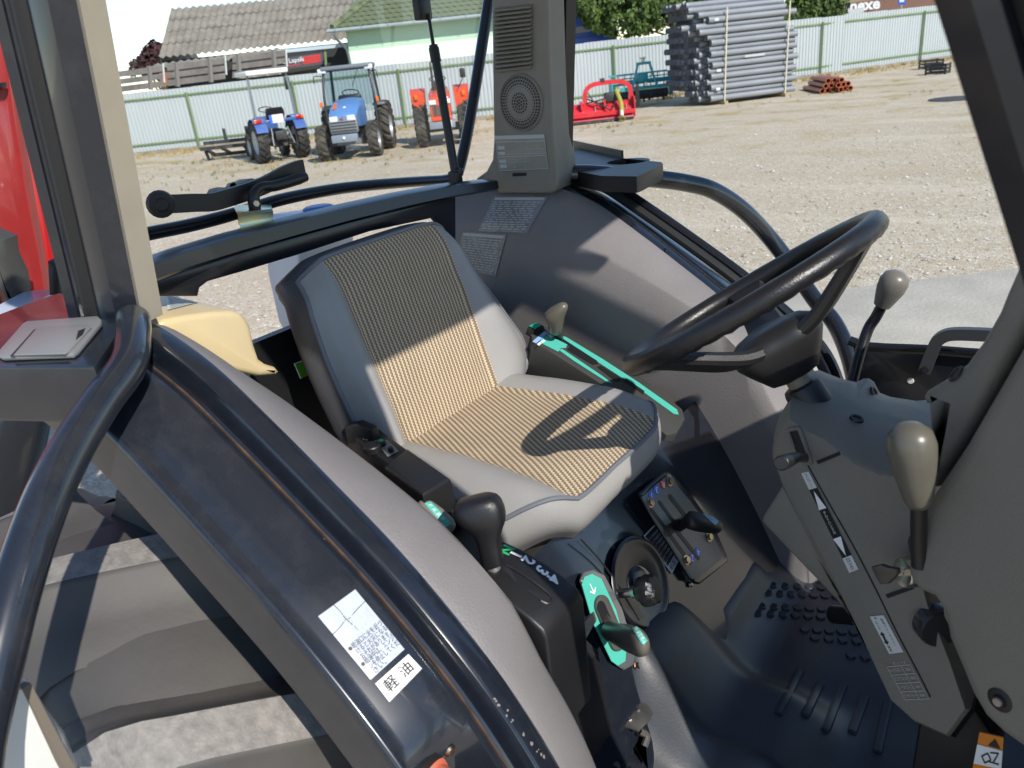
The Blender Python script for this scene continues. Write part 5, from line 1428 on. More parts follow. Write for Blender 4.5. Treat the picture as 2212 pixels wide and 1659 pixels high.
for k in range(12):
    for sgn, d in ((1, 88.5), (-1, 103)):
        bm, t = lug(radians(d - 30 * k), sgn)
        lo_ = mk('lug', bm, M_TYRE, wh, sm=80); 
        bmt = t; o = mk('lug_top', bmt, M_TYRETOP, wh, sm=60)
# wheel disc and rim edge showing at the lower corner
rimw = [(-30, 1500), (52, 1488), (95, 1555), (135, 1605), (165, 1680), (-60, 1700)]
mk('wheel_rim', latm([(0.34, 0.0), (0.36, 0.012), (0.36, -0.16), (0.30, -0.18), (0.27, -0.02), (0.0, -0.02)], 48, (WXc, CY0 - 0.83, WZc), (0, -1, 0)), M_WHITEPL, wh)
wp_ = [P(x, y, D=0.74) for x, y in rimw]
mk('mud_flap', prm(wp_, (-0.02, 0.01, -0.004), 0.002), M_WHITEPL, TR)
mk('flap_edge', barm(P(50, 1480, D=0.745), P(150, 1668, D=0.735), 0.008, 0.010, up=(0, 0, 1)), mat('dusty_tan', (0.16, 0.135, 0.105), 0.8), TR)

# boot under the column and the orange caution sticker on the front frame
bt = mk('rubber_boot', prm([P(x, y, Y=0.93) for x, y in ((1985, 1560), (2060, 1592), (2105, 1530), (2150, 1600), (2150, 1720), (1960, 1720))], (0, 0.12, 0), 0.01), M_RUBBER, TR)
stq = [P(x, y, Y=0.86) for x, y in ((2116, 1582), (2168, 1594), (2160, 1700), (2095, 1690))]
cs = mk('caution_sticker', prm(stq, (0, 0.002, 0)), mat('caution_orange', (0.72, 0.22, 0.01), 0.4), TR)
def sq_(u, v, o=0.0012): return stq[0].lerp(stq[1], u).lerp(stq[3].lerp(stq[2], u), v) - Vector((0, o, 0))
mk('pictogram_field', prm([sq_(0, .22), sq_(1, .25), sq_(1, .62), sq_(0, .60)], (0, 0.0005, 0)), M_WHITEP, cs)
mk('warning_triangle', prm([sq_(.66, .05), sq_(.90, .22), (sq_(.42, .20))], (0, 0.0005, 0)), M_BLACKI, cs)
for a, b_ in (((.25, .42), (.45, .34)), ((.45, .34), (.6, .46)), ((.25, .42), (.4, .54)), ((.4, .54), (.6, .46)), ((.55, .32), (.85, .30)), ((.85, .30), (.7, .5)), ((.55, .5), (.9, .52))):
    mk('pictogram_line', barm(sq_(*a, .0022), sq_(*b_, .0022), 0.0012, 0.0012), M_BLACKI, cs)

# ---------------- body under the cab floor, shelf behind the cab
mk('chassis', bxm((-0.25, CY0, 0.50), (2.3, 0.40, 0.30), bev=0.03), M_BLACK, TR)
mk('rear_axle', tubem([(WXc, CY0 - 0.55, WZc), (WXc, CY0 + 0.55, WZc)], 0.10, 14, 0), M_BLACK, TR)
mk('sill_step', bxm((-0.12, 0.58, 0.62), (0.75, 0.10, 0.10), bev=0.01), M_PAINT, TR)

# ================================================================= the yard
def ground_mat():
    m = bpy.data.materials.new('gravel_ground'); m.use_nodes = True
    nt = m.node_tree; N = nt.nodes; L = nt.links; b = N['Principled BSDF']
    b.inputs['Roughness'].default_value = 0.95; b.inputs['Specular IOR Level'].default_value = 0.1
    g = N.new('ShaderNodeNewGeometry')
    def noi(s, d=6, r=0.6):
        n = N.new('ShaderNodeTexNoise'); n.inputs['Scale'].default_value = s; n.inputs['Detail'].default_value = d; n.inputs['Roughness'].default_value = r
        L.new(g.outputs['Position'], n.inputs['Vector']); return n.outputs[0]
    def ramp(v, st):
        r = N.new('ShaderNodeValToRGB')
        while len(r.color_ramp.elements) < len(st): r.color_ramp.elements.new(0.5)
        for e, (p, c) in zip(r.color_ramp.elements, st): e.position = p; e.color = (*c, 1)
        L.new(v, r.inputs[0]); return r.outputs[0]
    def mix(f, a, c, bt='MIX'):
        n = N.new('ShaderNodeMix'); n.data_type = 'RGBA'; n.blend_type = bt
        for i, v in ((0, f), (6, a), (7, c)):
            if isinstance(v, (int, float)): n.inputs[i].default_value = v
            elif isinstance(v, tuple): n.inputs[i].default_value = (*v, 1)
            else: L.new(v, n.inputs[i])
        return n.outputs[2]
    def mr(v, a, c, lo=0.0, hi=1.0):
        n = N.new('ShaderNodeMapRange'); n.inputs[1].default_value = a; n.inputs[2].default_value = c; n.inputs[3].default_value = lo; n.inputs[4].default_value = hi
        L.new(v, n.inputs[0]); return n.outputs[0]
    vo = N.new('ShaderNodeTexVoronoi'); vo.inputs['Scale'].default_value = 55; vo.feature = 'F1'
    L.new(g.outputs['Position'], vo.inputs['Vector'])
    hs = N.new('ShaderNodeSeparateColor'); L.new(vo.outputs['Color'], hs.inputs[0])
    stones = ramp(hs.outputs[0], [(0.0, (0.24, 0.20, 0.15)), (0.12, (0.40, 0.335, 0.25)), (0.5, (0.54, 0.47, 0.37)), (0.85, (0.64, 0.575, 0.47)), (1.0, (0.72, 0.675, 0.585))])
    earth = mix(noi(1.6, 8), (0.42, 0.33, 0.22), (0.55, 0.46, 0.335))
    c = mix(mr(noi(7.0, 8, .75), 0.36, 0.58), earth, stones)
    # dusty tracks and patches
    c = mix(mr(noi(0.35, 5, 0.65), 0.50, 0.70, 0, 0.35), c, (0.44, 0.365, 0.265))
    mp = N.new('ShaderNodeMapping'); mp.inputs['Rotation'].default_value = (0, 0, radians(-52)); mp.inputs['Scale'].default_value = (0.12, 1.1, 1)
    L.new(g.outputs['Position'], mp.inputs['Vector'])
    tn = N.new('ShaderNodeTexNoise'); tn.inputs['Scale'].default_value = 1.0; tn.inputs['Detail'].default_value = 5; L.new(mp.outputs[0], tn.inputs['Vector'])
    c = mix(mr(tn.outputs[0], 0.52, 0.66, 0, 0.2), c, (0.40, 0.325, 0.235))
    c = mix(mr(tn.outputs[0], 0.46, 0.36, 0, 0.3), c, (0.66, 0.58, 0.46))
    # thin green and straw patches, thicker towards the fence
    sp = N.new('ShaderNodeSeparateXYZ'); L.new(g.outputs['Position'], sp.inputs[0])
    dd = N.new('ShaderNodeVectorMath'); dd.operation = 'LENGTH'; L.new(g.outputs['Position'], dd.inputs[0])
    far = mr(dd.outputs['Value'], 8.0, 24.0)
    ml = N.new('ShaderNodeMath'); ml.operation = 'MULTIPLY'; L.new(far, ml.inputs[0]); L.new(mr(noi(0.9, 8, 0.72), 0.50, 0.62), ml.inputs[1])
    c = mix(ml.outputs[0], c, ramp(noi(2.3, 6), [(0.35, (0.36, 0.26, 0.12)), (0.52, (0.44, 0.34, 0.17)), (0.66, (0.20, 0.20, 0.075))]))
    L.new(c, b.inputs['Base Color'])
    bp = N.new('ShaderNodeBump'); bp.inputs['Strength'].default_value = 0.55; bp.inputs['Distance'].default_value = 0.012
    ad = N.new('ShaderNodeMath'); ad.operation = 'SUBTRACT'; L.new(noi(60, 6, .7), ad.inputs[0]); L.new(vo.outputs['Distance'], ad.inputs[1])
    L.new(ad.outputs[0], bp.inputs['Height']); L.new(bp.outputs[0], b.inputs['Normal'])
    return m
bm = bmesh.new()
rows = []
R_ = 700
for yy in (-R_, -60, -8, 4, 12, 20, 28, 36, 60, R_):
    rows.append([Vector((xx, yy, 0)) for xx in (-R_, -60, -36, -28, -20, -12, -4, 4, 30, R_)])
grid(bm, rows); recalc(bm)
for f in bm.faces:
    if f.normal.z < 0: f.normal_flip()
tag(mk('ground', bm, ground_mat(), None, sm=0), 'pale gravel yard with dry grass patches towards the fence', None, None, 'structure')
# concrete apron beside the tractor
def conc_mat():
    return mat('concrete', (0.50, 0.45, 0.37), 0.9, var=0.10, vscale=3.0, bump=0.25, bscale=40, dust=0.3, dust_rgb=(0.40, 0.35, 0.28), dscale=4, detail=8)
c0, c1 = P(1700, 648, Z=0), P(2200, 588, Z=0); dcc = (c1 - c0).normalized()
cq = [c0 - dcc * 1.2, c1 + dcc * 6, c1 + dcc * 6 + Vector((0.45, -2.6, 0)), c0 - dcc * 1.2 + Vector((0.2, -2.4, 0))]
tag(mk('pavement', prm([Vector((p.x, p.y, 0.004)) for p in cq], (0, 0, 0.03), 0.004), conc_mat(), None), 'pale concrete slab strip beside the tractor', None, None, 'structure')

# ---------------- loose stones lying on the yard (uncountable)
random.seed(77)
bm = bmesh.new()
for k in range(5200):
    D_ = 3.0 + 13.0 * random.random() ** 1.3
    p = P(random.uniform(250, 2212), 0, D=D_); p.z = 0
    s = random.uniform(0.008, 0.026) * (1.7 if random.random() < .04 else 1)
    a0 = random.uniform(0, 6.28)
    ring = [bm.verts.new(p + Vector((cos(a0 + i * 1.2566) * s * random.uniform(.7, 1.2), sin(a0 + i * 1.2566) * s * random.uniform(.7, 1.2), s * .15))) for i in range(5)]
    tp = bm.verts.new(p + Vector((random.uniform(-.3, .3) * s, random.uniform(-.3, .3) * s, s * random.uniform(.5, .9))))
    for i in range(5): bm.faces.new((ring[i], ring[(i + 1) % 5], tp))
tag(mk('loose_gravel', bm, mat('loose_stone', (0.62, 0.565, 0.475), 0.9, rgb2=(0.30, 0.26, 0.215), vscale=7, detail=2), None, sm=0), 'loose pale and grey stones scattered over the yard', None, None, 'stuff')

# ---------------- dry grass tufts (uncountable)
M_STRAW = mat('dry_grass', (0.46, 0.34, 0.13), 0.9, rgb2=(0.30, 0.22, 0.08), vscale=3)
M_GRASS = mat('green_grass', (0.10, 0.14, 0.03), 0.9, rgb2=(0.20, 0.19, 0.06), vscale=3)
FEN = [Vector((-31.0, 11.45, 0)), Vector((-16.0, 21.6, 0)), Vector((-8.55, 31.1, 0)), Vector((-2.2, 41.3, 0))]
def fence_at(s, off=0.0):
    for a, b in zip(FEN, FEN[1:]):
        L_ = (b - a).length
        if s <= L_ or b is FEN[-1]:
            d = (b - a).normalized(); n = Vector((d.y, -d.x, 0))
            return a + d * s + n * off, d, n
        s -= L_
FLEN = sum((b - a).length for a, b in zip(FEN, FEN[1:]))
def tufts(name, spots, m, label, hh=(0.06, 0.2), cnt=7):
    bm = bmesh.new()
    for p, sc in spots:
        for k in range(cnt):
            a = random.uniform(0, 2 * pi); r = random.uniform(0, 0.10) * sc; h = random.uniform(*hh) * sc; w = 0.008 * sc
            b0 = p + Vector((cos(a) * r, sin(a) * r, 0)); lean = Vector((random.uniform(-1, 1), random.uniform(-1, 1), 0)) * h * 0.6
            s = Vector((cos(a + 1.6), sin(a + 1.6), 0)) * w
            v = [bm.verts.new(b0 - s), bm.verts.new(b0 + s), bm.verts.new(b0 + lean * .4 + Vector((0, 0, h * .6)) + s * .7), bm.verts.new(b0 + lean * .4 + Vector((0, 0, h * .6)) - s * .7), bm.verts.new(b0 + lean + Vector((0, 0, h)))]
            bm.faces.new((v[0], v[1], v[2], v[3])); bm.faces.new((v[3], v[2], v[4]))
    tag(mk(name, bm, m, None, sm=0), label, None, None, 'stuff')
random.seed(4)
sp1 = []
for k in range(1300):
    p, d, n = fence_at(random.uniform(0, FLEN), random.uniform(0.02, 1.0) ** 1.6 * 1.6); sp1.append((p, random.uniform(.5, 1.1)))
for k in range(500):
    p, d, n = fence_at(random.uniform(0, 20), random.uniform(1.5, 9)); sp1.append((p, random.uniform(.3, .7)))
tufts('dry_grass', sp1, M_STRAW, 'straw-coloured dry grass along the fence foot')
sp2 = []
for cx_, cy_, rr_, nn_ in ((600, 352, 1.2, 26), (735, 345, 1.4, 60), (455, 350, .8, 20), (340, 420, 1.2, 30), (330, 395, .9, 24), (480, 365, 1.2, 26), (1240, 285, .8, 20), (2000, 200, .3, 6), (1780, 205, .4, 8), (1640, 225, .4, 6)):
    c = P(cx_, cy_, Z=0)
    for k in range(nn_): sp2.append((c + Vector((random.gauss(0, rr_), random.gauss(0, rr_), 0)), random.uniform(.4, .9)))
tufts('grass_tufts', sp2, M_GRASS, 'small green grass tufts scattered over the gravel', (0.04, 0.14))

# ---------------- fence
M_SHEET = mat('white_sheet_metal', (0.42, 0.455, 0.465), 0.4, var=0.04, vscale=0.8, coat=0.1, dust=0.06, dscale=1.5)
M_GREEN = mat('green_fence_steel', (0.13, 0.20, 0.075), 0.5, var=0.15, vscale=3, rgb2=(0.17, 0.25, 0.09), dust=0.15, dscale=2)
M_CONC2 = mat('grey_plinth', (0.28, 0.25, 0.21), 0.95, var=0.25, vscale=4, bump=0.4, bscale=30)
fence = empty('fence', FEN[0], 'pale corrugated metal fence with green posts and rails around the yard', 'fence')
PITCH_F, DEP, SHW, FH = 0.125, 0.022, 1.0, 1.98
bm = bmesh.new(); cols = []
nrib = 8
for i in range(nrib):
    x0 = i * PITCH_F
    for dx, dy in ((0, 0), (0.045, 0), (0.062, DEP), (0.108, DEP)): cols.append((x0 + dx, dy))
cols.append((nrib * PITCH_F, 0))
grid(bm, [[Vector((x, y, z)) for x, y in cols] for z in (0.12, FH * .5, FH)]); recalc(bm)
sheet_me = bpy.data.meshes.new('sheet'); smooth(bm, 20); bm.to_mesh(sheet_me); bm.free(); sheet_me.materials.append(M_SHEET)
for a, b in zip(FEN, FEN[1:]):
    d = (b - a).normalized(); n = Vector((d.y, -d.x, 0)); Ls = (b - a).length; k = int(math.ceil(Ls / SHW))
    for i in range(k):
        o = link('sheet', sheet_me, None, fence)
        o.matrix_parent_inverse = Matrix.Identity(4); LOCAL[0] = True
        p = a + d * (i * SHW) - FEN[0]
        o.location = p + Vector((0, 0, random.uniform(-0.012, 0.012))); o.rotation_euler = (0, 0, atan2(d.y, d.x)); o.scale = (1.004, -1, 1)
        LOCAL[0] = False
    for z in (0.34, FH - 0.22):
        mk('rail', barm(a + n * 0.045 + Vector((0, 0, z)), b + n * 0.045 + Vector((0, 0, z)), 0.03, 0.05), M_GREEN, fence)
    mk('plinth', barm(a + n * 0.03 + Vector((0, 0, 0.06)), b + n * 0.03 + Vector((0, 0, 0.06)), 0.12, 0.13), M_CONC2, fence)
def on_fence(px):
    best = None
    for k in range(0, 900):
        s = FLEN * k / 900; p, d, n = fence_at(s)
        v = p + Vector((0, 0, 1)) - CAM; z = v.dot(FWD); x = CX + FOC * v.dot(RGT) / z
        if best is None or abs(x - px) < best[0]: best = (abs(x - px), p, d, n)
    return best[1:]
for px in (205, 418, 643, 868, 1100, 1325, 1545, 1772, 1990):
    p, d, n = on_fence(px)
    mk('post', barm(p + n * 0.09, p + n * 0.09 + Vector((0, 0, FH - 0.16)), 0.05, 0.06, up=(1, 0, 0)), M_GREEN, fence)

# ---------------- barn, board wall, green house
def at(x, y, D): return P(x, y, D=D)
M_ETERN = mat('old_corrugated_roof', (0.235, 0.205, 0.165), 0.9, var=0.2, vscale=1.2, dust=0.5, dust_rgb=(0.36, 0.34, 0.28), dscale=1.5, detail=8)
M_OLDWOOD = mat('grey_boards', (0.15, 0.135, 0.125), 0.9, var=0.25, vscale=1.5, dust=0.2, dscale=6)
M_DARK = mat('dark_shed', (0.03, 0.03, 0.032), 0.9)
barn = empty('barn', at(500, 150, 42), 'long barn with a weathered grey corrugated roof behind the fence', 'barn')
RL, RR = at(372, 27, 47), at(790, -22, 47); EL, ER = at(345, 128, 40), at(765, 82, 40)
EL.z = ER.z = (EL.z + ER.z) / 2; RL.z = RR.z = (RL.z + RR.z) / 2
def roof_sheet(a, b, c, d, rows_n, name, parent, m, pitch=0.2, dep=0.045, lap=0.02):
    """corrugated courses between eave a-b and ridge c-d"""
    nrm = (b - a).cross(c - a).normalized()
    if nrm.z < 0: nrm = -nrm
    Lx = (b - a).length; ncol = int(Lx / pitch * 4)
    for r in range(rows_n):
        f0, f1 = r / rows_n, (r + 1) / rows_n + 0.03
        bm = bmesh.new(); rws = []
        for f in (f0, f1):
            l, rgt = a.lerp(c, f), b.lerp(d, f)
            rws.append([l.lerp(rgt, i / ncol) + nrm * (dep * .5 * cos(pi * i / 2) + (lap if f == f0 else 0) + 0.01 * noise.noise(Vector((i * .05, r, 0)))) for i in range(ncol + 1)])
        grid(bm, rws); recalc(bm); mk(name, bm, m, parent, sm=80)
roof_sheet(EL, ER, RL, RR, 4, 'roof_course', barn, M_ETERN, 0.30, 0.10, 0.03)
# gable end and body
bm = bmesh.new(); gl0 = Vector((EL.x, EL.y, 0)); gl1 = EL + (RL - EL) * 2; gl1.z = EL.z
bm.faces.new([bm.verts.new(p) for p in (gl0, EL + Vector((0, 0, -.05)), RL + Vector((0, 0, -.08)), gl1 - Vector((0, 0, .05)), Vector((gl1.x, gl1.y, 0)))]); mk('gable', bm, M_OLDWOOD, barn, sm=0)
dE = (ER - EL).normalized(); inw = (RL - EL); inw.z = 0; inw.normalize()
mk('wall', prm([EL + inw * .5 + Vector((0, 0, -.1)), ER + inw * .5 + Vector((0, 0, -.1)), ER + inw * .5 - Vector((0, 0, ER.z)), EL + inw * .5 - Vector((0, 0, EL.z))], inw * 0.2), M_DARK, barn)
# lean-to roof below
l0, l1 = at(322, 152, 37.5), at(586, 118, 37.5); l2, l3 = at(341, 139, 39.6), at(605, 104, 39.6)
roof_sheet(l0, l1, l2, l3, 1, 'lean_to_sheet', barn, M_ETERN, 0.30, 0.10)
# pale gutter of the barn and a dark slab painting the shade under its eave
bay = mk('eave_shade', prm([at(x, y, 39.2) for x, y in ((600, 112), (750, 92), (752, 150), (604, 160))], inw * 0.3), M_DARK, barn)
mk('gutter', barm(at(600, 112, 38.6), at(752, 97, 38.6), 0.12, 0.14), mat('pale_gutter', (0.42, 0.50, 0.55), 0.4), barn)
mk('bay_post', barm(at(702, 105, 38.7), at(705, 150, 38.7), 0.1, 0.1), M_GREEN, barn)
# sign on the bay
s_a, s_b = at(617, 125, 38.4), at(698, 113, 38.4); s_c = at(700, 138, 38.4); s_d = at(619, 150, 38.4)
sgn = empty('shop_sign', s_d, 'dark hanging board with white lettering and a red panel under the barn eave', 'sign')
mk('board', prm([s_a, s_b, s_c, s_d], inw * 0.06), mat('sign_dark', (0.05, 0.055, 0.075), 0.5), sgn)
exs = (s_b - s_a).normalized(); upn = Vector((0, 0, 1))
def sgp(u, v, o=0.02): return s_a + (s_b - s_a) * u + (s_d - s_a) * v - inw * o
mk('red_panel', prm([sgp(.45, .12), sgp(.92, .12), sgp(.92, .78), sgp(.45, .78)], inw * 0.012), mat('sign_red', (0.55, 0.02, 0.02), 0.5), sgn)
text('& Lapsik', 0.27, frame_on(sgp(.20, .32, 0.03), exs, upn), M_WHITEP, sgn)
text('termék', 0.18, frame_on(sgp(.22, .72, 0.03), exs, upn), mat('sign_red2', (0.6, 0.05, 0.04), 0.5), sgn)
for k in range(3): mk('panel_rule', prm([sgp(.48, .25 + .18 * k, .025), sgp(.89, .25 + .18 * k, .025), sgp(.89, .29 + .18 * k, .025), sgp(.48, .29 + .18 * k, .025)], inw * 0.004), mat('sign_red3', (0.2, 0.01, 0.01), 0.5), sgn)
# weathered board wall in front of the barn
bw = empty('board_wall', at(500, 180, 35), 'weathered grey horizontal board wall rising above the fence', 'wall')
xs = [215, 318, 362, 378, 432, 500, 514, 566, 586]
def bwp(x, y): return at(x, y, 34.0)
yb = lambda x: 186 - (x - 262) * 0.128
for (xa, xb2) in ((215, 355), (361, 487), (502, 618)):
    for r_, (t0, t1) in enumerate(((-33, -20), (-16, -4), (0, 13))):
        q4 = [bwp(xa, yb(xa) + t0), bwp(xb2, yb(xb2) + t0), bwp(xb2, yb(xb2) + t1), bwp(xa, yb(xa) + t1)]
        mk('board', prm(q4, (q4[1] - q4[0]).normalized().cross(Vector((0, 0, 1))) * -0.04), M_OLDWOOD, bw)
M_BATT = mat('weathered_batten', (0.20, 0.185, 0.17), 0.9)
for x in (322, 380, 452, 514, 590):
    mk('batten', barm(bwp(x, yb(x) - 36) , bwp(x + 4, yb(x) + 16), 0.12, 0.14, up=(1, 0, 0)), M_BATT, bw)
for x in (352, 486, 617): mk('white_post', barm(bwp(x, yb(x) - 38), bwp(x + 3, yb(x) + 4), 0.05, 0.05, up=(1, 0, 0)), M_WHITEPL, bw)
bs = empty('brick_pile', at(357, 172, 35.5), 'short column of red bricks in the gap of the board wall', 'bricks')
for k in range(4):
    mk('brick', bxm(at(357, 181 - k * 7, 35.5), (0.3, 0.3, 0.12), Matrix.Rotation(0.6, 3, 'Z')), mat('red_brick', (0.35, 0.13, 0.07), 0.9), bs)
# purple-leaved tree and green tree: see foliage below
# house
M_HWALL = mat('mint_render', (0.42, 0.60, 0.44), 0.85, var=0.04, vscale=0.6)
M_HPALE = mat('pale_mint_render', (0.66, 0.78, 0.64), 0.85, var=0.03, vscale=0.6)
M_TILE = mat('mossy_green_tile', (0.13, 0.155, 0.085), 0.85, var=0.3, vscale=2.5, dust=0.3, dust_rgb=(0.22, 0.23, 0.13), dscale=5)
M_GUT = mat('zinc_gutter', (0.36, 0.43, 0.46), 0.4, var=0.05, vscale=2)
DH = 36.5
house = empty('house', at(900, 140, DH), 'mint green house with mossy green roof tiles and a pale grey gutter', 'house')
e0, e1 = at(716, 62, DH), at(1260, 8, DH + 1.2); e0.z = e1.z = (e0.z + e1.z) / 2 - 0.02
hd_ = (e1 - e0).normalized(); hin = Vector((-hd_.y, hd_.x, 0))
if hin.dot(CAM - e0) > 0: hin = -hin
ww0, ww1 = e0 + hd_ * .55 + hin * .55, e1 + hin * .55
H_ = e0.z
zsplit = at(800, 105, DH).z
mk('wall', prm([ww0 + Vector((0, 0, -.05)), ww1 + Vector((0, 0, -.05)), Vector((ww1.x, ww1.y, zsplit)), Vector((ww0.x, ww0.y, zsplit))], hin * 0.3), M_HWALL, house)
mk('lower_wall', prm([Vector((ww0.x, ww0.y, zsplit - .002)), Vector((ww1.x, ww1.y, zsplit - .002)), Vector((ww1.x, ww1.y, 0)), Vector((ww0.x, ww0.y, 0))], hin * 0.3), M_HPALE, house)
mk('side_wall', prm([ww0 + hin * .31 + Vector((0, 0, -.1)), ww0 + hin * 8 + Vector((0, 0, -.1)), Vector((ww0.x, ww0.y, 0)) + hin * 8, Vector((ww0.x, ww0.y, 0)) + hin * .31], hd_ * 0.3), M_HWALL, house)
mk('soffit', prm([e0 + Vector((0, 0, -.03)), e1 + Vector((0, 0, -.03)), e1 + hin * .6 + Vector((0, 0, -.03)), e0 + hin * .6 + Vector((0, 0, -.03))], (0, 0, 0.05)), mat('soffit_grey', (0.35, 0.36, 0.34), 0.8), house)
gut = []
bm = bmesh.new(); gpth = [e0 - hin * .08 - hd_ * .2, e1 - hin * .08]
sweep(bm, [Vector(p) for p in gpth], [(0.0, 0.10), (-0.07, 0.085), (-0.11, 0.04), (-0.12, 0), (-0.11, -0.04), (-0.07, -0.085), (0, -0.10), (0.02, -0.10), (-0.06, 0), (0.02, 0.10)]); recalc(bm); gto_ = mk('gutter', bm, M_GUT, house)
for k in range(10):
    c = gpth[0].lerp(gpth[1], (k + .3) / 10); mk('gutter_strap', barm(c - hin * .115, c + hin * .02, 0.03, 0.2), mat('strap_dark', (0.2, 0.23, 0.24), 0.5), gto_)
mk('downpipe', tubem([gpth[0] + Vector((0, 0, -.05)) + hd_ * .3, gpth[0] + Vector((0, 0, -.3)) + hd_ * .3, gpth[0] + hin * .35 + Vector((0, 0, -.65)) + hd_ * .55, gpth[0] + hin * .50 + Vector((0, 0, -1.0)) + hd_ * .70, gpth[0] + hin * .50 + Vector((0, 0, -2.6)) + hd_ * .72], 0.06, 10, 4), mat('dark_downpipe', (0.12, 0.14, 0.15), 0.5), house)
# roof tiles, each its own piece, shared mesh
slope = radians(32); rup = (hin * cos(slope) + Vector((0, 0, 1)) * sin(slope)); rn = hd_.cross(rup).normalized()
if rn.z < 0: rn = -rn
mk('roof_deck', prm([e0 - hin * .02, e1 - hin * .02, e1 + rup * 4.0, e0 + rup * 4.0 + hd_ * 2.2], rn * -0.05), M_TILE, house)
TWd, TLn = 0.31, 0.36
bm = bmesh.new(); rws = []
for f in (0, .5, 1):
    rws.append([Vector((-TWd / 2 + TWd * i / 6, (f - .0) * (TLn + .05), 0.035 * (1 - f) + 0.014 * sin(2 * pi * i / 6))) for i in range(7)])
rws = [[p - Vector((0, 0, 0.03)) for p in rws[0]]] + rws
grid(bm, rws); recalc(bm)
for f in bm.faces:
    if f.normal.z < -0.2: f.normal_flip()
tile_me = bpy.data.meshes.new('roof_tile'); smooth(bm, 40); bm.to_mesh(tile_me); bm.free(); tile_me.materials.append(M_TILE)
Mt = Matrix((hd_, rup, rn)).transposed().to_4x4()
cnt = 0
for r_ in range(9):
    for k in range(50):
        if cnt >= 298: break
        c = e0 - hin * .02 + hd_ * (TWd * (k + .5) + (TWd / 2 if r_ % 2 else 0)) + rup * (r_ * TLn + 0.02) + rn * 0.03
        if (c - e0).dot(hd_) < r_ * 0.30 + .1: continue
        v = c - CAM; z_ = v.dot(FWD); sx_ = CX + FOC * v.dot(RGT) / z_; sy_ = CY - FOC * v.dot(UPV) / z_
        if sx_ > 1075 or sy_ < -12: continue
        o = link('roof_tile', tile_me, None, house); o.matrix_parent_inverse = wmat(house).inverted()
        o.matrix_basis = Matrix.Translation(c) @ Mt @ Matrix.Rotation(random.uniform(-.03, .03), 4, 'Z')
        cnt += 1
hip = [e0 + hd_ * .05 + rn * .08, e0 + rup * 3.6 + hd_ * 3.1 + rn * .06]
for k in range(7): 
    mk('hip_tile', tubem([hip[0].lerp(hip[1], k / 7), hip[0].lerp(hip[1], (k + 1.08) / 7)], 0.14, 8, 0, scale=[1.1, .9]), M_TILE, house)

# brown building behind the right of the fence, with its sign
bb = empty('brown_building', at(1900, 10, 60), 'brown building with a pale lettered board beyond the right part of the fence', 'building')
b0_, b1_ = at(1795, -6, 58), at(2130, -40, 60)
bdir = (b1_ - b0_).normalized()
mk('wall', prm([Vector((b0_.x, b0_.y, 0)), Vector((b1_.x, b1_.y, 0)), Vector((b1_.x, b1_.y, 6.5)), Vector((b0_.x, b0_.y, 6.5))], FWD * 3), mat('brown_wall', (0.20, 0.11, 0.08), 0.8), bb)
mk('band', barm(at(1820, 4, 57.5), at(2050, -24, 57.5), .1, .18), mat('yellow_band', (0.35, 0.30, 0.18), 0.8), bb)
mk('canopy', prm([at(1826, 22, 54), at(1866, 16, 54), at(1866, 26, 54), at(1826, 32, 54)], FWD * 1), mat('pale_canopy', (0.6, 0.6, 0.6), 0.6), bb)
ssn = empty('yard_sign', at(1860, 30, 56), 'brown board with large white letters above the fence', 'sign')
qs = [at(1834, 6, 56), at(1884, 0, 56), at(1886, 22, 56), at(1836, 28, 56)]
mk('board', prm(qs, FWD * .1), mat('sign_brown', (0.28, 0.15, 0.11), 0.7), ssn)
text('snexe', 0.85, frame_on((qs[0] + qs[2]) / 2 - FWD * .12, qs[1] - qs[0], qs[0] - qs[3]), M_WHITEP, ssn, bold=0.03)
bsn = empty('blue_sign', at(1947, 20, 50), 'small blue and white square traffic sign above the fence', 'sign')
mk('plate', prm([at(x, y, 50) for x, y in ((1939, -14), (1956, -16), (1957, 9), (1940, 11))], FWD * .03), M_BLUEP, bsn)
mk('pictogram', prm([at(x, y, 49.98) for x, y in ((1943, -4), (1953, -5), (1953, 4), (1943, 5))], FWD * .01), M_WHITEP, bsn)
mk('pole', tubem([at(1948, 10, 50.05), Vector((at(1948, 10, 50.05).x, at(1948, 10, 50.05).y, 0))], 0.04, 8, 0), M_STEEL, bsn)
# blue lorry behind the fence
lor = empty('blue_lorry', at(1270, 90, 38), 'blue lorry body half hidden by the tree behind the fence', 'lorry')
lq = [at(1215, 70, 37), at(1330, 50, 37)]
mk('cab_body', bxm((lq[0] + lq[1]) / 2 + Vector((0, 0, -0.55)), ((lq[1] - lq[0]).length, 2.2, 2.2), Matrix.Rotation(atan2((lq[1] - lq[0]).y, (lq[1] - lq[0]).x), 3, 'Z'), 0.08), mat('lorry_blue', (0.02, 0.07, 0.36), 0.35), lor)
mk('windscreen', barm(at(1218, 70, 35.8), at(1330, 53, 35.8), .04, .25), mat('lorry_window', (0.03, 0.05, 0.1), 0.1), lor)
mk('stripe', barm(at(1215, 84, 35.7), at(1330, 70, 35.7), .04, .05), mat('lorry_blue_dark', (0.01, 0.03, 0.18), 0.4), lor)

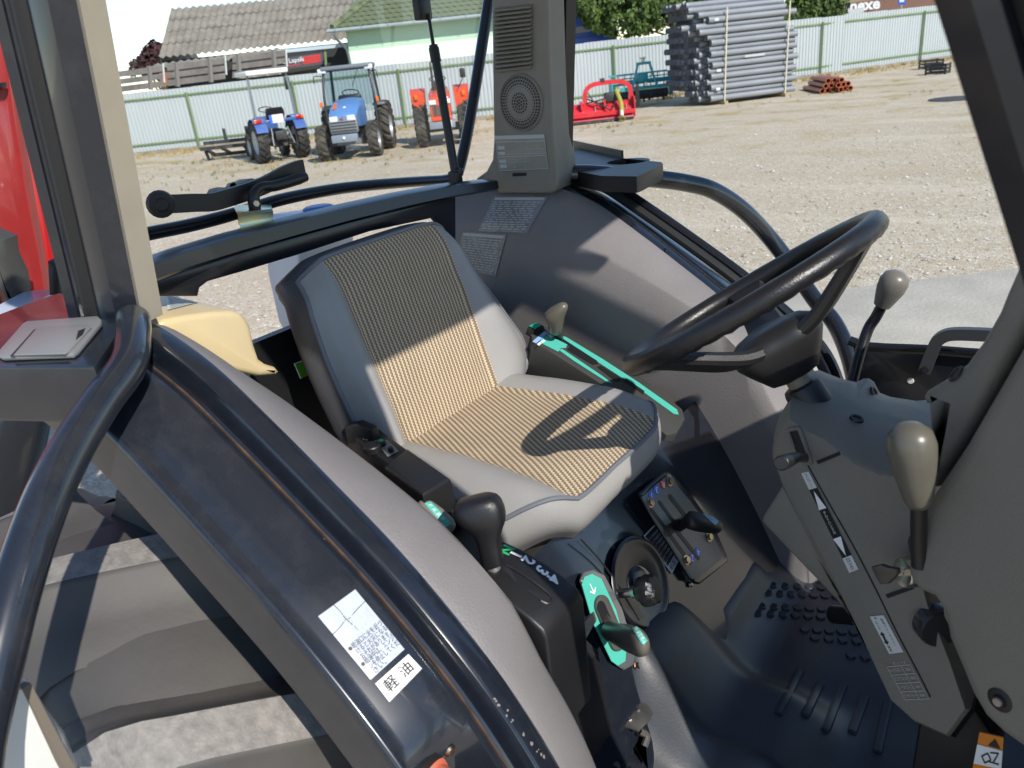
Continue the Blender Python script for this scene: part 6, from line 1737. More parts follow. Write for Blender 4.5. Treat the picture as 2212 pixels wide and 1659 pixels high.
# ---------------- trees
def leaf_mat(name, c1, c2):
    return mat(name, c1, 0.6, rgb2=c2, vscale=1.4, spec=0.3)
def tree(name, base, lobes, m, label, n, size, trunk_r=0.18, mt=None):
    root = empty(name, base, label, 'tree')
    bm = bmesh.new()
    top = sum((Vector(c) for c, r in lobes), Vector()) / len(lobes)
    tube(bm, [base, base.lerp(top, .35) + Vector((.1, .1, 0)), top], trunk_r, 10, 4, scale=[1.2, .8, .35])
    for c, r in lobes:
        s = base.lerp(top, random.uniform(.3, .6)); tube(bm, [s, s.lerp(Vector(c), .6) + Vector((0, 0, .2)), Vector(c)], trunk_r * .35, 6, 3, scale=[1, .6, .25])
    recalc(bm); mk('trunk', bm, mt or mat('bark', (0.10, 0.075, 0.05), 0.95, var=.3), root)
    bm = bmesh.new()
    tot = sum(r ** 2 for c, r in lobes)
    for c, r in lobes:
        for k in range(int(n * r * r / tot)):
            while True:
                d = Vector((random.uniform(-1, 1), random.uniform(-1, 1), random.uniform(-1, 1)))
                if .001 < d.length <= 1: break
            rad = d.length ** .5
            d.normalize()
            rr2 = r * (0.78 + 0.42 * noise.noise(d * 2.2 + Vector(c)))
            p = Vector(c) + d * rr2 * rad
            if noise.noise(p * 1.5) < -0.22: continue
            s = size * random.uniform(.6, 1.3)
            nn = (d + Vector((random.uniform(-1, 1), random.uniform(-1, 1), random.uniform(-.4, 1)))).normalized()
            e1_ = nn.orthogonal().normalized(); e1_ = (Matrix.Rotation(random.uniform(0, 6.28), 3, nn) @ e1_); e2_ = nn.cross(e1_)
            v = [bm.verts.new(p + e1_ * s), bm.verts.new(p + e2_ * s * .55 + nn * s * .12), bm.verts.new(p - e1_ * s), bm.verts.new(p - e2_ * s * .55 + nn * s * .12)]
            bm.faces.new((v[0], v[1], v[2])); bm.faces.new((v[0], v[2], v[3]))
    mk('crown', bm, m, root, sm=0)
random.seed(12)
tc_ = lambda x, y, D: at(x, y, D)
lobes = [(tc_(x, y, D), r) for x, y, D, r in ((1290, 20, 34.5, 1.0), (1250, -8, 35, .9), (1345, 35, 34.3, 1.0), (1400, 20, 34.5, 1.1), (1450, 0, 35, 1.1), (1340, -15, 35, 1.2), (1420, -25, 35.5, 1.3), (1520, -14, 36, 1.2), (1600, -5, 37, 1.2), (1690, 14, 38, 1.0), (1740, 24, 38.5, .95), (1790, 14, 39, .9), (1650, -20, 38, 1.3), (1760, -14, 39, 1.2), (1745, 48, 36.5, .55), (1380, 58, 33.9, .55), (1300, 52, 33.9, .5))]
tb0 = Vector((lobes[8][0].x, lobes[8][0].y, 0))
tree('leafy_tree', tb0, lobes, leaf_mat('green_leaves', (0.10, 0.155, 0.030), (0.035, 0.065, 0.012)), 'broad green leafy tree overhanging the fence above the pipe stack', 30000, 0.105)
lobes = [(tc_(x, y, 48), r) for x, y, r in ((320, 128, .7), (338, 116, .8), (352, 130, .9), (300, 142, .5), (330, 146, .8), (285, 150, .4), (345, 108, .45))]
tree('purple_tree', Vector((lobes[2][0].x, lobes[2][0].y, 0)), lobes, leaf_mat('purple_leaves', (0.085, 0.035, 0.035), (0.035, 0.02, 0.022)), 'purple-leaved tree beside the barn gable', 3500, 0.13)

# ================================================================= machines in the yard
M_TY2 = mat('yard_tyre', (0.030, 0.029, 0.028), 0.8, var=0.3, vscale=6, dust=0.5, dust_rgb=(0.20, 0.165, 0.12), dscale=4)
M_TYMUD = mat('muddy_tyre', (0.10, 0.085, 0.065), 0.9, rgb2=(0.035, 0.032, 0.03), vscale=5)
M_DKST = mat('dark_steel', (0.03, 0.031, 0.034), 0.6, var=0.2, vscale=6, dust=0.2, dscale=6)
M_TBLUE = mat('tractor_blue', (0.05, 0.12, 0.36), 0.4, coat=0.2, dust=.25, dscale=5)
M_TBLUE2 = mat('tractor_light_blue', (0.10, 0.23, 0.50), 0.35, coat=0.3, dust=.15, dscale=5)
M_TORANGE = mat('tractor_orange', (0.72, 0.075, 0.018), 0.35, coat=0.3, var=0.06)
M_TGREY = mat('tractor_grey', (0.17, 0.19, 0.22), 0.45)
M_LENS = mat('headlamp', (0.7, 0.72, 0.74), 0.1, coat=0.5)
M_AMBER = mat('amber_lens', (0.75, 0.16, 0.01), 0.2)
M_REDL = mat('red_lens', (0.5, 0.01, 0.01), 0.2)
M_PLATE = mat('paper_plate', (0.75, 0.62, 0.64), 0.6)
M_GL2 = glass_mat('tractor_glass', (0.72, 0.80, 0.82), 0.8)
M_CAN = mat('white_canopy', (0.85, 0.83, 0.8), 0.5)

def lwheel(parent, c, r, w, m, rimm, nl=16, disc=True):
    """wheel with its axle along local y, lugs on the tread"""
    e = empty('wheel', c, parent=parent)
    sav = LOCAL[0]
    bm = bmesh.new()
    prof = [(r * .56, -w * .42), (r * .75, -w * .5), (r * .88, -w * .48), (r * .93, -w * .35), (r * .945, 0), (r * .93, w * .35), (r * .88, w * .48), (r * .75, w * .5), (r * .56, w * .42)]
    rows = [[Vector((rr * cos(2 * pi * i / 32), y, rr * sin(2 * pi * i / 32))) for rr, y in prof] for i in range(33)]
    grid(bm, rows); bmesh.ops.remove_doubles(bm, verts=bm.verts, dist=1e-4)
    for k in range(nl):
        for s in (-1, 1):
            a0 = 2 * pi * (k + (.25 if s > 0 else -.25)) / nl
            rws = []
            for f in (0, .5, 1):
                y = s * w * (.52 - .5 * f); a = a0 + .20 * f; h = r * (.93 - .05 * (1 - f) ** 3)
                ha = .055 + .02 * (1 - f)
                rws.append([Vector((q * cos(a + d), y, q * sin(a + d))) for q, d in ((h - .02 * r, -ha * 1.6), (h + .085 * r, -ha), (h + .085 * r, ha), (h - .02 * r, ha * 1.6))])
            V2 = grid(bm, rws); bm.faces.new(V2[0]); bm.faces.new(V2[-1])
    recalc(bm); mk('tyre', bm, m, e, sm=40)
    bm = bmesh.new()
    lathe(bm, [(r * .58, -w * .40), (r * .55, -w * .36), (r * .52, -w * .1), (r * .3, -w * .02), (r * .12, -w * .1), (0, -w * .1)], 24, (0, 0, 0), (0, 1, 0))
    lathe(bm, [(r * .58, w * .40), (r * .55, w * .36), (r * .52, w * .1), (r * .3, w * .02), (r * .12, w * .1), (0, w * .1)], 24, (0, 0, 0), (0, 1, 0))
    mk('rim', bm, rimm, e)
    return e

LOCAL[0] = True
M_RIMW = mat('rim_white', (0.6, 0.6, 0.58), 0.5, dust=.3)
M_RIMS = mat('rim_silver', (0.42, 0.44, 0.46), 0.4, metal=.5)
# --- A: small blue tractor from behind, white sun roof
gA = P(613, 346, Z=0)
A = empty('sunroof_tractor', (gA.x, gA.y, 0), 'small blue tractor seen from behind with a white flat sun canopy', 'tractor', 'tractors parked along the fence', rz=radians(156))
lwheel(A, (0.0, 0.50, 0.50), 0.50, 0.26, M_TY2, M_RIMW, 18); lwheel(A, (0.0, -0.50, 0.50), 0.50, 0.26, M_TY2, M_RIMW, 18)
lwheel(A, (1.35, 0.42, 0.33), 0.33, 0.18, M_TY2, M_RIMW, 14); lwheel(A, (1.35, -0.42, 0.33), 0.33, 0.18, M_TY2, M_RIMW, 14)
mk('rear_axle', tubem([(0, -0.4, 0.5), (0, 0.4, 0.5)], 0.09, 12, 0), M_DKST, A)
mk('gearbox', bxm((0.25, 0, 0.55), (0.75, 0.34, 0.42), bev=.04), M_DKST, A)
mk('hood', bxm((1.15, 0, 0.86), (1.0, 0.44, 0.36), bev=.08, seg=3), M_TBLUE, A)
mk('seat', bxm((0.12, 0, 0.98), (0.4, 0.44, 0.09), bev=.03), M_BLACK, A)
bm = bmesh.new(); loft(bm, [[Vector((x_, w * s * .5, z_)) for s in (-1, 1)] + [Vector((x_ + .07, w * s * .5, z_)) for s in (1, -1)] for x_, z_, w in ((-0.08, 1.0, .42), (-.12, 1.10, .46), (-.15, 1.20, .44), (-.16, 1.27, .36))]); mk('seat_back', bm, M_BLACK, A)
for s in (-1, 1):
    bm = bmesh.new(); rws = []
    for k in range(9):
        a = radians(25 + 130 * k / 8); rws.append([Vector((0.56 * cos(a), s * y, 0.5 + 0.56 * sin(a))) for y in (.34, .62)] )
    grid(bm, rws); recalc(bm); mk('mudguard', bm, M_TBLUE, A)
    mk('tail_bar', bxm((-0.30, s * .47, 0.99), (0.10, 0.32, 0.10), bev=.02), M_TBLUE, A)
    mk('tail_lamp', bxm((-0.36, s * .52, 1.0), (0.04, 0.19, 0.085), bev=.01), M_REDL, A)
    mk('indicator', bxm((-0.365, s * .585, 1.0), (0.04, 0.06, 0.08), bev=.01), M_AMBER, A)
    mk('canopy_post', tubem([(-0.12, s * .50, 0.95), (-0.10, s * .49, 1.5), (-0.06, s * .47, 2.03)], 0.028, 10, 3), M_TGREY, A)
    mk('lift_arm', barm((-0.2, s * .16, .42), (-0.55, s * .28, .36), .035, .06), M_DKST, A)
    mk('lift_rod', tubem([(-.25, s * .2, .8), (-.42, s * .26, .40)], .018, 8, 0), mat('galv_rod', (.4, .41, .42), .4, metal=.8), A)
mk('cross_bar', bxm((-0.30, 0, 0.97), (0.08, 0.8, 0.07), bev=.02), M_TBLUE, A)
npl = mk('number_plate', bxm((-0.385, 0.06, 1.02), (0.012, 0.34, 0.19)), M_PLATE, A)
mk('plate_band', bxm((-0.387, 0.20, 1.02), (0.012, 0.07, 0.19)), M_BLUEP, A)
mk('drawbar', bxm((-0.35, 0, 0.42), (0.4, 0.10, 0.06)), M_DKST, A)
mk('linkage', bxm((-0.25, 0.0, 0.62), (0.16, 0.30, 0.22), bev=.03), M_DKST, A)
mk('canopy', bxm((0.45, 0, 2.09), (1.3, 1.02, 0.11), bev=.03, seg=3), M_CAN, A)
for y in (-.32, .0, .32): mk('canopy_rib', bxm((0.45, y, 2.02), (1.2, .04, .03)), M_CAN, A)
mk('steering_wheel', latm([(0.165, 0), (0.185, .012), (0.2, 0), (0.185, -.012), (0.165, 0)], 24, (0.72, 0.0, 1.22), (-.35, 0, 1)), M_BLACK, A)
mk('steering_column', tubem([(0.85, 0, .95), (0.72, 0, 1.22)], .03, 8, 0), M_BLACK, A)
mk('mirror_arm', tubem([(0.5, -0.5, 2.0), (0.6, -0.62, 1.9), (.6, -.64, 1.8)], .012, 6, 3), M_BLACK, A)
mk('mirror', bxm((0.6, -0.64, 1.78), (0.05, 0.14, 0.30), bev=.02), M_BLACK, A)
# --- B: blue cab tractor from the front
gB = P(762, 342, Z=0)
B = empty('cab_tractor', (gB.x, gB.y, 0), 'light blue tractor with a glazed cab facing the camera by the fence', 'tractor', 'tractors parked along the fence', rz=radians(-54))
for s in (-1, 1):
    lwheel(B, (0.0, s * .60, 0.40), 0.40, 0.25, M_TYMUD, M_RIMS, 15)
    lwheel(B, (-1.55, s * .66, 0.58), 0.58, 0.32, M_TYMUD, M_RIMS, 18)
    mk('axle_hub', bxm((0, s * .40, .40), (.18, .25, .2), bev=.04), M_DKST, B)
mk('front_axle', bxm((0, 0, .38), (.16, .9, .13), bev=.03), M_TGREY, B)
mk('chassis', bxm((-.6, 0, .55), (1.7, .38, .32), bev=.03), M_DKST, B)
hs = []
for x_, w, zt, zb in ((-0.95, .66, 1.32, .70), (-0.5, .68, 1.30, .70), (-0.05, .68, 1.22, .70), (.22, .66, 1.12, .72), (.36, .60, 1.02, .76), (.40, .52, .93, .82)):
    hs.append([Vector((x_, w * .5, zb)), Vector((x_, w * .5, zt - .10)), Vector((x_, w * .44, zt - .03)), Vector((x_, w * .25, zt)), Vector((x_, 0, zt + .012)), Vector((x_, -w * .25, zt)), Vector((x_, -w * .44, zt - .03)), Vector((x_, -w * .5, zt - .10)), Vector((x_, -w * .5, zb))])
bm = bmesh.new(); loft(bm, hs); hoodB = mk('hood', bm, M_TBLUE2, B, sm=30)
mk('hood_stripe', bxm((.06, -.19, 1.185), (.36, .07, .01), Matrix.Rotation(radians(17), 3, 'Y')), M_AMBER, B)
mk('hood_badge', latm([(0.035, 0), (.03, .006), (0, .008)], 14, (.18, 0.05, 1.152), (.35, 0, 1)), M_WHITEP, B)
mk('grille_frame', bxm((.345, 0, .76), (.14, .66, .34), bev=.05, seg=3), mat('grille_silver', (.30, .31, .32), .35, metal=.6), B)
for k in range(4): mk('grille_bar', bxm((.42, 0, .66 + .062 * k), (.02, .60, .028), bev=.006), mat('grille_dark', (.05, .05, .055), .4), B)
for s in (-1, 1): mk('headlamp', bxm((.405, s * .20, .925), (.05, .19, .12), bev=.02), M_LENS, B)
mk('brand_plate', latm([(0.05, 0), (.045, .012), (0, .014)], 3, (.43, 0, .935), (1, 0, 0)), mat('badge_red', (.5, .08, .04), .3), B)
mk('weight_bracket', bxm((.46, 0, .50), (.16, .60, .17), bev=.02), mat('bumper_grey', (.20, .24, .29), .5), B)
mk('hook', latm([(.02, 0), (.02, .02), (.03, .03), (0, .03)], 10, (.54, 0, .52), (1, 0, 0)), M_WHITEP, B)
# cab
cp = {}
for s in (-1, 1):
    mk('cab_pillar', tubem([(-.78, s * .60, .75), (-.86, s * .60, 1.4), (-1.0, s * .54, 1.98)], .032, 8, 3), mat('cab_black', (.02, .021, .024), .4), B)
    mk('cab_pillar', tubem([(-1.75, s * .58, 1.0), (-1.75, s * .52, 1.98)], .035, 8, 0), mat('cab_black', (.02, .021, .024), .4), B)
    mk('side_panel', bxm((-1.1, s * .60, .78), (.62, .03, .38)), mat('cab_black', (.02, .021, .024), .4), B)
    bm = bmesh.new(); bm.faces.new([bm.verts.new(Vector(p)) for p in ((-.80, s * .60, .98), (-1.72, s * .59, 1.05), (-1.74, s * .53, 1.94), (-.98, s * .55, 1.94))]); mk('side_glass', bm, M_GL2, B, sm=0)
    mk('indicator', bxm((-.76, s * .68, 1.22), (.07, .07, .12), bev=.015), M_AMBER, B)
    mk('work_lamp', bxm((-.92, s * .56, 1.96), (.08, .2, .11), bev=.02), M_LENS, B)
    mk('mirror_arm', tubem([(-.9, s * .58, 1.85), (-.8, s * .74, 1.86), (-.8, s * .76, 1.7)], .012, 6, 3), M_BLACK, B)
    mk('rear_mudguard', bxm((-1.5, s * .62, 1.10), (.7, .3, .06), bev=.02), M_TGREY, B)
bm = bmesh.new(); bm.faces.new([bm.verts.new(Vector(p)) for p in ((-.80, .58, .98), (-.80, -.58, .98), (-1.0, -.53, 1.94), (-1.0, .53, 1.94))]); mk('windscreen', bm, M_GL2, B, sm=0)
bm = bmesh.new(); bm.faces.new([bm.verts.new(Vector(p)) for p in ((-1.76, .56, 1.1), (-1.76, -.56, 1.1), (-1.76, -.51, 1.94), (-1.76, .51, 1.94))]); mk('rear_glass', bm, M_GL2, B, sm=0)
mk('roof', bxm((-1.35, 0, 2.0), (.98, 1.18, .10), bev=.04, seg=3), M_TGREY, B)
mk('roof_frame', bxm((-.99, 0, 1.95), (.05, 1.1, .05)), mat('cab_black', (.02, .021, .024), .4), B)
mk('wiper', tubem([(-.985, .28, 1.93), (-.93, .10, 1.55)], .008, 6, 0), M_BLACK, B)
mk('dashboard', bxm((-.92, 0, 1.28), (.22, .55, .22), bev=.06), M_BLACK, B)
mk('steering_wheel', latm([(0.185, 0), (0.20, .014), (0.215, 0), (0.20, -.014), (0.185, 0)], 24, (-1.12, 0, 1.42), (-.4, 0, 1)), M_BLACK, B)
mk('seat', bxm((-1.5, 0, 1.0), (.42, .44, .12), bev=.04), M_BLACK, B)
mk('step_frame', bxm((-1.0, 0, .62), (.5, 1.1, .06)), M_DKST, B)
# --- C: orange tractor from the front
gC = P(962, 313, Z=0)
C = empty('orange_tractor', (gC.x, gC.y, 0), 'orange-red tractor without a cab facing the camera behind the window stay', 'tractor', 'tractors parked along the fence', rz=radians(-50))
for s in (-1, 1):
    lwheel(C, (0.0, s * .52, 0.42), 0.42, 0.24, M_TY2, M_RIMW, 15)
    lwheel(C, (-1.5, s * .56, 0.60), 0.60, 0.34, M_TY2, M_RIMW, 18)
    bm = bmesh.new(); loft(bm, [[Vector((-1.0, s * .38, .78)), Vector((-1.0, s * .70, .95)), Vector((-1.0, s * .74, 1.22)), Vector((-1.0, s * .36, 1.22))], [Vector((-1.25, s * .38, .9)), Vector((-1.25, s * .74, 1.1)), Vector((-1.25, s * .74, 1.32)), Vector((-1.25, s * .36, 1.32))], [Vector((-1.9, s * .38, .9)), Vector((-1.9, s * .74, 1.1)), Vector((-1.9, s * .72, 1.28)), Vector((-1.9, s * .36, 1.28))]])
    mk('mudguard', bm, M_TORANGE, C)
    mk('mudguard_lamp', bxm((-.97, s * .60, 1.12), (.05, .08, .12), bev=.01), M_AMBER, C)
    mk('headlamp', bxm((.40, s * .17, 1.02), (.05, .17, .11), bev=.02), M_LENS, C)
mk('axle', bxm((0, 0, .42), (.2, .85, .18), bev=.04), M_DKST, C)
mk('chassis', bxm((-.6, 0, .6), (1.8, .4, .4), bev=.04), M_DKST, C)
hs = []
for x_, w, zt, zb in ((-0.9, .52, 1.26, .70), (-.2, .52, 1.22, .66), (.25, .50, 1.16, .62), (.36, .48, 1.12, .62), (.38, .46, 1.08, .64)):
    hs.append([Vector((x_, w * .5, zb)), Vector((x_, w * .5, zt - .06)), Vector((x_, w * .42, zt)), Vector((x_, -w * .42, zt)), Vector((x_, -w * .5, zt - .06)), Vector((x_, -w * .5, zb))])
bm = bmesh.new(); loft(bm, hs); mk('hood', bm, M_TORANGE, C, sm=30)
mk('grille', bxm((.385, 0, .83), (.02, .38, .24)), mat('grille_brown', (.12, .07, .05), .6), C)
for k in range(3): mk('grille_bar', bxm((.40, -.12 + .12 * k, .83), (.015, .02, .24)), M_DKST, C)
mk('lower_valance', bxm((.36, 0, .64), (.08, .5, .10), bev=.02), M_TORANGE, C)
mk('bumper', bxm((.42, 0, .50), (.10, .62, .16), bev=.02), mat('bumper_grey', (.20, .24, .29), .5), C)
mk('bumper_tag', bxm((.475, .18, .52), (.01, .09, .15)), M_PLATE, C)
mk('dash_cowl', bxm((-.95, 0, 1.36), (.24, .34, .22), bev=.06), M_DKST, C)
mk('steering_wheel', latm([(0.18, 0), (0.195, .014), (0.21, 0), (0.195, -.014), (0.18, 0)], 24, (-1.12, 0, 1.50), (-.45, 0, 1)), M_BLACK, C)
mk('exhaust', tubem([(-.6, -.12, 1.2), (-.6, -.12, 1.9)], .03, 8, 0), M_DKST, C)
mk('seat', bxm((-1.6, 0, 1.15), (.4, .44, .3), bev=.06), M_BLACK, C)
mk('mirror_arm', tubem([(-.9, .5, 1.25), (-.9, .62, 1.45), (-.9, .64, 1.52)], .012, 6, 3), M_BLACK, C)
mk('mirror', bxm((-.9, .64, 1.58), (.04, .14, .22), bev=.02), M_BLACK, C)
# --- black cultivator frame left of the tractors
gI = P(500, 341, Z=0)
I = empty('cultivator', (gI.x, gI.y, 0), 'low black cultivator frame standing on the gravel beside the sun-canopy tractor', 'implement', rz=radians(36))
for y, z in ((.0, .46), (-.35, .34)): mk('cross_bar', bxm((0, y, z), (1.35, .09, .09)), M_DKST, I)
mk('rear_roller', tubem([(-.6, .3, .10), (.62, .3, .10)], .05, 8, 0), M_DKST, I)
for x_ in (-.55, -.1, .52):
    mk('side_arm', barm((x_, -.38, .34), (x_, .30, .12), .05, .08), M_DKST, I)
for x_ in (-.05, .58):
    mk('upright', bxm((x_, .05, .62), (.09, .05, .36), bev=.02), M_DKST, I)
for x_ in (-.58, .55):
    mk('tine', bxm((x_, -.2, .14), (.05, .1, .30), Matrix.Rotation(.4, 3, 'X')), M_DKST, I)
    mk('disc', latm([(0, -.02), (.16, -.005), (.165, 0), (.16, .005), (0, .02)], 18, (x_, .12, .17), (1, .3, 0)), M_DKST, I)
# --- red flail mower
gM = P(1300, 262, Z=0)
Mo = empty('flail_mower', (gM.x, gM.y, 0), 'red flail mower with an arched red hitch frame lying on the gravel', 'implement', rz=radians(38))
M_MRED = mat('mower_red', (0.55, 0.012, 0.022), 0.35, coat=.3, var=.06, dust=.15, dscale=8)
bm = bmesh.new(); loft(bm, [[Vector((x_, -.38, .08)), Vector((x_, -.30, .30)), Vector((x_, -.05, .48)), Vector((x_, .30, .46)), Vector((x_, .40, .10))] for x_ in (-1.15, .80)]); mk('rotor_housing', bm, M_MRED, Mo)
mk('front_lip', bxm((-.17, -.42, .22), (1.94, .04, .10)), M_MRED, Mo)
mk('skid', bxm((-.17, -.42, .05), (1.9, .1, .05)), M_DKST, Mo)
arch = [(-.42, -.1, .30), (-.42, -.1, .72), (-.32, -.1, .88), (-.1, -.1, .95), (.45, -.1, .95), (.68, -.1, .88), (.78, -.1, .72), (.78, -.1, .2)]
bm = bmesh.new(); sweep(bm, catmull([Vector(p) for p in arch], 3), [(.055, -.03), (.055, .03), (-.055, .03), (-.055, -.03)]); recalc(bm); mk('hitch_arch', bm, M_MRED, Mo)
mk('gearbox', bxm((.25, .0, .58), (.30, .3, .24), bev=.04), M_DKST, Mo)
for x_ in (-.55, .05): mk('bracket', bxm((x_, -.2, .46), (.05, .3, .2)), M_MRED, Mo)
for k, pth in enumerate((((-.35, -.15, .75), (-.2, -.3, .5), (.05, -.35, .38), (.2, -.3, .55)), ((-.38, -.12, .6), (-.1, -.32, .48), (.18, -.38, .30), (.35, -.3, .5)), ((-.4, -.15, .5), (-.1, -.3, .55), (.2, -.25, .6)))):
    mk('hose', tubem(pth, .016, 6, 5), M_RUBBER, Mo)
for x_ in (-.2, .62): mk('stand_leg', tubem([(x_, -.3, .4), (x_, -.3, .0)], .02, 6, 0), M_STEEL, Mo)
mk('end_plate', bxm((.82, 0, .32), (.03, .8, .5)), M_MRED, Mo)
mk('top_pin', bxm((.05, -.1, 1.02), (.12, .06, .1)), M_DKST, Mo)
pto = empty('drive_shaft', (gM.x, gM.y, 0), 'yellow-green drive shaft hanging from the red mower to the ground', 'drive shaft', rz=radians(38))
mk('guard_tube', tubem([(.40, -.12, .74), (.46, -.40, .45), (.44, -.62, .22)], .055, 10, 3), mat('pto_yellow', (.34, .33, .06), .6), pto)
mk('white_sleeve', tubem([(.44, -.60, .25), (.42, -.72, .13)], .05, 10, 0), M_WHITEPL, pto)
mk('yoke', latm([(.05, 0), (.075, .03), (.07, .09), (.05, .1), (.045, .05), (0, .05)], 12, (.42, -.74, .10), (-.1, -1, -.3)), mat('pto_olive', (.2, .2, .04), .6), pto)
# --- turquoise tiller
gT = P(1385, 226, Z=0)
Ti = empty('rotary_tiller', (gT.x, gT.y, 0), 'turquoise rotary tiller with a triangular headstock behind the red mower', 'implement', rz=radians(40))
M_TURQ = mat('turquoise_paint', (0.03, 0.34, 0.37), 0.4, var=.1)
mk('main_tube', tubem([(-.95, 0, .70), (.95, 0, .70)], .06, 10, 0), M_TURQ, Ti)
mk('front_beam', bxm((.1, -.35, .52), (1.6, .10, .10)), M_TURQ, Ti)
mk('rear_beam', bxm((0, .3, .92), (1.9, .05, .05)), M_TURQ, Ti)
for x_ in (-.95, .95): mk('side_plate', bxm((x_, 0, .52), (.04, .5, .62), bev=.01), M_TURQ, Ti)
for s in (-1, 1): mk('headstock_leg', barm((s * .38 + .05, -.35, .55), (s * .18 + .05, -.30, 1.22), .06, .08, up=(0, 1, 0)), M_TURQ, Ti)
mk('headstock_top', bxm((.05, -.30, 1.22), (.45, .07, .08)), M_TURQ, Ti)
mk('gearbox', bxm((.05, 0, .80), (.34, .36, .3), bev=.05), M_TURQ, Ti)
mk('gearbox_cap', latm([(.06, 0), (.06, .08), (.1, .1), (.1, .13), (0, .14)], 12, (.05, -.2, 1.26), (0, 0, 1)), M_STEEL, Ti)
for k in range(9):
    x_ = -.86 + k * .215
    mk('guard_bar', tubem([(x_, .3, .95), (x_, .38, .70), (x_, .40, .5)], .016, 6, 2), M_TURQ, Ti)
for z in (.62, .80): mk('guard_rail', tubem([(-.95, .36, z), (.95, .36, z)], .016, 6, 0), M_TURQ, Ti)
mk('rotor', tubem([(-.85, 0, .3), (.85, 0, .3)], .14, 8, 0), M_DKST, Ti)
for k in range(8): mk('blade', bxm((-.75 + k * .21, random.uniform(-.1, .1), .24), (.05, .34, .07), Matrix.Rotation(k * 1.1, 3, 'X')), M_DKST, Ti)
mk('coupling', latm([(.05, 0), (.07, .05), (.05, .1), (0, .1)], 10, (.05, -.42, .62), (0, -1, 0)), M_STEEL, Ti)
mk('support_board', bxm((-.25, -.62, .34), (.10, .06, .62)), mat('old_post', (.2, .16, .12), .9), Ti)

# --- stack of grey pipes
LOCAL[0] = False
pL, pR = P(1537, 228, Z=0), P(1718, 205, Z=0)
pdir = (pR - pL).normalized(); pin = Vector((-pdir.y, pdir.x, 0))
if pin.dot(pL - CAM) < 0: pin = -pin
M_PIPE = mat('grey_plastic_pipe', (0.24, 0.25, 0.27), 0.33, var=.08, vscale=1.0)
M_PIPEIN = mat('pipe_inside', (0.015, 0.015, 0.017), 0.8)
RP, LP_ = 0.080, (pR - pL).length
bm = bmesh.new()
lathe(bm, [(RP * .86, 0.25), (RP * 1.0, 0.0), (RP * 1.04, 0.002), (RP * 1.04, 0.16), (RP * .97, 0.18), (RP * .97, LP_), (RP * .85, LP_), (RP * .85, LP_ - 0.3)], 12, (0, 0, 0), (1, 0, 0)); smooth(bm, 40)
pipe_me = bpy.data.meshes.new('grey_pipe'); bm.to_mesh(pipe_me); bm.free(); pipe_me.materials.append(M_PIPE)
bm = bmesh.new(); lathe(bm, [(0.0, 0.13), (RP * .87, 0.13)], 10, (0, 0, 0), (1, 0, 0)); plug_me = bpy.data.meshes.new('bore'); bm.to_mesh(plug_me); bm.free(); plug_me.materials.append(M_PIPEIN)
NROW, NCOL = 16, 13
ORD = 'first second third fourth fifth sixth seventh eighth ninth tenth eleventh twelfth thirteenth fourteenth fifteenth sixteenth seventeenth eighteenth nineteenth'.split()
def ordn(k): return ORD[k]
random.seed(31)
ang = atan2(pdir.y, pdir.x)
for c in range(NCOL):
    for r in range(NROW + (2 if c > 3 else (1 if c > 1 else 0))):
        if c > 5 and r < 2: continue
        back_off = 0.0
        off = -0.10 * (r % 2) + (0.0 if c < 2 else (-0.22 if c < 6 else -0.34)) + random.uniform(-.05, .05)
        if r > NROW - 5 and c < 3: off += -0.35
        if r >= NROW - 2: off += 0.1 * (NROW - r)
        p = pL + pdir * off + pin * (c * 2 * RP * 1.02 + (RP if r % 2 else 0)) + Vector((0, 0, 0.10 + RP + r * RP * 1.79))
        o = link('grey_pipe', pipe_me); o.location = p; o.rotation_euler = (0, 0, ang)
        tag(o, 'grey plastic pipe of the tall stack, %s from its front, %s layer from the ground' % (ordn(c), ordn(r)), 'pipe', 'grey plastic pipes of the tall stack')
        if random.random() < 0.06: pass
for x_, nm in ((0.35, 'strap'), (2.2, 'strap')):
    for side_ in (0,):
        a = pL + pdir * x_ - pin * (RP + .015); b = a + Vector((0, 0, 2.45)) + pdir * .06
        o = mk('packing_strap', barm(a + Vector((0, 0, .02)), b, .035, .012, up=pin), mat('strap_cream', (.55, .5, .38), .7))
        tag(o, 'cream packing strap down the %s end of the pipe stack' % ('socket' if x_ < 1 else 'plain'), 'strap')
for k, (u_, z_) in enumerate(((0.05, 2.18), (0.12, .9), (0.1, .42))):
    o = mk('pipe_label', barm(pL + pdir * u_ - pin * (RP * 1.06) + Vector((0, 0, z_)), pL + pdir * (u_ + .12) - pin * (RP * 1.06) + Vector((0, 0, z_)), .004, .07), M_WHITEPL)
    tag(o, ['white paper label on a top pipe of the stack', 'white paper label on a middle pipe of the stack', 'white paper label on a low pipe of the stack'][k], 'label')
o = mk('print_band', barm(pL + pdir * .95 - pin * (RP * 1.03) + Vector((0, 0, 1.18)), pL + pdir * 1.55 - pin * (RP * 1.03) + Vector((0, 0, 1.18)), .003, .06), M_GREYP)
tag(o, 'pale printed band on one pipe halfway up the stack', 'label')
for x_ in (.35, 2.2):
    o = mk('timber_bearer', bxm(pL + pdir * x_ + pin * 1.0 + Vector((0, 0, .045)), (.1, 2.4, .09), Matrix.Rotation(ang, 3, 'Z')), mat('bearer_wood', (.4, .3, .18), .9))
    tag(o, 'timber bearer under the %s end of the pipe stack' % ('socket' if x_ < 1 else 'plain'), 'timber')
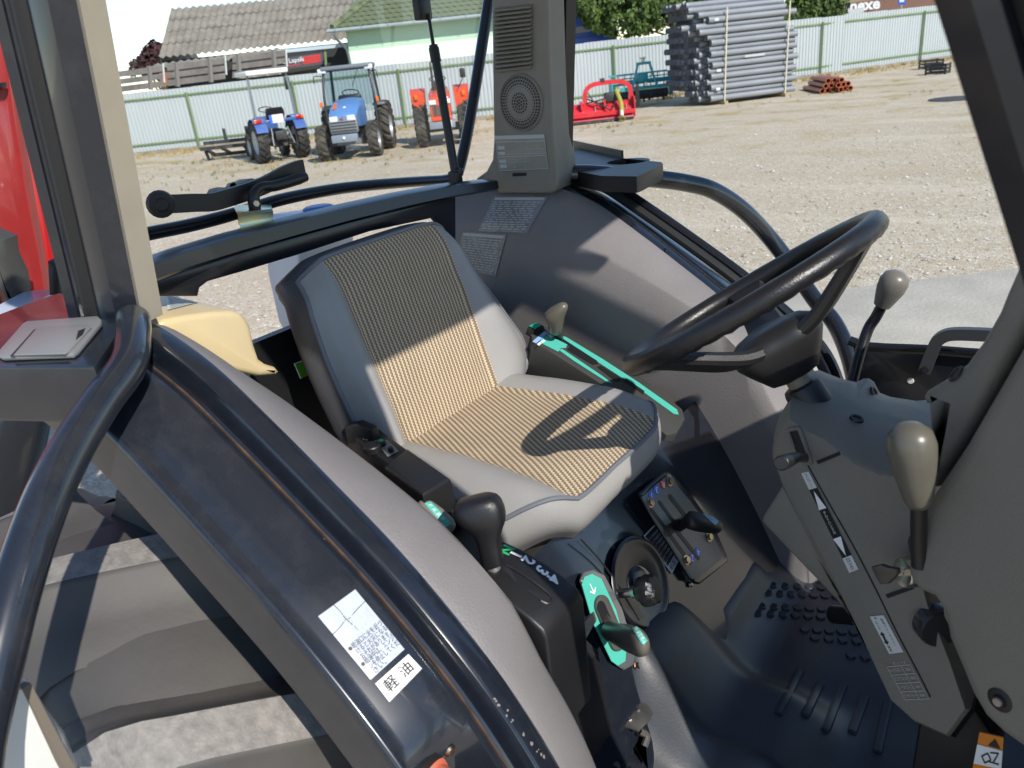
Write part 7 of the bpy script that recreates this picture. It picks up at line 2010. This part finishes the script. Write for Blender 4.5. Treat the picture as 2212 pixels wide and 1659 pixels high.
# --- orange pipes on the ground
M_OPIPE = mat('orange_plastic_pipe', (0.46, 0.125, 0.055), 0.45, var=.1, vscale=1)
RO = 0.062
bm = bmesh.new(); lathe(bm, [(RO * .8, 1.7), (RO * .8, 1.99), (RO, 2.0), (RO * 1.0, .2), (RO * 1.14, .18), (RO * 1.14, 0), (RO * .9, 0), (RO * .9, .3)], 14, (0, 0, 0), (1, 0, 0)); smooth(bm, 40)
op_me = bpy.data.meshes.new('orange_pipe'); bm.to_mesh(op_me); bm.free(); op_me.materials.append(M_OPIPE)
oq0, oq1 = P(1777, 203, Z=0), P(1816, 199, Z=0)
od = (P(1722, 196, Z=0) - oq0); od.z = 0; od.normalize(); osd = (oq1 - oq0).normalized()
od = (P(1722, 186, Z=0.06) - oq0); od.z = 0; od.normalize()
random.seed(5)
for r, n_ in ((0, 6), (1, 5), (2, 3)):
    for k in range(n_):
        p = oq0 + osd * ((k + r * .5) * RO * 2.5) + Vector((0, 0, RO * 1.14 + r * RO * 2.05)) + od * random.uniform(-.12, .12)
        o = link('orange_pipe', op_me); o.location = p; o.rotation_euler = (0, 0, atan2(od.y, od.x) + random.uniform(-.03, .03))
        tag(o, 'orange plastic pipe in the low pile, %s layer, %s from the grey stack' % (('bottom', 'middle', 'top')[r], ordn(k)), 'pipe', 'orange pipes of the low pile')
# --- black plastic crates at the far right by the pillar
for k, (x, y, s) in enumerate(((2010, 140, .5), (2025, 152, .45))):
    c = P(x, y + 8, Z=0)
    e = empty('plastic_crate', (c.x, c.y, 0), ['low black plastic crate against the fence foot by the front pillar', 'black slatted crate lying on the gravel by the front pillar'][k], 'crate', rz=.5 + k)
    LOCAL[0] = True
    for z in (.05, .15, .25): 
        for sx, sy, lx, ly in ((0, .28, .6, .02), (0, -.28, .6, .02), (.3, 0, .02, .56), (-.3, 0, .02, .56)): mk('slat', bxm((sx, sy, z), (lx, ly, .05)), M_BLACK, e)
    for sx in (-.28, .28):
        for sy in (-.27, .27): mk('corner_post', bxm((sx, sy, .15), (.05, .05, .3)), M_BLACK, e)
    LOCAL[0] = False
mh = P(2062, 214, Z=0)
o = mk('manhole_cover', latm([(0, .02), (.5, .02), (.52, .01), (.53, 0)], 24, (mh.x, mh.y, 0), (0, 0, 1)), mat('dark_cover', (.06, .06, .06), .8))
tag(o, 'dark round cover plate lying flat in the gravel', 'cover')

# --- white canister with blue lid behind the tractor
cn = P(690, 560, X=-1.62)
can = empty('canister', (cn.x, cn.y, cn.z - .1), 'translucent white canister with a blue screw lid standing behind the seat', 'canister')
cz = P(690, 462, X=-1.62)
mk('canister_body', prm([P(x, y, X=-1.60) for x, y in ((640, 476), (652, 466), (705, 458), (760, 452), (768, 460), (762, 740), (700, 762), (672, 705), (650, 600))], (-.14, 0, 0), .012, 3), mat('milky_plastic', (.66, .68, .70), .4), can)
mk('lid', latm([(.0, .02), (.035, .02), (.042, .016), (.042, .0), (.034, -.006), (.034, -.02)], 20, P(690, 461, X=-1.66), (0, 0, 1)), mat('lid_blue', (.02, .12, .45), .4), can)
mk('lid_tab', bxm(P(716, 452, X=-1.66), (.02, .04, .012)), mat('lid_blue', (.02, .12, .45), .4), can)

# --- red machine standing at the left behind the mudguard
rd = empty('red_combine', P(60, 600, D=2.9), 'red machine with tall sheet panels standing close behind the near mudguard', 'machine')
M_RM = mat('machine_red', (0.26, 0.022, 0.022), 0.22, coat=.7, var=.05)
M_RM2 = mat('machine_red_bright', (0.42, 0.012, 0.012), 0.3, coat=.4)
def rq(pts, D, th, m, nm, bev=.01):
    a_ = [P(x, y, D=D) for x, y in pts]
    return mk(nm, prm(a_, Vector((-.5, .6, 0)).normalized() * th, bev), m, rd)
rq([(-60, 60), (8, 60), (58, 400), (100, 620), (90, 720), (45, 770), (30, 620), (-60, 620)], 2.9, .3, M_RM, 'side_panel')
rq([(0, -60), (16, -60), (60, 240), (100, 460), (122, 580), (100, 585), (80, 470), (40, 240)], 2.75, .06, M_RM2, 'corner_edge')
rq([(100, 566), (128, 572), (130, 640), (104, 640)], 2.5, .1, M_BLACK, 'rubber_corner')
rq([(-40, 180), (2, 178), (2, 190), (-40, 196)], 2.85, .04, M_BLACKI, 'louvre')
rq([(-40, 500), (5, 520), (10, 560), (30, 600), (36, 640), (28, 662), (10, 655), (-40, 560)], 2.6, .1, mat('olive_black', (.05, .05, .045), .6), 'mud_flap', .02)
rq([(-60, 690), (30, 680), (52, 700), (48, 790), (-60, 800)], 2.4, .3, mat('silver_cover', (.42, .47, .55), .25, coat=.5), 'engine_cover', .03)
rq([(-60, 960), (30, 880), (92, 880), (70, 990), (20, 1180), (-60, 1260)], 2.55, .1, mat('dark_glassy', (.02, .022, .026), .15), 'lower_guard', .01)

e_ = P(80, 740, D=3.05); lft = Vector((-RGT.x, -RGT.y, 0)).normalized(); awy = Vector((FWD.x, FWD.y, 0)).normalized()
rb = e_ + lft * 1.75 + awy * 0.25
rot_ = Matrix.Rotation(atan2(lft.y, lft.x), 3, 'Z')
mk('lower_body', bxm((rb.x, rb.y, (e_.z + 0.42) / 2), (1.5, 0.6, e_.z - 0.42), rot_, 0.03), M_RM, rd)
mk('upper_body', bxm((rb.x - lft.x * .95, rb.y - lft.y * .95, (e_.z + 2.6) / 2 - 0.01), (1.42, 0.5, 2.6 - e_.z), rot_, 0.03), M_RM, rd)
for k in (1.3, 2.1):
    c_ = e_ + lft * k + awy * 0.25
    mk('wheel', latm([(0.0, -0.10), (0.28, -0.12), (0.34, -0.09), (0.36, 0.0), (0.34, 0.09), (0.28, 0.12), (0.0, 0.10)], 28, (c_.x, c_.y, 0.36), awy), M_TY2, rd)
# shelf on the three-point linkage that carries the canister
zs_ = min((o.matrix_basis @ Vector(v)).z for o in [x for x in can.children if x.name.startswith('canister_body')] for v in [u.co for u in o.data.vertices])
mk('rear_shelf', bxm((-1.52, cn.y + .10, zs_ - 0.013), (0.62, 0.16, 0.02)), M_BLACK, TR)
for yy in (cn.y + .04, cn.y + .16): mk('shelf_strut', barm((-1.24, yy, zs_ - 0.45), (-1.78, yy, zs_ - 0.03), 0.03, 0.03), M_BLACK, TR)
